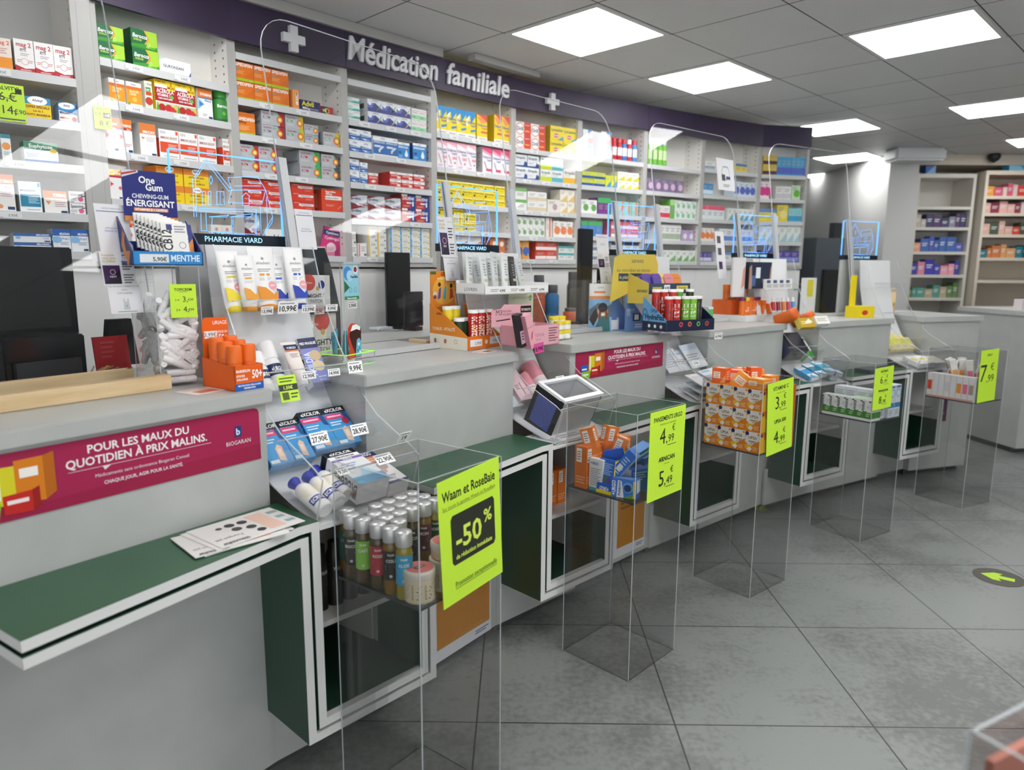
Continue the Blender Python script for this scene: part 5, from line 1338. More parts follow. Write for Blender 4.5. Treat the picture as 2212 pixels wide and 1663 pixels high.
S3 = 't Pour_des_raisons_écologiques,_les_sacs .5 .9 .05 666 c .92;t sont_à .5 .78 .05 666 c;t 0,10_centimes .5 .66 .06 8a5a5a c;p c4c6c8 .4,.12 .6,.12 .58,.5 .54,.5 .53,.4 .47,.4 .46,.5 .42,.5;p 3a8a5a .48,.24 .52,.3 .5,.2;L .2 .04 .8 .08 1 777'
def sheets(k, tl, tr, b3, nm, parts=(0, 1, 2)):
    u0, z1 = scr(k, tl); u1, _ = scr(k, tr); zz = [scr(k, p)[1] for p in b3]
    tops = [z1] + zz[:-1]
    for i, (a, b) in enumerate(zip(tops, zz)):
        if i in parts:
            sheet(SF[k] @ Tr(u0 + (0, -.006, .0)[i], -.0062 - .0012 * i - (0 if k == 1 else .0085), b), u1 - u0, a - b + .004, (S1, S2, S3)[i],
                  ['upper sheet with two blank code spaces taped to the %s screen', 'middle loyalty card sheet with purple card, %s screen', 'lower bag price sheet with carrier bag drawing, %s screen'][i] % nm, group='paper sheets on screens')
sheets(1, (201, 442), (273, 445), [(210, 547), (203, 618), (290, 676)], 'nearest')
sheets(2, (934, 410), (966, 410), [(934, 470), (940, 555), (965, 607)], 'second', (1, 2))
sheets(3, (1284, 508), (1309, 508), [(1282, 548), (1276, 580), (1300, 612)], 'third')
u0, z1 = scr(2, (632, 452)); u1, z0 = scr(2, (682, 540))
sheet(SF[2] @ Tr(u0, -.0145, z0), u1 - u0, z1 - z0, S1, 'code sheet taped on the left post of the second screen', group='paper sheets on screens')
u0, z1 = scr(4, (1546, 340)); u1, z0 = scr(4, (1588, 414))
sheet(SF[4] @ Tr(u0, -.0075, z0), u1 - u0, z1 - z0, 'o .5 .55 .22 .015 4a8a6a;t ATTENTION .5 .72 .04 4a8a6a cb .5;r .25 .3 .45 .5 444;r .5 .35 .75 .45 448;L .3 .1 .7 .2 2 777', 'notice with round arch drawing high on the fourth screen', group='paper sheets on screens')
u0, z1 = scr(4, (1545, 500)); u1, z0 = scr(4, (1572, 602))
sheet(SF[4] @ Tr(u0 - .02, -.0145, z0), u1 - u0, z1 - z0, 'r .2 .75 .6 .9 555;r .2 .5 .6 .65 555;r .2 .2 .6 .36 4a2a5a', 'narrow sheet with purple card low on the fourth screen', group='paper sheets on screens')

# ---------------- second counter
t = thing('patch_display', CT(2, .06, .36, ZT, 6), 'dark grey patch display with blue top on second counter', 'counter display')
YZm = Matrix(((0, 0, 1, 0), (1, 0, 0, 0), (0, 1, 0, 0), (0, 0, 0, 1)))
q = MB(); q.prism([(0, 0), (.19, 0), (.19, .36), (.06, .36), (.035, .3), (.0, .16)], 0, .003, '3c3e41', YZm); q.prism([(0, 0), (.19, 0), (.19, .36), (.06, .36), (.035, .3), (.0, .16)], .16, .163, '3c3e41', YZm); q.box(0, .163, .187, .19, 0, .38, '3c3e41')
q.face(SIDE_L(.19), .19, .36, 'r .42 .68 .6 .92 e4e8ea;c .5 .86 .02 8ab0d8;t SHIELD .5 .7 .03 4a5a6a c;r .38 .6 .7 .66 6a9ac8;r .4 .36 .58 .56 ece6e4;c .48 .5 .025 c84030;t MIGHTY .5 .38 .025 333 c;r .36 .3 .66 .35 9a3a3a')
q.build('side_frame', t)
q = MB(); q.box(.003, .16, .0, .186, .15, .17, '17181a'); q.face(FR(0, 0, .15), .16, .02, 't PATCHS_ANTI .35 .2 .5 c8c8c8 b .6'); q.build('divider', t)
q = MB(); q.box(.02, .15, .17, .186, .29, .38, 'a8d0cc'); q.face(FR(.02, .17, .29), .13, .09, 'r .4 .2 .55 .6 2a8ac8;r .85 .5 .96 1 1a1a1c;c .5 .8 .05 1a1a1c 3'); q.build('header_card', t)
q = MB(); q.box(.0, .163, -.001, .0, .0, .012, '222'); q.build('front_lip', t)
MP = 'c .28 .78 .26 d8402c;c .7 .7 .14 2a3a90;c .56 .58 .07 d0b050;t Hero. .2 .74 .07 f8d8d0 b .3;t MIGHTY .5 .28 .13 222 cb .8;t PATCH .5 .12 .11 555 c .7'
for i in range(3):
    box_item(CT(2, .075, .385 + i * .022, ZT + .1705, 6), .125, .1, .018, 'eeece8', MP, 'r 0 0 1 1 d8d4ce;r 0 .5 1 1 c8402c', 'white patch pack with red circle, upper row, %s from front' % ORD[i], 'patch pack', 'patch packs in the grey display', 'patch_pack')
    box_item(CT(2, .07, .37 + i * .026, ZT + .006, 6), .14, .142, .02, 'eeece2', MP.replace('.28 .78 .26', '.55 .85 .24').replace('c .7 .7 .14 2a3a90;', ''), 'r 0 0 1 1 d8402c;r 0 0 1 .5 eeece2;o .5 .6 .06 .015 f0d0c8', 'larger patch pack with red circle, lower row, %s from front' % ORD[i], 'patch pack', 'patch packs in the grey display', 'patch_pack')
price_tag(CT(2, .1, .355, ZT + .148, 6), '5,9€', 'price tag reading 5,9 on black band of patch display', w=.042, h=.024)
price_tag(CT(2, .19, .3, ZT + .165, 6), '2,90€', 'price tag reading 2,90 on mouth spray column', w=.042, h=.024)
t = thing('mouth_spray_display', CT(2, .05, .15, ZT, 14), 'clear column display with open mouth picture and green glowing tray', 'counter display')
q = MB()
for a, b, c, d in ((0, .15, 0, .003), (0, .15, .127, .13), (0, .003, 0, .13), (.147, .15, 0, .13)): q.box(a, b, c, d, .0, .036, 'acrylic')
q.box(.003, .147, .003, .127, 0, .004, 'acrylic'); q.build('tray', t)
q = MB()
for a, b, c, d in ((0, .15, -.0005, .0035), (0, .15, .1265, .1305), (-.0005, .0035, 0, .13), (.1465, .1505, 0, .13)): q.box(a, b, c, d, .036, .038, 'greenglow')
q.box(0, .15, -.0005, .0005, 0, .002, 'greenglow'); q.build('fluorescent_rim', t)
q = MB(); q.box(.04, .042, .03, .1, .004, .31, 'acrylic'); q.box(.118, .12, .03, .1, .004, .31, 'acrylic'); q.box(.04, .12, .098, .1, .004, .31, 'acrylic'); q.box(.036, .124, .026, .1, .31, .314, 'acrylic'); q.build('column', t)
q = MB()
for x_, y_, z_ in ((0, 0, .036), (.15, 0, .036), (.15, .13, .036), (.04, .03, .31), (.12, .03, .31), (.12, .1, .31)): q.box(x_ - .001, x_ + .001, y_ - .001, y_ + .001, .001, z_, 'edge')
q.box(-.001, .151, -.001, .001, 0, .003, 'edge'); q.box(.149, .151, -.001, .131, 0, .003, 'edge'); q.box(.036, .124, .025, .027, .308, .314, 'edge'); q.build('polished_edge', t)
q = MB(); q.box(.043, .117, .03, .032, .2, .306, '8fc8d8'); q.face(FR(.043, .03, .2), .074, .106, 'c .25 .75 .2 4a8ac8;c .4 .68 .16 a8d4e8;c .78 .85 .12 e8e4e0;c .78 .86 .08 8a2a2a;p 2a6a3a 0,.2 .35,.35 .0,.55;r 0 0 1 .1 3a8a5a;t PaperMint .7 .62 .07 2a4a6a cb .5;o .4 .28 .07 .01 4a8a9a;o .75 .28 .07 .01 4a8a9a;t Saveur_menthe .5 .02 .05 fff cb'); q.build('header_card', t)
q = MB()
q.prism([(.05, .02), (.11, .02), (.118, .05), (.118, .11), (.1, .125), (.07, .128), (.055, .115), (.05, .08), (.06, .05)], -.03, -.027, 'c8402c', FRONT)
F2 = Tr(.045, .0265, .01) @ FRONT
q.face(F2, .08, .13, 'p 3a1414 .14,.62 .3,.82 .6,.86 .9,.78 .88,.3 .7,.1 .5,.2 .3,.4;p f2f2f0 .2,.72 .34,.86 .6,.88 .86,.8 .84,.72 .6,.76 .4,.74;p 6ab0c8 .5,.1 .6,.5 .75,.55 .9,.45 .9,.1;c .72 .4 .04 e8f0f4;c .65 .25 .03 2a6a9a;c .8 .2 .04 dfeef4;c .76 .3 .025 2a6a9a', .0006); q.build('mouth_picture', t)
sp = MB(); sp.lathe([(.0065, 0), (.0065, .06), (.005, .075)], '4aa0b8', 10)
sm_ = sp.mesh('mouth_spray')
for i, (x, y, z, a) in enumerate(((.05, .075, .03, 5), (.06, .085, .02, -6), (.1, .08, .02, 8), (.11, .075, .01, -4))):
    tag(obj('mouth_spray', sm_, None, CT(2, .05, .15, ZT, 14) @ Tr(x, y, .006 + z) @ Ry(a)), 'blue speckled mouth spray in clear column, %s' % pos_words(i, 4), 'mouth spray', 'mouth sprays')
q = MB(); q.box(0, .045, 0, .02, 0, .012, 'e8ead0'); q.face(TOPF(.012), .045, .02, 'L .1 .1 .9 .9 2 8a8')
tag(q.build('small_pack', None, CT(2, .05, .15, ZT, 14) @ Tr(.03, .012, .006) @ Rz(12)), 'small pale pack lying in the green rimmed tray', 'small pack')
# effervescent tubes display
AT = CT(2, .615, .155)
t = thing('vitamin_display', AT, 'orange and cream vitamin display at end of second counter', 'counter display')
aw, ad = .19, .185
q = MB(); q.box(0, aw, 0, ad, 0, .003, 'ece4d2'); q.box(0, aw, 0, .003, 0, .05, 'e0741f')
q.box(0, aw, ad - .003, ad, 0, .15, 'e0741f')
for a, b in ((0, .003), (aw - .003, aw)):
    q.prism([(0, 0), (ad, 0), (ad, .165), (ad * .55, .12), (0, .05)], a, b, 'e58a2a', YZm)
q.poly([(-.0006, 0, 0), (-.0006, ad, 0), (-.0006, ad, .055), (-.0006, 0, .045)], 'ece4d2')
q.face(SIDE_L(ad), ad, .16, 't Arko .18 .78 .06 8a4a1a b;t TONUS_-_VITALITÉ .08 .42 .07 fbe8cc b .6;o .15 .18 .05 .01 a98;o .42 .18 .05 .01 a98;o .7 .18 .05 .01 a98;r .13 .13 .17 .22 555;r .4 .13 .44 .22 c44', .001)
q.face(FR(), aw, .05, 'r .08 .25 .44 .75 e8e8ea;t 5,90€ .42 .35 .22 333 r;r .68 .3 .98 .85 e8e8ea;t 4,90€ .96 .42 .22 333 r;c .57 .5 .16 f4e0d0')
q.build('tray', t)
q = MB(); q.box(.0, .15, ad - .006, ad - .003, .15, .285, 'e58a2a')
q.face(FR(.0, ad - .006, .15), .15, .135, 'c .5 .45 .4 f0b040 1.2;r 0 .9 .2 .98 4a6a3a;t AZINC .5 .86 .1 3a2a1a cb .25;t VOTRE_IMMUNITÉ .5 .76 .05 fbe8cc cb .6;p 6a4aa0 .25,.2 .3,.5 .38,.55 .36,.25;c .32 .62 .06 4a2a1a;p 4ab0c8 .45,.25 .5,.55 .58,.55 .55,.2;c .53 .64 .05 c89a6a;p c8402c .7,.2 .72,.5 .8,.5 .85,.25;c .76 .58 .06 2a1a1a;c .15 .35 .08 e8e0d0;c .15 .28 .06 8a3a5a')
q.build('back_card', t)
def can(T, r, h, body, cap, lab, group, dsl='', lab2=None, caph=.012):
    t = thing('tablet_tube', T, lab, 'tablet tube', group)
    q = MB(); q.lathe([(r * .96, 0), (r, .002), (r, h - caph)], body, 20)
    if dsl: wrap(q, r + .0003, .004, h - caph - .002, -165, -15, body, dsl)
    q.build('body', t)
    q = MB(); q.lathe([(r * 1.06, 0), (r * 1.08, caph * .85), (r, caph)], cap, 20, Tr(0, 0, h - caph)); q.build('cap', t)
    return t
for i, x in enumerate((.058, .1, .145)):
    can(AT @ Tr(x, .022, .02), .0185, .125, 'b8221c', 'f2f0ee', 'red tablet tube with white cap, %s of front row' % ('left', 'middle', 'right')[i], 'red tablet tubes', 't Vitascorbol .5 .5 .3 f8e8d8 vbc .9;c .45 .5 .12 f0c030;r 0 0 1 .2 c85a1c')
for i, (x, y, z, c, lab) in enumerate(((.028, .12, .045, 'ead22a', 'yellow tablet tube with white cap, left at back of display'), (.07, .12, .045, 'ead22a', 'yellow tablet tube with white cap, right at back of display'), (.03, .065, .004, '2a3a26', 'dark green tablet tube with white cap, left middle of display'), (.065, .07, .004, '1f4a2a', 'dark green tablet tube with leaf, right middle of display'))):
    can(AT @ Tr(x, y, z), .0195, .11, c, 'f2f0ee', lab, 'other tablet tubes', 't AZINC .5 .45 .16 333 cb .7;r .1 .75 .9 .9 f4f0d0' if i < 2 else 'p 5aba3a .5,.1 .9,.3 .6,.6;p e8d03a .5,.1 .6,.6 .45,.4')
q = MB(); q.box(0, .1, 0, .02, 0, .012, 'wood'); tag(q.build('wooden_stick', None, CT(2, .72, .44, ZT, 88)), 'short pale wooden stick on the second counter', 'wooden stick')
q = MB(); q.box(0, .09, 0, .06, 0, .0006, 'efe6e0'); q.face(TOPF(.0006), .09, .06, 'L .05 .7 .5 .9 1 d89080;r .3 .1 .9 .6 8a6a4a')
tag(q.build('flyer', None, CT(2, .6, .06, ZT, 8)), 'small flat leaflet before the orange vitamin display', 'leaflet')
# staff side of second counter: monitors and box of vials
t = thing('staff_desk', frame((-1.05, 2.55), 53), 'white staff desk behind the second counter', 'desk')
MB().box(.05, 1.35, .0, .34, 1.0, 1.03, 'white').build('desk_top', t)
MB().box(.1, 1.3, .03, .32, 0, 1.0, 'white').build('desk_body', t)
SD = frame((-1.05, 2.55), 53)
def desk_at(px, z=1.031):
    p = SD.inverted() @ atz(px[0], px[1], z); return p.x, p.y
x, y = desk_at((815, 716))
t = thing('clear_box', SD @ Tr(x, y, 1.031), 'small clear box holding white vials behind second counter', 'acrylic box')
q = MB()
for a, b, c, d in ((0, .13, 0, .002), (0, .13, .08, .082), (0, .002, 0, .082), (.128, .13, 0, .082)): q.box(a, b, c, d, 0, .1, 'acrylic')
q.build('walls', t)
for i in range(5):
    q = MB(); q.lathe([(.009, 0), (.009, .055), (.007, .06)], 'e8ecf2', 12)
    tag(q.build('vial', None, SD @ Tr(x + .015 + i * .024, y + .07, 1.04) @ Rx(90)), 'white vial lying in the small clear box, %s' % pos_words(i, 5), 'vial', 'vials in the small clear box')
x, y = desk_at((880, 716))
for nm, T, w, h, lab in (('monitor', SD @ Tr(x + .01, y + .02, 1.031), .13, .2, 'short black monitor back with white hook, behind second counter'), ('monitor', SD @ Tr(x + .0, y + .14, 1.031), .17, .4, 'tall black monitor back behind the second screen')):
    t = thing(nm, T, lab, 'monitor', 'black monitors')
    MB().box(0, w, 0, .02, .02, h, 'black').build('screen', t, None, .003)
    MB().box(w * .3, w * .7, -.03, .06, 0, .02, 'black').build('foot', t)
    if h < .3:
        q = MB(); q.tube([(.115, -.01, .15), (.1, -.03, .15), (.1, -.03, .13)], .004, 'f0f0f0', 6); q.build('hook', t)
        q = MB(); q.face(FR(.03, 0, .04), .05, .06, 'L 0 0 1 1 6 4a4c50'); q.build('rating_plate', t)

# ---------------- second rack
t = thing('tube_tray', BF[2] @ Tr(-.06, .1, 1.262), 'white tray of slim grey tubes on top of second rack', 'display tray')
q = MB(); q.box(0, .36, 0, .15, 0, .004, 'eeeeec'); q.box(0, .36, 0, .003, 0, .03, 'eeeeec'); q.box(0, .003, 0, .15, 0, .04, 'eeeeec'); q.box(.357, .36, 0, .15, 0, .04, 'eeeeec'); q.box(0, .36, .147, .15, 0, .05, 'eeeeec')
q.face(FR(), .36, .03, 't 4,99€ .3 .3 .3 333 rb;t 4,99€ .6 .3 .3 333 rb;t 4,99€ .93 .3 .3 333 rb;L .08 .3 .2 .7 2 999;L .38 .3 .5 .7 2 999;L .7 .3 .82 .7 2 999'); q.face(SIDE_L(.15), .15, .04, 't LOVREN .3 .3 .3 555 ')
q.build('tray', t)
rr = random.Random(2)
for i in range(11):
    dark = i in (9,)
    col = '2a2a28' if dark else ('cfd2d0', 'c4c8c8', 'd8dad6')[i % 3]
    x = .02 + (i % 6) * .052 + (0 if i < 6 else .03); y = .1 if i < 6 else .045
    squeeze_tube(BF[2] @ Tr(-.06 + x, .1 + y, 1.267) @ Rx(-10) @ Ry(rr.uniform(-4, 10)), .036, .14 + rr.uniform(-.01, .012), col, None, 't LOVREN .5 .88 .05 777 c .7;L .3 .3 .7 .8 5 8a8c8e;r .2 .1 .8 .2 b8b4a0', 'slim %s tube in white tray, %s row, %s' % ('black' if dark else 'grey', 'back' if i < 6 else 'front', pos_words(i if i < 6 else i - 6, 6 if i < 6 else 5)), 'slim tubes in the white tray', '8a8d8e', th=.011)
t = thing('pink_bin', BF[2] @ Tr(.02, -.02, 1.075), 'pale pink mascara bin with tall price card', 'counter display')
q = MB(); w_, d_, h_ = .2, .12, .075
q.box(0, w_, 0, .003, 0, h_, 'dfa9b2'); q.box(0, w_, d_ - .003, d_, 0, h_, 'dfa9b2'); q.box(0, .003, 0, d_, 0, h_, 'd49aa4'); q.box(w_ - .003, w_, 0, d_, 0, h_, 'dfa9b2'); q.box(0, w_, 0, d_, 0, .003, 'dfa9b2')
q.face(FR(), w_, h_, 'o .2 .55 .07 .02 8a5a64;o .28 .55 .07 .02 8a5a64;o .36 .55 .07 .02 8a5a64;o .44 .55 .07 .02 8a5a64;o .52 .55 .07 .02 8a5a64;t MADE_IN_ITALY .35 .3 .06 8a5a64 c;L .68 .15 .95 .9 6 8a5a64'); q.build('bin', t)
q = MB(); q.prism([(-.05, .07), (.17, .065), (.17, .145), (.02, .15), (.0, .135), (-.05, .13)], -.118, -.115, 'e0aab4', FRONT); q.face(FR(-.05, .115, .07), .22, .075, 't M3 .1 .55 .26 6a3a44 ;t MASCARA .26 .68 .1 6a3a44;t VOLUME_INFINI .26 .52 .1 6a3a44;p 2a1a1c .1,.25 .45,.3 .45,.36 .1,.3;t 3,99€ .66 .18 .34 2a1a1c b .3;r .72 .62 1 .95 1a1416;t PIÙ_VENDUTO .86 .7 .12 e8e0e0 cb .24'); q.build('price_card', t)
box_item(BF[2] @ Tr(-.012, -.035, 1.078) @ Ry(-14), .03, .12, .025, '2a2428', 'r .1 .1 .9 .5 b9a; L .3 .2 .7 .45 3 444', '', 'slim black mascara carton tilted beside pink bin', 'mascara box', None, 'mascara_box')
box_item(BF[2] @ Tr(.018, -.055, 1.072) @ Ry(-18), .034, .125, .03, 'e0a4ae', 'p c04a6a .2,.25 .5,.3 .8,.5 .5,.45;r 0 .62 1 .64 b87a88', 'r 0 0 1 1 d090a0', 'slim pink mascara carton tilted before the pink bin', 'mascara box', None, 'mascara_box')
price_tag(BF[2] @ Tr(.03, -.062, 1.055) @ Ry(-6), '8,99€', 'bright pink price tag under the pink mascara carton', w=.05, h=.036, col='e04a9a')
t = thing('lip_balm_display', BF[2] @ Tr(.2, .13, 1.07), 'cream organic lip balm display with green lettering', 'counter display')
q = MB(); q.box(0, .15, .09, .093, 0, .19, 'dfe3cc'); q.face(FR(0, .09, 0), .15, .19, 'c .88 .88 .06 8ac04a;t CARMEX .15 .84 .07 a9b88a i;t SOINS_LÈVRES .1 .68 .06 5a6a4a b .8;t BIO .08 .5 .12 4a8a2a b;t naturels .15 .38 .07 6a7a4a i;r 0 .2 1 .26 e8b88a;r 0 .14 1 .2 c8d890'); q.build('back_card', t)
q = MB(); q.box(-.02, .17, 0, .09, 0, .02, 'e4e8d4'); q.build('tray', t)
for i in range(10):
    c = ('8ac83a', 'e8d83a', 'e88a3a', '5ab0b0')[i % 4]
    q = MB(); q.lathe([(.0085, 0), (.0085, .06)], c, 10)
    tag(q.build('lip_balm', None, BF[2] @ Tr(.19 + .018 * i, .2 - .007 * (i % 3), 1.1) @ Rx(-70) @ Tr(0, 0, -.06)), 'bright coloured lip balm lying in organic display, %s' % pos_words(i, 10), 'lip balm', 'coloured lip balms')
box_item(U(2, 3, .0, .032, .004), .075, .15, .026, 'cfdde2', 'L .2 .3 .8 .5 3 789;p 555 .55,.35 .6,.3 .3,.75 .28,.72', 'r 0 0 1 1 b4c6cc', 'pale blue cosmetics carton low at left of second rack')
box_item(U(2, 3, .055, .05, .015), .07, .16, .026, 'e4c4ca', 't LOVREN .5 .82 .07 8a6a70 c .6;p 4a3a3e .6,.15 .66,.15 .66,.5 .6,.5;L .15 .3 .5 .45 3 8a6a70', 'r 0 0 1 1 d0aab2', 'pale pink cosmetics carton leaning on second rack')
for x, out, up, r, h, lab in ((.215, .045, .02, .034, .15, 'larger pink jar with clear base tilted on second rack'), (.155, .035, .01, .028, .12, 'smaller pink jar behind the dotted black box')):
    t = thing('pink_jar', U(2, 3, x, out, up), lab, 'jar', 'pink jars')
    q = MB(); q.lathe([(r * .9, 0), (r, .006), (r, h * .5)], 'e2d2d0', 22); q.build('body', t)
    q = MB(); q.lathe([(r * 1.02, 0), (r * 1.02, h * .44), (r * .9, h * .5)], 'dd94a0', 22, Tr(0, 0, h * .5)); q.build('lid', t)
box_item(U(2, 3, .165, .05, .0), .04, .14, .02, 'e2963a', 'L .2 .3 .8 .6 3 fbd8b0', '', 'orange carton between the two pink jars')
price_tag(rack_tier(2, 3) @ Tr(.21, .02, TIER[3][2] + .006) @ Rx(-90) @ Rx(14), '15,90€', 'price tag in front of the larger pink jar', w=.05, h=.026)
# black box with blue dots, open top, clear front, leaning in the lowest tier
DBX = BF[2] @ Matrix(((1, 0, 0, .045), (0, .91, -.41, -.119), (0, .41, .91, .746), (0, 0, 0, 1)))
t = thing('dotted_box', DBX, 'black box with blue dot pattern and open white rimmed top, tilted', 'display box')
w_, d_, h_ = .235, .135, .16
q = MB(); q.box(0, .004, 0, d_, 0, h_, '16171b'); q.box(w_ - .004, w_, 0, d_, 0, h_, '16171b'); q.box(0, w_, d_ - .004, d_, 0, h_, '16171b'); q.box(0, w_, 0, d_, 0, .004, '16171b'); q.box(.0041, w_ - .0041, d_ - .0045, d_ - .0041, .0041, h_ - .002, 'c4c5c8'); q.box(.0041, w_ - .0041, .004, d_ - .0045, .0041, .0045, 'c4c5c8'); q.box(w_ - .0045, w_ - .0041, .004, d_ - .0045, .0045, h_ - .002, 'd0d0d2')
dots = ';'.join('=c %.3f %.3f .0145 6474d8' % (.16 + .046 * i + (.023 if j % 2 else 0), .14 + .036 * j) for i in range(15) for j in range(20))
q.face(SIDE_L(d_), d_, h_, dots)
q.build('black_shell', t)
MB().box(.004, w_ - .004, 0, .003, .004, h_ - .012, 'b4b6b8').build('grey_front', t)
q = MB()
for a, b, c, d in ((0, w_, -.004, .016), (0, w_, d_ - .014, d_ + .002), (-.002, .014, .016, d_ - .014), (w_ - .014, w_ + .002, .016, d_ - .014)): q.box(a, b, c, d, h_ - .002, h_ + .008, 'e4e6e8')
q.build('white_rim', t)
# ---------------- third counter
t = thing('balm_rack', CT(3, .075, .14, ZT, 4), 'small clear rack of yellow topped jars at left of third counter', 'acrylic rack')
q = MB(); q.box(0, .115, 0, .07, 0, .004, 'acrylic'); q.box(0, .003, 0, .07, 0, .08, 'acrylic'); q.box(.112, .115, 0, .07, 0, .08, 'acrylic'); q.box(0, .115, .067, .07, 0, .1, 'acrylic'); q.build('rack', t)
for i, (x, y, z) in enumerate(((.03, .022, .004), (.078, .022, .004), (.03, .022, .042), (.078, .022, .042), (.03, .05, .06), (.078, .05, .06))):
    t = thing('balm_jar', CT(3, .075, .14, ZT, 4) @ Tr(x, y, z), 'white jar with yellow lid, %s of the small clear rack' % ['bottom left', 'bottom right', 'middle left', 'middle right', 'back left', 'back right'][i], 'jar', 'yellow lidded jars')
    q = MB(); q.lathe([(.02, 0), (.021, .003), (.021, .022)], 'ecebe2', 18); wrap(q, .0213, .004, .02, -170, -10, 'f2f1ea', 'L .2 .2 .8 .8 2 667'); q.build('body', t)
    q = MB(); q.lathe([(.0225, 0), (.0225, .012), (.021, .014)], 'e6cf2a', 18, Tr(0, 0, .022)); q.build('lid', t)
ST3 = CT(3, .56, .3, ZT, -18)
t = thing('supplement_display', ST3, 'white display with laughing skier photo on third counter', 'counter display')
q = MB(); w_, d_ = .11, .1
q.box(0, .004, 0, d_, 0, .22, 'e4e4e2'); q.box(w_ - .004, w_, 0, d_, 0, .06, 'e4e4e2'); q.box(0, w_, d_ - .004, d_, 0, .22, 'e4e4e2'); q.box(0, w_, 0, .004, 0, .05, 'e4e4e2'); q.box(0, w_, 0, d_, 0, .004, 'e4e4e2')
q.build('tray', t)
q = MB(); q.prism([(-.055, 0), (.055, 0), (.055, .225), (-.055, .225)], 0, .003, 'e8e8e8', Rz(-22) @ FRONT)
q.face(Rz(-22) @ FR(-.055, -.003, 0), .11, .225, 't LAPMA .5 .9 .03 789 c .4;r .2 .8 .7 .84 e8904a;r 0 .68 1 .74 e8904a;r 0 .0 1 .68 7fb0d8;p 5a6a78 0,.45 .4,.6 .7,.5 1,.58 1,.3 0,.3;p 3a2a1a .0,.25 .3,.5 .4,.3 .2,.1;p 2f6a6a .2,0 .95,0 .9,.3 .6,.36 .4,.2;c .6 .42 .11 d8a080;p 7a4a24 .45,.5 .4,.2 .5,.25 .55,.4;p 7a4a24 .78,.48 .85,.2 .75,.25 .7,.4;c .6 .5 .1 1c1c20;r .42 .44 .8 .5 2a2a34;p f4f0ee .52,.37 .7,.37 .66,.33 .56,.33')
q.build('photo_card', t)
q = MB(); q.box(.02, .1, .092, .095, .1, .225, '2a4a2a'); q.face(FR(.02, .092, .1), .08, .125, 'c .4 .65 .14 c8906a;c .4 .72 .1 1c1c20;r .6 .1 .95 .6 8ac04a;r .1 .1 .5 .4 3a3a2a;r .5 .75 1 .98 e4e4e2'); q.build('back_card', t)
for i, (x, y, z) in enumerate(((.03, .03, .004), (.075, .03, .004), (.05, .03, .045), (.05, .065, .07))):
    q = MB(); q.lathe([(.001, 0), (.016, .004), (.019, .02), (.019, .05), (.016, .066), (.001, .07)], 'e6e4e0', 16, Ry(90) @ Tr(-.02, 0, -.035))
    tag(q.build('capsule_pot', None, ST3 @ Tr(x, y, z)), 'white rounded pot in the skier display, %s' % ['lower left', 'lower right', 'middle', 'uppermost'][i], 'pot', 'white pots in the skier display')
t = thing('blue_display', CT(3, .62, .2, ZT, -8), 'soft blue wedge shaped counter display on third counter', 'counter display')
q = MB(); q.prism([(0, 0), (.17, 0), (.17, .02), (.02, .17), (0, .17)], 0, .004, '6a88bc', FRONT); q.prism([(0, 0), (.17, 0), (.17, .02), (.02, .17), (0, .17)], -.09, -.086, '6a88bc', FRONT); q.box(.0, .17, 0, .09, 0, .003, '6a88bc')
q.face(FR(0, -.004, 0), .17, .12, 'r .05 .62 .2 .9 9ab;t RELAX .06 .8 .1 c8d8f0;r .3 .4 .6 .7 2a3040;r .36 .45 .54 .66 e0e4e8;L .4 .12 .75 .3 2 c8d8f0;o .85 .15 .06 .02 c8d8f0'); q.build('tray', t)
t = thing('clear_dispenser', CT(3, .52, .36, ZT, 0), 'clear acrylic ladder stand left of the skier display', 'acrylic stand')
q = MB(); q.box(0, .003, 0, .1, 0, .24, 'acrylic'); q.box(.1, .103, 0, .1, 0, .24, 'acrylic'); q.box(0, .103, .098, .1, 0, .2, 'acrylic'); q.build('stand', t)
sheet(CT(3, .68, .42, ZT + .2, -5), .09, .09, 't LA_NATURE .5 .3 .12 ddd cb .8;c .8 .6 .1 c84a3a;r .3 .55 .6 .62 777', 'small black sign with white lettering behind the skier display', '1c1d20', 'sign', 'black_sign')
x = .5
t = thing('monitor', CT(3, .8, .62, ZT), 'narrow black monitor edge behind third screen sheets', 'monitor', 'black monitors')
MB().box(0, .1, 0, .03, .0, .5, 'black').build('screen', t, None, .003)
MB().box(-.02, .12, -.02, .08, -.0, .012, 'black').build('foot', t)
# yellow case display and tablet tubes on third rack
t = thing('case_display', BF[3] @ Tr(-.1, .04, 1.245) @ Rz(-2), 'yellow and navy case display with rounded back card', 'counter display')
q = MB(); q.prism([(-.12, -.045), (.0, .0), (.18, .0), (.18, .13), (.16, .178), (-.06, .178), (-.1, .16)], -.14, -.137, 'd9c255', FRONT)
q.face(FR(-.1, .137, .0), .28, .178, 't saneez .52 .78 .11 3a4a5a c .42;t les_microbes_en_moins .06 .54 .09 5a5a3a i .75;r .1 .3 .62 .5 3a4658;t le_plaisir_en_plus .36 .36 .09 e8e0b0 ci .48')
q.build('back_card', t)
YS = Matrix(((0, 0, 1, 0), (1, 0, 0, 0), (0, 1, 0, 0), (0, 0, 0, 1)))
q = MB(); q.prism([(0, -.045), (.137, -.05), (.137, .09), (0, .045)], -.012, -.009, 'd9c255', YS @ Tr(0, 0, 0)); q.face(Tr(-.012, 0, 0) @ SIDE_L(.137, -.045), .137, .09, 't saneez .45 .55 .2 3a4a5a i .5', .001); q.build('side_panel', t)
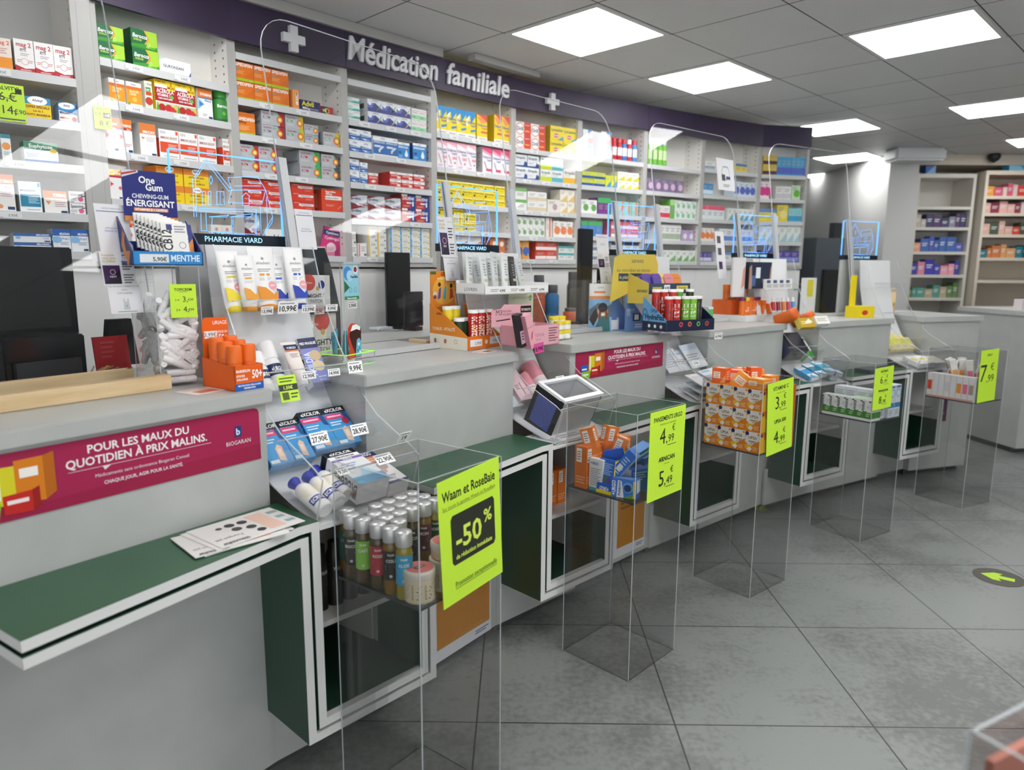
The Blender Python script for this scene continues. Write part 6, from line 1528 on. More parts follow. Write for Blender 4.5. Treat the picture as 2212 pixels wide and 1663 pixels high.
q = MB(); q.box(-.01, .26, 0, .003, -.0, .045, '3a4658'); q.box(-.01, .26, 0, .137, -.003, 0, '3a4658'); q.face(FR(-.01, 0, 0), .27, .045, 't saneez .2 .4 .34 e0cf6a cb .22;r .36 .2 .5 .85 e4e6e8;t 4,90 .43 .4 .26 333 cb .12;r .66 .35 .94 .75 e0cf6a;t Découvrez .8 .45 .18 3a4658 cb'); q.build('front_tray', t)
for i, (x, y, c, lab) in enumerate(((.0, .05, '5a3f9a', 'leftmost purple case in the yellow display'), (.03, .07, '5a3f9a', 'second purple case in the yellow display'), (.06, .04, '5f43a2', 'largest purple case in the yellow display'), (.1, .05, 'e8d27a', 'pale yellow case in the yellow display'), (.14, .04, 'e28a94', 'pink case in the yellow display'), (.195, .04, 'e88a3a', 'orange case in the yellow display'), (.125, .11, 'd8783a', 'rear orange card in the yellow display'))):
    q = MB(); q.prism([(0, 0), (.055, 0), (.055, .07), (.047, .085), (.008, .085), (0, .07)], 0, .016, c, FRONT); q.face(FR(0, -.016, 0), .055, .085, 't Self_care .5 .7 .08 555 ci .6')
    tag(q.build('pocket_case', None, BF[3] @ Tr(-.1 + x, .04 + y, 1.248) @ Rx(-18) , .002), lab, 'pocket case', 'pocket cases')
HT = BF[3] @ Tr(-.14, -.1, 1.082) @ Rz(-6)
t = thing('hydration_display', HT, 'navy and light blue tablet tube display, wedge shaped side', 'counter display')
q = MB(); w_, d_ = .29, .16
q.box(0, w_, 0, .003, 0, .05, '1e2540'); q.box(0, w_, 0, d_, 0, .003, '1e2540'); q.box(0, w_, d_ - .003, d_, 0, .1, '1e2540'); q.prism([(0, 0), (d_, 0), (d_, .15), (0, .05)], 0, .003, '6aa2cc', YS); q.prism([(0, 0), (d_, 0), (d_, .15), (0, .05)], w_ - .003, w_, '1e2540', YS)
q.face(FR(), w_, .05, 'c .3 .6 .22 d8504a;c .48 .6 .22 e8704a;c .66 .6 .22 6aba3a;c .84 .6 .22 c85a2a;c .3 .6 .12 1e2540;c .48 .6 .12 1e2540;c .66 .6 .12 1e2540;c .84 .6 .12 1e2540')
q.face(SIDE_L(d_), d_, .1, 'r 0 0 1 .4 1e2540;t HydraFizz .12 .5 .22 1e2540 b .85;t UPSA .5 .82 .14 3a5a90 cb .3;c .3 .2 .08 dfe8f0;c .55 .2 .08 dfe8f0;c .8 .2 .08 dfe8f0;o .1 .8 .16 .05 2a6ab0', .001); q.build('tray', t)
for i, (c, x, y) in enumerate((('c0281f', .04, .12), ('c0281f', .085, .12), ('c42a24', .065, .06), ('c42a24', .11, .06), ('c8302a', .13, .11), ('7ab83a', .165, .06), ('5a9a2a', .17, .11), ('86c43a', .2, .05), ('2a2a22', .24, .06), ('2f3a22', .235, .11))):
    can(HT @ Tr(x, y, .012 + (.03 if y > .08 else 0)), .018, .14, c, 'f2f0ee', 'tablet tube with white cap in navy display, %s, %s' % ({'c': 'red', '7': 'green', '5': 'green', '8': 'green', '2': 'dark'}[c[0]], pos_words(i, 10)), 'tablet tubes in the navy display', 't HydraFizz .5 .5 .26 f4f0ee vbc .7' if i % 2 else 'r .3 .1 .7 .9 e8e4e0;t HydraFizz .5 .5 .2 444 vbc .7')
box_item(HT @ Tr(.3, .05, .0), .03, .1, .04, 'e0e8dc', 'r 0 .5 1 .9 6aba6a;L .2 .1 .8 .4 2 999', '', 'small white and green carton beside the navy display')
price_tag(BF[3] @ Tr(.17, -.12, 1.035) @ Rz(-4), '4,99€', 'price tag under the navy tablet display', w=.05, h=.03)
# sachets and leaflets stuffed in third rack
rr = random.Random(4)
for j, n in ((2, 5), (3, 6), (4, 8)):
    for i in range(n):
        x = .02 + (i % 3) * .075 + rr.uniform(-.01, .01)
        T = U(3, j, x, .012 + .012 * i, .004 + .006 * (n - i) * .4, rr.uniform(-9, 9))
        q = MB(); w_, h_ = .105, .125 + rr.uniform(-.015, .02)
        q.prism([(0, 0), (w_, 0), (w_ + .003, h_), (.002, h_ - .002)], -.003, .003, ('dcdde0', 'cfd4d8', 'e4e2e0', 'd2d8dc')[i % 4], FRONT)
        q.face(FR(0, -.003, 0), w_, h_, ('r 0 .75 1 .95 b9c8d8;L .1 .3 .8 .6 3 99a', 'L .1 .5 .9 .9 4 8a8e94;r .1 .1 .4 .25 c88a94', 'L .1 .2 .8 .8 6 aab', 'r .1 .8 .6 .92 8ab0c8;L .1 .3 .7 .6 3 999')[(i + j) % 4])
        tag(q.build('sachet', None, T), 'pale paper sachet on third rack, %s tier, %s from front' % ({2: 'upper', 3: 'middle', 4: 'lowest'}[j], ORD[n - 1 - i]), 'sachet', 'paper sachets on the third rack')
lip(3, 3, .12, '3,99€', 'price tag on the middle tier of sachets', .045, .024)
# ---------------- fourth counter
OT = CT(4, .625, .19, ZT, 2)
t = thing('tube_display', OT, 'white and orange stepped display of orange sun tubes', 'counter display')
q = MB(); w_, d_ = .27, .22
q.box(0, w_, 0, d_, 0, .035, 'e6e6e4'); q.box(0, w_, .1, d_, .035, .12, 'd8622a'); q.box(.15, .27, .095, .1, .1, .125, 'ece8e4'); q.build('stepped_base', t)
for i in range(6):
    c = 'e8741f'
    can(OT @ Tr(.03 + i * .042, .045, .036), .018, .1, c, ('7a1f4a', 'e8c82a', 'd85a1c', '7a1f4a', '7a1f4a', '7a1f4a')[i], 'orange sun tube in the lower row of stepped display, %s' % pos_words(i, 6), 'orange sun tubes lower row', 'r .3 .2 .7 .8 f4e4d4;L .35 .3 .65 .7 4 a86' if i % 2 == 0 else 't SUN .5 .5 .3 f4e4d4 vbc .6', caph=.02)
for i in range(6):
    can(OT @ Tr(.03 + i * .042, .15, .121), .019, .085, 'e57222', 'ea7a26', 'orange sun tube in the upper row of stepped display, %s' % pos_words(i, 6), 'orange sun tubes upper row', 't UV .5 .4 .4 fbe0c8 vbc .5', caph=.03)
for i in range(2):
    box_item(OT @ Tr(.2 + i * .04, .01 - .02 * i, .036), .038, .08 - .02 * i, .03, 'e8701f', 'L .2 .2 .8 .6 3 f8d0b0', '', 'orange carton at right end of stepped display, %s' % ('rear', 'front')[i], 'sun care box')
# dark pouches and tag cards on top tier of fourth rack
t = thing('sock_display', BF[4] @ Tr(-.13, .2, 1.25), 'dark navy packets hanging on fourth rack top', 'packet')
box_item(BF[4] @ Tr(-.1, .2, 1.245), .17, .15, .03, '2a3248', 'r .3 .4 .5 .8 e0e4e8;r .1 .1 .3 .5 4a6a9a;p b08a78 0,0 .15,0 .1,.9 0,.8;p b08a78 .9,0 1,0 1,.9 .95,.8', 'r 0 0 1 1 1c2234', 'dark navy stocking packet standing on fourth rack top', 'packet', None, 'stocking_packet')
bpy.data.objects.remove(t)
box_item(BF[4] @ Tr(-.2, .22, 1.2), .09, .22, .015, 'e0dedc', 'p d8a090 .7,.2 1,.3 1,.8 .8,.7', '', 'pale card standing left of the navy stocking packet', 'card', None, 'display_card')
for i in range(4):
    box_item(BF[4] @ Tr(-.07 + i * .06, .1 + .01 * i, 1.246), .055, .055, .02, 'e2e2e0', 'r .1 .6 .6 .9 4a5a7a;L .1 .15 .9 .5 3 888', '', 'low white carton before navy packet, %s' % pos_words(i, 4), 'box', 'low white cartons on fourth rack', 'small_box')
for i, (x, c) in enumerate(((.08, 'c03a3a'), (.12, 'a03a4a'), (.16, 'd8863a'), (.2, 'c84a6a'), (.24, '6a9ad0'))):
    q = MB(); q.lathe([(.011, 0), (.012, .05), (.006, .085)], 'e4e2e0', 12); q.lathe([(.0125, .01), (.0125, .06)], c, 12)
    tag(q.build('slim_tube', None, U(4, 1, x, .06, -.13)), 'slim coloured tube on fourth rack, %s' % pos_words(i, 5), 'slim tube', 'slim tubes on the fourth rack')
for i, (x, z, r_) in enumerate(((.02, 1.1, .036), (.15, 1.085, .03))):
    t = thing('amber_jar', BF[4] @ Tr(x, .0, z) @ Rz(25) @ Rx(66), '%s orange jar lying with its lid toward the aisle' % ('larger', 'smaller')[i], 'jar', 'orange jars on fourth rack')
    q = MB(); q.lathe([(r_ * .9, 0), (r_, .006), (r_, .1)], 'c8601f', 22, Tr(0, 0, -.08)); q.build('body', t)
    q = MB(); q.lathe([(r_ * 1.04, 0), (r_ * 1.04, .022), (r_ * .8, .024)], 'd8641c', 22, Tr(0, 0, .02)); q.face(Tr(-r_, -r_, .045), r_ * 2, r_ * 2, 'o .5 .5 .34 .06 e88a4a;o .5 .5 .18 .05 e88a4a'); q.build('lid', t)
box_item(BF[4] @ Tr(.02, -.09, 1.045) @ Rx(-35), .11, .06, .03, 'b8962a', 'L .1 .3 .9 .7 2 e8d890;p e8e4d8 .3,.4 .7,.9 .9,.5', 'r 0 0 1 1 d8c45a', 'golden yellow carton lying under the larger orange jar')
box_item(BF[4] @ Tr(.14, -.09, 1.06) @ Rx(-35), .1, .05, .03, 'e6e2d8', 'L .1 .3 .9 .8 3 999', '', 'cream carton lying right of the golden carton')
box_item(U(4, 3, .03, .12, .0), .12, .13, .09, '1c1c22', 'r .1 .1 .9 .9 2a2a36', 'r .1 .1 .9 .9 3a3f66', 'dark box with violet side tilted on fourth rack', 'display box', None, 'dark_box')
for i, (x, out) in enumerate(((.06, .03), (.14, .045), (.2, .06), (.2, .03))):
    box_item(U(4, 3, x, out, .02 if i < 2 else 0, 3 * i), .055, .14, .03, 'e4ebe4', 'r 0 0 1 .28 3a9a3a;L .2 .4 .8 .8 4 9a9;r .6 .82 .9 .95 555', 'r 0 0 1 1 3a9a3a', 'white and green carton in fourth rack, %s' % pos_words(i, 4), group='green and white cartons in fourth rack')
for i, (x, out, c) in enumerate(((.02, .02, '3a9ad0'), (.07, .035, '2a7a9a'), (.13, .05, '4ab0d0'), (.2, .035, '5a7ab0'), (.17, .02, 'dde6ee'))):
    box_item(U(4, 4, x, out + .01, .004, 4 * i - 8), .062, .13, .024, 'e2eaf0', 'r 0 .3 1 .7 %s;L .1 .78 .9 .95 2 89a;p %s 0,0 .6,0 .2,.25' % (c, c), 'r 0 0 1 1 %s' % c, 'white and blue carton on lowest tier of fourth rack, %s' % pos_words(i, 5), group='blue cartons on fourth rack')
# ---------------- fifth counter and farthest rack
t = thing('bright_display', CT(5, .5, .1, ZT, 0), 'bright yellow display with red mark on fifth counter', 'counter display')
q = MB(); q.box(0, .15, 0, .1, 0, .07, 'e6cf1c'); q.face(FR(), .15, .07, 'c .35 .45 .22 c83a2a 2'); q.build('tray', t)
MB().box(.03, .08, .09, .1, .07, .26, 'e6cf1c').build('back_card', t)
box_item(CT(5, .4, .42, ZT, 0), .1, .24, .04, 'e2e2e0', 'r .1 .5 .7 .95 d8cf3a', '', 'white stand with yellow square left of bright yellow display', 'sign', None, 'counter_sign')
for i, (x, y, c, w_, h_) in enumerate(((.98, .25, 'e0b84a', .07, .06), (1.06, .3, 'e8c86a', .06, .12), (1.13, .27, 'd8a83a', .05, .07), (.93, .36, '3a8ac8', .06, .03), (1.2, .3, 'e4c88a', .05, .14))):
    box_item(CT(5, x, y, ZT, 10 * i), w_, h_, .05, c, 'L .2 .3 .8 .7 2 f8f0d8', '', 'blurred yellow or blue pack on far counters, %s' % pos_words(i, 5), 'pack', 'packs on the far counters', 'small_pack')
rr = random.Random(9)
for j, n in ((3, 4), (4, 4)):
    for i in range(n):
        c = (('e0e2e0', 'd8c03a') if j != 3 else ('e6d48a', 'c8d83a'))
        box_item(U(5, j, .02 + i * .065, .045, .003, rr.uniform(-6, 6)), .06, .1 + rr.uniform(-.01, .03), .03, c[0], 'c .5 .55 .18 %s;L .1 .1 .8 .3 2 aaa' % c[1], '', 'pale pack with yellow mark on farthest rack, tier %s, %s' % (('', 'one', 'two', 'three', 'four')[j], pos_words(i, n)), 'pack', 'packs on the farthest rack', 'yellow_pack')
# ================================================================== STANDS, BANNERS, FLOOR, FAR ROOM
def sign(k, quad, dsl, lab, th=.001):
    """paper in a clear sleeve on the aisle face of a stand; corners surveyed on that face"""
    T = ST[k]; n = T.to_3x3() @ Vector((0, -1, 0))
    return T, n
def stand_sign(k, bl, br, tl, dsl, lab, off=.004, w=None, h=None):
    # aisle face runs along x at y=0 (front corner is the origin)
    T = ST[k]; nn = T.to_3x3() @ Vector((0, 1, 0))
    o = T.translation - nn * off
    P = [T.inverted() @ hit(p[0], p[1], o, nn) for p in (bl, br, tl)]
    ex = P[1] - P[0]; ez = P[2] - P[0]
    w, h = ex.length, ez.length
    ex = ex / w; ez = ez / h; ey = ez.cross(ex).normalized()
    A = Matrix(((ex.x, ey.x, ez.x, P[0].x), (ex.y, ey.y, ez.y, P[0].y), (ex.z, ey.z, ez.z, P[0].z), (0, 0, 0, 1)))
    t = thing('price_sign', T @ A, lab, 'price sign', 'fluorescent price signs on stands')
    q = MB(); q.box(0, w, 0, .0008, 0, h, 'flyer'); q.face(FR(), w, h, dsl); q.build('sheet', t)
    q = MB(); q.box(-.004, w + .004, .0012, .0022, -.004, h + .012, 'acrylic'); q.build('clear_sleeve', t)
    return t
DK = '23281c'
stand_sign(1, (959, 1318), (1086, 1240), (934, 1047), 't Waam_et_RoseBaie .06 .83 .075 %s b .86;t Sur_toute_la_gamme_Waam_et_RoseBaie .06 .765 .028 6a7a2a n .86;r .06 .758 .9 .761 6a7a2a;p 2b2f22 .2,.3 .86,.3 .89,.33 .89,.67 .86,.7 .2,.7 .17,.67 .17,.33;t -50 .24 .42 .16 d2ea5a b .42;t %% .7 .52 .1 d2ea5a b .17;t de_réduction_immédiate .53 .34 .036 d2ea5a cb .6;t Promotion_exceptionnelle .55 .12 .045 555f2a c .7;r .2 .105 .9 .109 555f2a' % DK, 'largest fluorescent sign reading minus 50 percent on nearest stand', .006)
def prices(a, sub, p1, q1, b=None, sub2='', p2='', q2=''):
    s = 't %s .5 .88 .05 %s cb .8;t %s .5 .83 .02 6a7a2a c .7;t %s .44 .62 .17 2a3018 r;t , .46 .62 .12 2a3018;t € .62 .74 .07 2a3018;t %s .52 .62 .085 2a3018;L .5 .58 .75 .6 1 6a7a2a' % (a, DK, sub, p1, q1)
    if b:
        s += ';t %s .5 .42 .05 %s cb .6;t %s .5 .38 .015 6a7a2a c .4;t %s .44 .14 .17 2a3018 r;t , .46 .14 .12 2a3018;t € .62 .26 .07 2a3018;t %s .52 .14 .085 2a3018;L .5 .1 .75 .12 1 6a7a2a' % (b, DK, sub2, p2, q2)
    return s
stand_sign(2, (1397, 1088), (1472, 1059), (1402, 893), prices('PANSEMENTS_URGO', 'POKEMON_ET_UNIVERSEL', '4', '99', 'ARNICAN', 'Crème_50g', '5', '49'), 'fluorescent sign priced 4,99 and 5,49 on second stand')
stand_sign(3, (1655, 987), (1710, 962), (1662, 830), prices('VITAMINE_C', 'Vitascorbol_C500', '3', '99', 'UPSA_500', '_', '4', '99'), 'fluorescent sign priced 3,99 and 4,99 on third stand')
stand_sign(4, (1884, 888), (1924, 880), (1889, 797), prices('RESPIMER', 'Netiflow_kit', '6', '99', 'PRANAROM', 'Aromaforce', '8', '90'), 'smallest fluorescent sign priced 6,99 and 8,90 on fourth stand')
stand_sign(5, (2110, 871), (2148, 863), (2121, 758), 't SPRAY .5 .88 .04 %s cb .7;t 7 .4 .4 .32 2a3018 r;t € .6 .6 .13 2a3018;t ,99 .42 .38 .14 2a3018' % DK, 'fluorescent sign priced 7,99 on the rightmost stand')
# ---- bottles and tubs on the nearest stand
Z1 = SHELF_Z + .0005
inv1 = ST[1].inverted()
def s1(px, z):
    p = inv1 @ atz(px[0], px[1], z); return p.x, p.y
BOT = [((737, 1252), 'oildark', '2a2a22', 'BROCOLI', 'dark amber oil bottle at left front corner of the heap'), ((768, 1262), 'oildark', '3a4a3a', 'CAFÉ', 'grey bottle with lime green label in the front row'), ((791, 1244), 'oil', '2a6a62', 'COCO', 'bottle with teal label behind the green labelled one'), ((806, 1272), 'oildark', 'b03a44', 'ROSE', 'bottle with red label beside the brown oil bottle'), ((824, 1288), 'oil', '2f2a26', 'COLI', 'brown oil bottle with black label near the front edge'), ((855, 1298), 'oilyellow', '3aa0c8', 'ALOE', 'yellow oil bottle with sky blue label at front')]
used = []
def oil_bottle(x, y, liq, lc, txt, lab):
    t = thing('oil_bottle', ST[1] @ Tr(x, y, Z1), lab, 'oil bottle', 'oil bottles on the nearest stand')
    q = MB(); q.lathe([(.018, 0), (.0195, .003), (.0195, .112), (.016, .122), (.015, .126)], liq, 22); q.build('body', t)
    q = MB(); q.lathe([(.0188, 0), (.0192, .002), (.0192, .03), (.018, .033), (.001, .0335)], 'silver', 22, Tr(0, 0, .124)); q.build('cap', t)
    q = MB(); wrap(q, .0198, .035, .105, -215, -60, lc if lc != '3a4a3a' else '8ac84a', 't WAAM .5 .84 .07 e8e8e0 cb .3;t %s .5 .62 .1 e8e8e0 cb .6;L .25 .35 .75 .55 3 bbb;c .5 .15 .05 ccc' % txt); q.build('label', t)
for px, liq, lc, txt, lab in BOT:
    x, y = s1(px, Z1)
    x = min(max(x, .027), .255); y = min(max(y, .027), .255)
    while any((x - a) ** 2 + (y - b) ** 2 < .0405 ** 2 for a, b in used): y += .003
    used.append((x, y)); oil_bottle(x, y, liq, lc, txt, lab)
n_ = 0
rr = random.Random(21)
GB = [(x, y) for y in (.262, .22, .178, .136, .094) for x in (.027, .069, .111, .153, .195, .237)]
for x, y in GB:
    if n_ >= 15: break
    if any((x - a) ** 2 + (y - b) ** 2 < .0405 ** 2 for a, b in used) or (x < .1 and y < .09): continue
    used.append((x, y)); n_ += 1
    oil_bottle(x, y, ('oildark', 'oil', 'oilyellow')[n_ % 3], ('2a2a22', '5a2a30', '2a4a3a', '33302a')[n_ % 4], ('COCO', 'RICIN', 'ROSE')[n_ % 3], 'silver capped oil bottle on nearest stand, %s of the rear ones from left back' % (ORD + ['eleventh', 'twelfth', 'thirteenth', 'fourteenth', 'fifteenth'])[n_ - 1])
for i, (x, y, lab) in enumerate(((.043, .043, 'pink lidded tub at the front corner of the nearest stand'), (.123, .04, 'pink lidded tub behind the fluorescent sign'), (.06, .118, 'pink lidded tub behind the corner tub'))):
    if i == 2: continue
    t = thing('pink_lidded_tub', ST[1] @ Tr(x, y, Z1), lab, 'tub', 'pink lidded tubs')
    q = MB(); q.lathe([(.034, 0), (.0355, .003), (.0355, .056)], 'd8cdb0', 26); wrap(q, .0358, .006, .05, -220, -20, 'd4c8a8', 'L .05 .1 .22 .9 8 444;L .28 .1 .45 .9 8 444;L .52 .1 .68 .9 8 444;L .75 .1 .92 .9 8 444'); q.build('body', t)
    q = MB(); q.lathe([(.0365, 0), (.0375, .003), (.037, .007), (.0378, .009), (.037, .014), (.0365, .0165), (.034, .0185)], 'd9d4c6', 26, Tr(0, 0, .056)); q.build('lid', t)
    q = MB(); q.poly([(.032 * math.cos(a * math.pi / 14), .032 * math.sin(a * math.pi / 14), .075) for a in range(28)], 'e27a74'); q.poly([(-.014, -.005, .0754), (.014, -.005, .0754), (.014, .006, .0754), (-.014, .006, .0754)], '2a2626'); q.face(Tr(-.014, -.005, .0752), .028, .011, 't WAAM .5 .25 .5 f0e8e4 cb .8'); q.build('lid_sticker', t)
t = thing('pink_lidded_tub', ST[1] @ Tr(.128, .04, Z1 + .0755), 'pink lidded tub stacked behind the fluorescent sign', 'tub', 'pink lidded tubs')
q = MB(); q.lathe([(.034, 0), (.0355, .003), (.0355, .02)], 'd8cdb0', 26); q.build('body', t)
q = MB(); q.lathe([(.0365, 0), (.0375, .004), (.037, .016), (.034, .0185)], 'd9d4c6', 26, Tr(0, 0, .02)); q.poly([(.032 * math.cos(a * math.pi / 14), .032 * math.sin(a * math.pi / 14), .039) for a in range(28)], 'e27a74'); q.build('lid', t)
# ---- second stand
S2 = ST[2]
OC = 'L .1 .1 .9 .3 3 f4b080;r .15 .62 .6 .95 ece4dc;L .2 .66 .55 .9 4 888'
def sbox(k, x, y, z, rz, rx, ry, w, h, d, base, front, side, lab, group=None, top='', cat='medicine box', left=None):
    return box_item(ST[k] @ Tr(x, y, z) @ Rz(rz) @ Rx(rx) @ Ry(ry), w, h, d, base, front, side, lab, cat, group, 'carton', top, left)
BL = 'r 0 .86 1 1 1a4aa8;t +URGO .1 .05 .16 fff b .6;L .1 .4 .9 .75 6 a8c8ec;r 0 0 1 .04 e8cf2a'
sbox(2, .01, .255, Z1, -90, 0, 0, .05, .145, .045, 'd8742a', OC, OC, 'tall orange carton at left corner of second stand', 'cartons on the second stand')
sbox(2, .02, .2, Z1, -90, 0, 0, .055, .11, .022, 'e8eae8', 'r 0 0 1 .1 4aa8b0;t +URGO .1 .82 .08 1a3a8a b .6;L .1 .15 .9 .72 10 99a', '', 'white carton with grey text leaning at left of second stand', 'cartons on the second stand')
sbox(2, .014, .165, Z1, -90, -10, 0, .062, .115, .022, '2a62c0', 'r 0 .0 1 .1 e8cf2a;t +URGO .5 .2 .1 fff cub .6;L .1 .55 .9 .9 7 a8c8ec;c .55 .42 .1 4a6a4a;c .7 .4 .08 5a4a8a', 'r 0 0 1 1 e8cf2a', 'blue and yellow carton upside down at left of second stand', 'cartons on the second stand')
sbox(2, .012, .1, Z1, -72, 0, 0, .085, .062, .04, '3a7ad0', 'p e8eef4 .2,0 .5,.0 .4,.9 .25,.95;t +URGO .16 .5 .2 fff vbc .8;t Pokémon .36 .5 .14 2a3a80 vbc .8;c .66 .58 .28 6aa8d8;c .64 .55 .2 1e3a70;p 6a9a4a .45,0 .95,0 .8,.25;r .86 .04 .97 .96 e8cf2a', 'r 0 0 1 1 e8ecf0;r 0 0 1 .3 2a62c0', 'blue plaster carton with yellow edge at front of second stand', 'cartons on the second stand', 'r 0 0 1 1 2a62c0;L .1 .2 .9 .8 3 a8c8ec')
sbox(2, .03, .13, Z1 + .066, -80, 0, 38, .035, .12, .03, '3a72c8', 'L .2 .2 .8 .8 7 bcd4f0;r .2 .3 .7 .5 e4e8ec', 'r 0 0 1 1 e0e4ea', 'long blue carton lying slanted across the second stand', 'cartons on the second stand')
sbox(2, .07, .16, Z1 + .055, -60, 0, -14, .07, .075, .03, '2458b8', 't +URGO .2 .2 .2 fff vbc .6;r .5 .2 .9 .5 e8cf2a', 'r 0 0 1 1 e8cf2a', 'dark blue carton tilted behind the slanted one', 'cartons on the second stand')
sbox(2, .08, .07, Z1, -20, 0, 0, .07, .08, .05, '3a78cc', 'L .1 .5 .9 .9 4 bcd4f0;r .1 .1 .5 .3 e4ecf4', 'r 0 0 1 1 e6eaee', 'light blue carton standing right of the plaster carton', 'cartons on the second stand')
sbox(2, .1, .09, Z1 + .085, -10, 8, -20, .11, .028, .045, '3a86d4', 'L .05 .3 .9 .7 1 dff', '', 'flat light blue carton lying tilted on top', 'cartons on the second stand')
sbox(2, .2, .1, Z1, 10, 0, 0, .06, .09, .04, '2a62c0', BL, '', 'blue carton behind the fluorescent sign of second stand', 'cartons on the second stand')
for i in range(5):
    sbox(2, .1 + i * .034, .2, Z1 + .0, 0, 0, 0, .032, .145, .05, 'd8742a', OC, OC, 'orange carton standing in rear row of second stand, %s' % pos_words(i, 5), 'orange cartons on the second stand', 'r .1 .2 .9 .8 e0905a')
for i, (x, y, z, rz, ry, lab) in enumerate(((.035, .21, .148, -70, -18, 'left'), (.075, .185, .135, -60, 20, 'middle'), (.09, .2, .152, -20, 12, 'right'))):
    sbox(2, x, y, Z1 + z - .075, rz, 0, ry, .045, .13, .04, 'dd7a2e', OC, OC, 'orange carton thrown tilted on the heap, %s one' % lab, 'tilted orange cartons on the second stand', 'r .2 .3 .8 .7 ece4dc')
# ---- third stand
UP = 'p e8881c 0,0 1,0 1,.62 .72,.5 .5,.36 .2,.36 0,.5;p f0c02a 0,.36 .2,.36 .5,.36 .3,.08 0,.2;p f6f0e0 .1,.14 .3,.28 .5,.2 .35,.04;p f0c83a .0,1 .25,1 .0,.66;c .12 .9 .1 2a3068;t UPSA .52 .66 .13 8a7a5a cb .58;r .25 .5 .8 .58 d8c8a8;t VITAMINE_C .52 .515 .05 8a5a3a cb .5;t 500_MG .55 .42 .05 8a7a5a cb;c .9 .92 .05 e8881c;L .55 .1 .9 .3 3 f8d8b0'
ub = carton_mesh('carton', .0655, .0865, .13, 'efe9de', UP, 'r 0 0 1 1 e07a1c;p f0c02a 0,0 .5,0 .2,.8 0,.9;c .1 .85 .08 2a3068;r .2 .3 .8 .6 f0c03a', 'r 0 0 1 1 e8921f')
for j in range(3):
    for i in range(4):
        T = ST[3] @ Tr(.008, .005 + .0662 * (4 - i), Z1 + j * .0873) @ Rz(-90)
        tag(obj('carton', ub, None, T), 'yellow orange vitamin carton on third stand, %s, %s from left' % (row_words(j, 3), ORD[i]), 'medicine box', 'vitamin cartons on the third stand')
        T = ST[3] @ Tr(.008 + .132, .005 + .0662 * (4 - i), Z1 + j * .0873) @ Rz(-90)
        if i == 3:
            tag(obj('carton', ub, None, T), 'yellow orange vitamin carton behind third stand sign, %s' % row_words(j, 3), 'medicine box', 'vitamin cartons behind the sign')
ZT3 = Z1 + 3 * .0873 + .001
OR3 = 'r .1 .3 .6 .75 f0dcc8;L .15 .35 .55 .7 3 a86;p f0a050 .6,0 1,0 1,.6'
for i, (x, y, z, rz, rx, ry, w_, h_, d_, c, lab) in enumerate(((.03, .26, 0, -80, 0, 0, .06, .062, .05, 'e0622a', 'orange red carton at left rear above third stand'), (.02, .17, .008, -70, 0, 35, .085, .07, .025, 'e8963a', 'amber carton balanced on edge atop third stand'), (.02, .085, 0, -95, 0, 0, .075, .04, .06, 'e0922a', 'flat amber carton at front atop third stand'), (.09, .22, 0, -60, 0, 0, .07, .05, .06, 'e05a2a', 'orange red carton behind the balanced one'), (.15, .17, 0, -40, 0, 0, .075, .055, .06, 'e8903a', 'amber carton right of centre atop third stand'), (.2, .22, 0, 10, 0, 0, .06, .045, .05, 'e0662a', 'orange red carton at far right atop third stand'), (.16, .06, 0, 0, 0, 0, .06, .035, .06, 'e08a2a', 'amber carton near sign atop third stand'), (.1, .12, .0, -30, 0, 0, .05, .07, .04, 'dd5a24', 'small red orange carton standing mid top of third stand'))):
    sbox(3, x, y, ZT3 + z, rz, rx, ry, w_, h_, d_, c, OR3, 'r 0 0 1 1 %s;L .2 .2 .8 .8 4 f4c8a0' % c, lab, 'loose cartons atop the third stand', 'r .1 .1 .9 .9 %s;r .2 .3 .8 .7 f4e4d0' % c)
# ---- fourth stand
PR = 'r 0 .12 1 .42 4a8a3a;p 4a8a3a .0,.42 .5,.42 .5,.47 .3,.47 .3,.44 0,.5;t PRANAROM .2 .7 .14 3a3a3a vbc .42;c .6 .65 .1 e0e6e0;o .7 .7 .06 .01 999;L .4 .2 .9 .38 2 c8e0c0;c .8 .93 .03 222 2'
pb = carton_mesh('carton', .0435, .105, .042, 'eceeea', PR, 'r 0 0 1 1 e0e4de;r 0 .12 1 .42 4a8a3a;L .2 .5 .8 .9 6 aaa', 'r 0 0 1 1 b8d0b0;r .1 .1 .9 .4 e8ece6')
for i in range(6):
    for j in range(2 if i > 2 else 1):
        tag(obj('carton', pb, None, ST[4] @ Tr(.006 + j * .043, .005 + .0442 * (6 - i), Z1) @ Rz(-90)), 'white and green oil carton on fourth stand, %s row, %s' % (('front', 'second')[j], pos_words(i, 6)), 'medicine box', 'green banded cartons on the fourth stand')
rb = carton_mesh('carton', .06, .14, .055, 'e2e6ea', 'L .1 .1 .9 .9 12 aab', 'r 0 0 1 1 dfe5ea;L .2 .1 .8 .9 9 aab', 'r 0 0 1 1 d4d9de')
for i in range(4):
    tag(obj('carton', rb, None, ST[4] @ Tr(.098, .02 + .0615 * (4 - i), Z1) @ Rz(-90)), 'taller white carton with grey text behind green row, %s' % pos_words(i, 4), 'medicine box', 'white cartons on the fourth stand')
rk = carton_mesh('carton', .05, .165, .05, 'e8edf2', 'r 0 .3 1 .45 3a8ac8;c .55 .75 .14 a8d0e8;c .55 .75 .09 f0f4f8;L .15 .06 .85 .25 4 89a;r .1 .92 .9 .97 3a6ab0', 'r 0 0 1 1 dfe6ec;L .2 .2 .8 .8 8 9ab')
for i in range(2):
    tag(obj('carton', rk, None, ST[4] @ Tr(.17 + .055 * i, .012, Z1)), 'white carton with blue badge right of the fourth stand sign, %s' % ('left', 'right')[i], 'medicine box', 'blue badge cartons on the fourth stand')
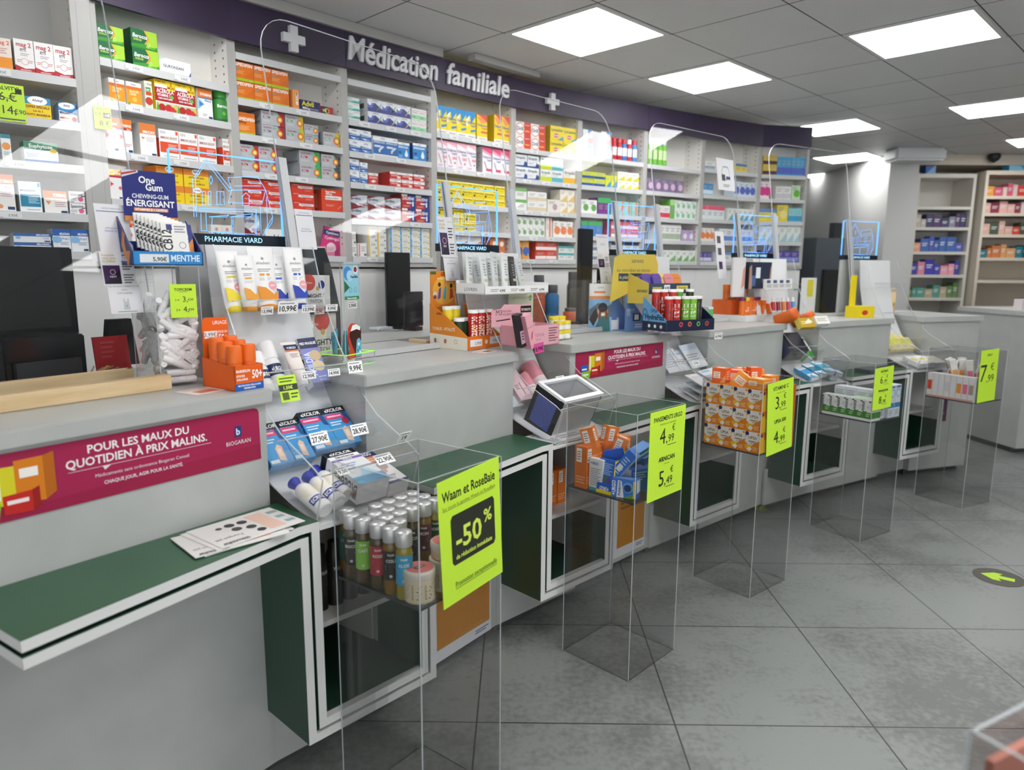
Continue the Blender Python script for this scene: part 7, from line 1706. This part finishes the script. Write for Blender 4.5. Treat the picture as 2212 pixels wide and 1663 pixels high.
# ---- rightmost stand
for i in range(8):
    c = ('d8502a', 'e6e4e2', 'e2e4e6', 'd8d4d2', 'e6e6e8', 'e89a3a', 'e87a9a', 'b09a8a')[i]
    sbox(5, .006, .28 - i * .034 - .0, Z1, -90, 0, 0, .032, .14, .05, 'e6e4e2', 'r .1 .3 .9 .7 %s;r 0 0 1 .08 d8a090' % c, '', 'slim white carton on rightmost stand, %s' % pos_words(i, 8), 'slim cartons on the rightmost stand')
for i in range(7):
    sbox(5, .08 + (i % 4) * .045, .22 - .05 * (i % 3), Z1 + .1, rr.uniform(-70, -20), 0, rr.uniform(-30, 30), .035, .12, .035, 'e4e0de', 'r .1 .2 .9 .5 %s' % ('d8604a', 'e8a04a', 'e07aa0')[i % 3], '', 'slim white carton thrown on rightmost stand heap, %s' % pos_words(i, 7), 'loose cartons on the rightmost stand')
# salmon carton inside the stand at lower right edge
q = MB(); q.box(.012, .02, .012, .2, .5, .88, 'c07a68'); tag(q.build('salmon_panel', None, ST[6]), 'salmon coloured panel inside the stand at lower right edge', 'panel')
# ---- red banners and posters on the counter fronts
def front_panel(k, u0, u1, z0, z1, y=.0145):
    return CF[k] @ Tr(u0, y - .0018, z0), u1 - u0, z1 - z0
BAN = ('p 9a1f45 0,0 1,0 1,.3 0,.12;t POUR_LES_MAUX_DU .555 .77 .125 f0eaea cb .34;t QUOTIDIEN_À_PRIX_MALINS. .555 .575 .13 f0eaea cb .46;r .33 .515 .8 .522 e8dcdf;p e8dcdf .43,.515 .455,.515 .436,.45;t Médicaments_sans_ordonnance_Biogaran_Conseil .56 .355 .055 e8dcdf c .38;t CHAQUE_JOUR,_AGIR_POUR_LA_SANTÉ. .56 .22 .055 e8dcdf cb .26;'
       'r .895 .52 .922 .72 1c3f80;t b .908 .56 .12 dfe8f4 cb;t BIOGARAN .908 .38 .075 f0eaea c .1;p d8d02a .13,.25 .18,.23 .19,.28 .19,.8 .13,.81;r .14 .33 .152 .77 f0eed8;p d97f1e .19,.24 .265,.2 .265,.88 .19,.87;p b8651a .265,.2 .295,.3 .295,.92 .265,.88;r .202 .6 .25 .74 f4f0ea;p c42a24 .155,.1 .23,.08 .23,.4 .155,.38;p 9a1f1c .23,.08 .25,.14 .25,.44 .23,.4;r .165 .24 .22 .3 f4e8e4;p 2a5ac0 .05,.18 .12,.2 .12,.52 .05,.5;r .06 .32 .11 .38 e8f0f8;p 8ac02a .055,.02 .14,.02 .15,.28 .055,.26;r .065 .12 .125 .18 f4f8e8')
for k, a, lab in ((1, ((558, 880), (563, 990), .21), 'large red banner with white slogan on nearest counter front'), (3, ((1433, 737), (1432, 790), .036), 'smaller looking red banner with white slogan on third counter')):
    T0 = CF[k]; n = T0.to_3x3() @ Vector((0, 1, 0))
    o = T0.translation + n * .013
    A = T0.inverted() @ hit(*a[0], o, n); B = T0.inverted() @ hit(*a[1], o, n)
    w = A.x - a[2]; h = A.z - B.z
    if k == 1: w = .66
    q = MB(); r = .012
    T, _, _ = front_panel(k, A.x - w, A.x, B.z, A.z)
    q.prism([(0, 0), (w - r, 0), (w - r * .3, r * .3), (w, r), (w, h - r), (w - r * .3, h - r * .3), (w - r, h), (0, h)], 0, .0016, 'a52450', Tr(0, .0016, 0) @ FRONT)
    q.face(FRONT, w, h, BAN, .0003)
    tag(q.build('banner', None, T), lab, 'banner', 'red banners')
PO = 'r .1 .12 .97 .97 bf7f1e;t Inscrivez-vous_sur .2 .68 .035 2a2a40 b .4;t mois-sans-tabac.fr .2 .62 .035 2a2a40 b .42;t la_phar .16 .86 .09 2a2a40 b .5;t macie... .16 .77 .09 2a2a40 b .6;L .72 .04 .95 .09 2 4a5a8a'
for k, u0, u1, z0, z1, lab in ((2, .25, .575, .04, .4, 'orange poster low on second counter front behind nearest stand'), (3, .33, .575, .06, .42, 'orange poster low on third counter front behind second stand')):
    sheet(CF[k] @ Tr(u0, .0132, z0), u1 - u0, z1 - z0, PO, lab, 'd8d9dc', 'poster', 'poster', 'orange posters')
sheet(CF[6] @ Tr(.08, .0132, .36), .2, .26, 'r .05 .3 .95 .8 4a2a4a;c .3 .6 .1 c84a6a;c .6 .55 .1 3a6ac0;L .1 .1 .9 .25 2 b89', 'dark purple poster on far counter behind rightmost stand', '5a3350', 'poster', 'poster')
sheet(CF[4] @ Tr(.2, .0132, .5), .07, .09, 'c .5 .5 .3 e8c83a', 'small magenta notice behind third stand', 'a03a7a', 'poster', 'poster')
# ---- leaflets on the first ledge, papers on the others
rr = random.Random(3)
p0 = Vector((-.604, 1.43, .7655))
for i in range(4):
    q = MB(); w_, h_ = .145, .21
    q.box(0, h_, 0, w_, 0, .0022, 'e2e0dc')
    q.face(TOPF(.0022), h_, w_, 'r .62 .1 .82 .9 e8c4b0;L .86 .1 .98 .9 3 9aa;t téléconsulter .35 .1 .1 555 ub .3;t Pourquoi_pas .35 .3 .08 777 u .3;c .38 .72 .08 3a3a3a;c .38 .5 .08 444;c .52 .7 .08 333;c .52 .42 .08 3a3a3a;c .25 .7 .05 555;c .55 .2 .07 333')
    T = frame((-.700, 1.462, .766 + .0024 * i), 50 + (0, -6, 4, 2)[i]) @ Tr((-.02, -.03, .0, .012)[i] + .01, -.095, 0)
    tag(q.build('leaflet', None, T), 'white consultation leaflet in the pile on nearest green ledge, %s' % ('lowest', 'second from bottom', 'third from bottom', 'topmost')[i], 'leaflet', 'leaflets on the nearest ledge')
for i in range(6):
    q = MB(); q.box(0, .2, 0, .14, 0, .002, ('d8d8d4', 'c8ccd0', 'e0dedc')[i % 3]); q.face(TOPF(.002), .2, .14, 'L .1 .1 .9 .9 5 9a9c9e')
    tag(q.build('leaflet', None, NF[2] @ Tr(.1 + rr.uniform(-.02, .02), -.17, .7485 + .0022 * i) @ Rz(rr.uniform(-8, 8))), 'grey paper in pile above second niche cabinet, %s from bottom' % ORD[i], 'leaflet', 'papers above the second niche')
q = MB(); q.box(0, .16, 0, .1, 0, .02, '5a5e62'); tag(q.build('grey_tray', None, CF[5] @ Tr(.25, -.16, .766)), 'flat grey tray on green ledge behind fourth stand', 'tray')
# bottles glimpsed inside the nearest niche
for i in range(4):
    q = MB(); q.lathe([(.02, 0), (.02, .14), (.016, .15), (.016, .17)], '1c1a18', 16); wrap(q, .0204, .04, .12, -170, -10, '24211e', 't WAAM .5 .7 .12 bbb cb .5;L .2 .2 .8 .5 3 888')
    tag(q.build('dark_bottle', None, NF[1] @ Tr(.1 + i * .045, -.1, .4945)), 'dark bottle on the shelf of nearest niche cabinet, %s' % pos_words(i, 4), 'bottle', 'dark bottles in the nearest niche')
for i in range(3):
    box_item(NF[2] @ Tr(.08 + i * .05, -.1, .4945), .045, .13, .05, 'd8742a', OC, OC, 'orange carton on shelf of second niche cabinet, %s' % pos_words(i, 3), 'medicine box', 'orange cartons in the second niche')
# ---- floor arrow sticker
t = thing('floor_sticker', frame((2.19, 3.005, .0006), 63), 'round dark floor sticker with lime arrow at right', 'floor sticker')
q = MB(); q.prism([(.1 * math.cos(i * math.pi / 16), .1 * math.sin(i * math.pi / 16)) for i in range(32)], 0, .0008, '4a473f'); q.build('disc', t)
q = MB(); q.prism([(-.018, -.06), (.018, -.06), (.018, .0), (.045, -.012), (.045, .02), (0, .068), (-.045, .02), (-.045, -.012), (-.018, .0)], .0009, .0014, 'b4dc2c', Rz(-10)); q.build('arrow', t)

# ---- far right: open shelf gondolas, pillar things
FS = frame((4.18, 7.6), -2)
def far_unit(T, w, h, d, zs, col, lab):
    t = thing('far_shelving', T, lab, 'shelving unit', 'far open shelves')
    for a in (0, w - .03): MB().box(a, a + .03, 0, d, 0, h, col).build('side_panel', t)
    MB().box(.03, w - .03, d - .02, d, 0, h, col).build('back_panel', t)
    for z in zs: MB().box(.03, w - .03, 0, d - .02, z - .03, z, col).build('shelf', t)
    MB().box(.03, w - .03, 0, d - .02, h - .04, h, col).build('top_board', t)
far_unit(FS, .6, 2.33, .4, (1.06, 1.3, 1.54, 1.79, 2.0), 'd0ccc4', 'far open shelf unit beside the pale pillar, blurred')
far_unit(FS @ Tr(.63, -.1, 0), 1.0, 2.35, .42, (1.25, 1.48, 1.715, 1.93, 2.1), 'beige', 'far beige shelf unit at right edge with blue boxes on top')
rr = random.Random(12)
def fill(T, x0, x1, z, cols, hmax, desc, grp):
    x = x0; i = 0
    while x < x1 - .03:
        w_ = rr.uniform(.045, .1); h_ = rr.uniform(.5, .95) * hmax
        w_ = min(w_, x1 - x)
        box_item(T @ Tr(x, .06, z + .001), w_ - .004, h_, .12, rr.choice(cols), 'L .15 .4 .8 .7 2 ddd', '', '%s, %s from left' % (desc, (ORD + ['eleventh', 'twelfth', 'thirteenth'])[i]), 'product', grp, 'far_product')
        x += w_; i += 1
W1 = ['e0c4b8', 'a8a8b0', '8a8fa8', '6a5a7a', 'c8b8a8']
for z, cols, nm in ((1.79, ['5a4a6a', '8a8a9a', 'b8b0a8', '4a4a6a'], 'top'), (1.54, ['e0a080', '4a6aa8', 'c8ccd8', '5a62b0'], 'second'), (1.3, ['d08a9a', 'e09aa8', '4a48a8', '4a4aa0'], 'third'), (1.06, ['5a9a8a', 'd8c8b8', 'b8a88a', '6a8a5a'], 'lowest')):
    fill(FS, .04, .58, z, cols, .17, 'blurred product on %s shelf beside the pillar' % nm, 'far products beside the pillar')
for z, cols, nm in ((2.1, ['d8483a', 'e8a03a', 'e0c8c0', '5a9ac8', 'd8607a'], 'top'), (1.93, ['8a3a4a', 'e0b0a8', 'd8c8c0', 'c04a3a'], 'second'), (1.715, ['e0c4b4', '4a5a4a', 'c84a3a', 'd8b0a0'], 'third'), (1.48, ['3a4a4a', '2a7a8a', 'c87a4a', '4a6a8a', 'd8a06a'], 'lowest')):
    fill(FS @ Tr(.63, -.1, 0), .04, .9, z, cols, .15, 'blurred product on %s shelf of right edge unit' % nm, 'far products at right edge')
box_item(FS @ Tr(.1, .05, 2.3305), .1, .12, .1, '3a6ab0', 'p 8ab0d8 0,0 1,0 1,.8', '', 'blue pack on top of the far shelf beside the pillar', 'product', None, 'blue_pack')
box_item(FS @ Tr(.9, -.02, 2.3505), .55, .06, .12, '3a9acc', 'p 8ac4e0 0,0 .3,0 .2,1 0,1', '', 'long bright blue box on top of right edge unit', 'product', None, 'blue_box')
# things standing on the end counter and behind the fifth counter
EC = frame((3.77, 5.17), 8)
t = thing('stool', frame((4.85, 6.5), 0), 'dark legged stool carrying orange and yellow bags', 'stool')
MB().box(-.18, .18, -.15, .15, 1.07, 1.1, '2f2c2a').build('seat', t)
for x in (-.15, .15):
    for y in (-.12, .12):
        MB().box(x - .015, x + .015, y - .015, y + .015, 0, 1.07, '2f2c2a').build('leg', t)
box_item(frame((4.7, 6.45, 1.101), 0), .14, .16, .1, 'b8552a', 'L .2 .4 .8 .8 2 d88', '', 'rust orange bag on the dark stool', 'bag', None, 'orange_bag')
box_item(frame((4.86, 6.45, 1.101), 0), .11, .17, .1, 'd8c08a', '', '', 'pale yellow bag beside the rust orange one', 'bag', None, 'yellow_bag')
for i, (x, y, c, w_, h_) in enumerate(((.1, .2, 'd8d0d0', .12, .08), (.28, .25, 'c8a8a8', .1, .06), (.42, .2, '2f3230', .09, .07), (.52, .3, 'b86a4a', .07, .1))):
    box_item(EC @ Tr(x, y, ZT + .001), w_, h_, .08, c, 'L .2 .3 .8 .7 2 bbb', '', 'blurred small item on the end counter, %s' % pos_words(i, 4), 'item', 'items on the end counter', 'counter_item')
q = MB(); q.lathe([(.1, 0), (.13, .03), (.14, .06)], 'c8a060', 20); tag(q.build('basket', None, EC @ Tr(.9, .3, ZT + .001)), 'shallow tan basket on the end counter at right edge', 'basket')
t = thing('dark_column_display', frame((2.6, 6.2), 20), 'tall dark grey device beyond the last shelf bay', 'display')
MB().box(0, .3, 0, .2, 0, 1.62, '4a5056').build('cabinet', t); MB().box(.08, .3, -.03, 0, .9, 1.35, '1a1b1e').build('screen', t); MB().box(.2, .28, .02, .08, 1.62, 1.75, '2a2c30').build('camera', t)
q = MB(); q.box(0, .3, 0, .02, 0, .1, '7ab08a'); tag(q.build('exit_sign', None, frame((3.35, 9.879, 1.75), 0)), 'small pale green sign on the far grey wall', 'sign')
q = MB(); q.box(0, .28, 0, .02, 0, .09, '7aba4a'); tag(q.build('green_sign', None, frame((2.95, 9.879, 1.62), 0)), 'small bright green sign on the far grey wall', 'sign')
q = MB(); q.tube([(0, 0, 0), (0, 0, .28), (-.02, 0, .32), (-.16, 0, .32)], .03, 'a87a5a', 8); tag(q.build('cable_tray', None, CT(5, 1.12, .5)), 'brown curved handle shape above the fifth counter', 'handle')
t = thing('air_unit', frame((3.7, 7.15, 2.4), 0), 'white ceiling air unit before the pale pillar', 'air conditioner')
q = MB(); q.box(0, .5, 0, .25, 0, .12, 'd8dadb'); q.build('casing', t, None, .02)
t = thing('ceiling_camera', frame((4.9, 7.53, 2.46), 0), 'small dark dome camera on the beige bulkhead', 'camera')
q = MB(); q.lathe([(.05, .06), (.06, .03), (.045, 0), (.001, -.03)], '2a2a2c', 16); q.build('dome', t)
# things glimpsed on the back worktop under the shelves
BWK = BAY[5]
t = thing('back_worktop', BWK, 'narrow pale worktop against wall under the sixth bay', 'worktop')
MB().box(.0, .555, -.42, -.02, .98, 1.01, 'white').build('top', t)
for a in (.02, .5): MB().box(a, a + .03, -.38, -.03, 0, .98, 'white').build('support', t)
for i, (x, y, c, h_, r_) in enumerate(((.05, -.2, 'b85a3a', .3, .04), (.14, -.22, '2a6a9a', .24, .045), (.23, -.3, 'c8603a', .1, .05), (.33, -.2, '3a3a3e', .32, .035), (.43, -.3, '2f3238', .22, .05), (.5, -.15, '7a5a3a', .3, .04))):
    bottle(BWK @ Tr(x, y, 1.011), r_, h_, c, '4a4a4c', 'blurred bottle or tool on the back worktop, %s' % pos_words(i, 6), 'bottle', 'things on the back worktop')
print('LIPBALMS', LSN)
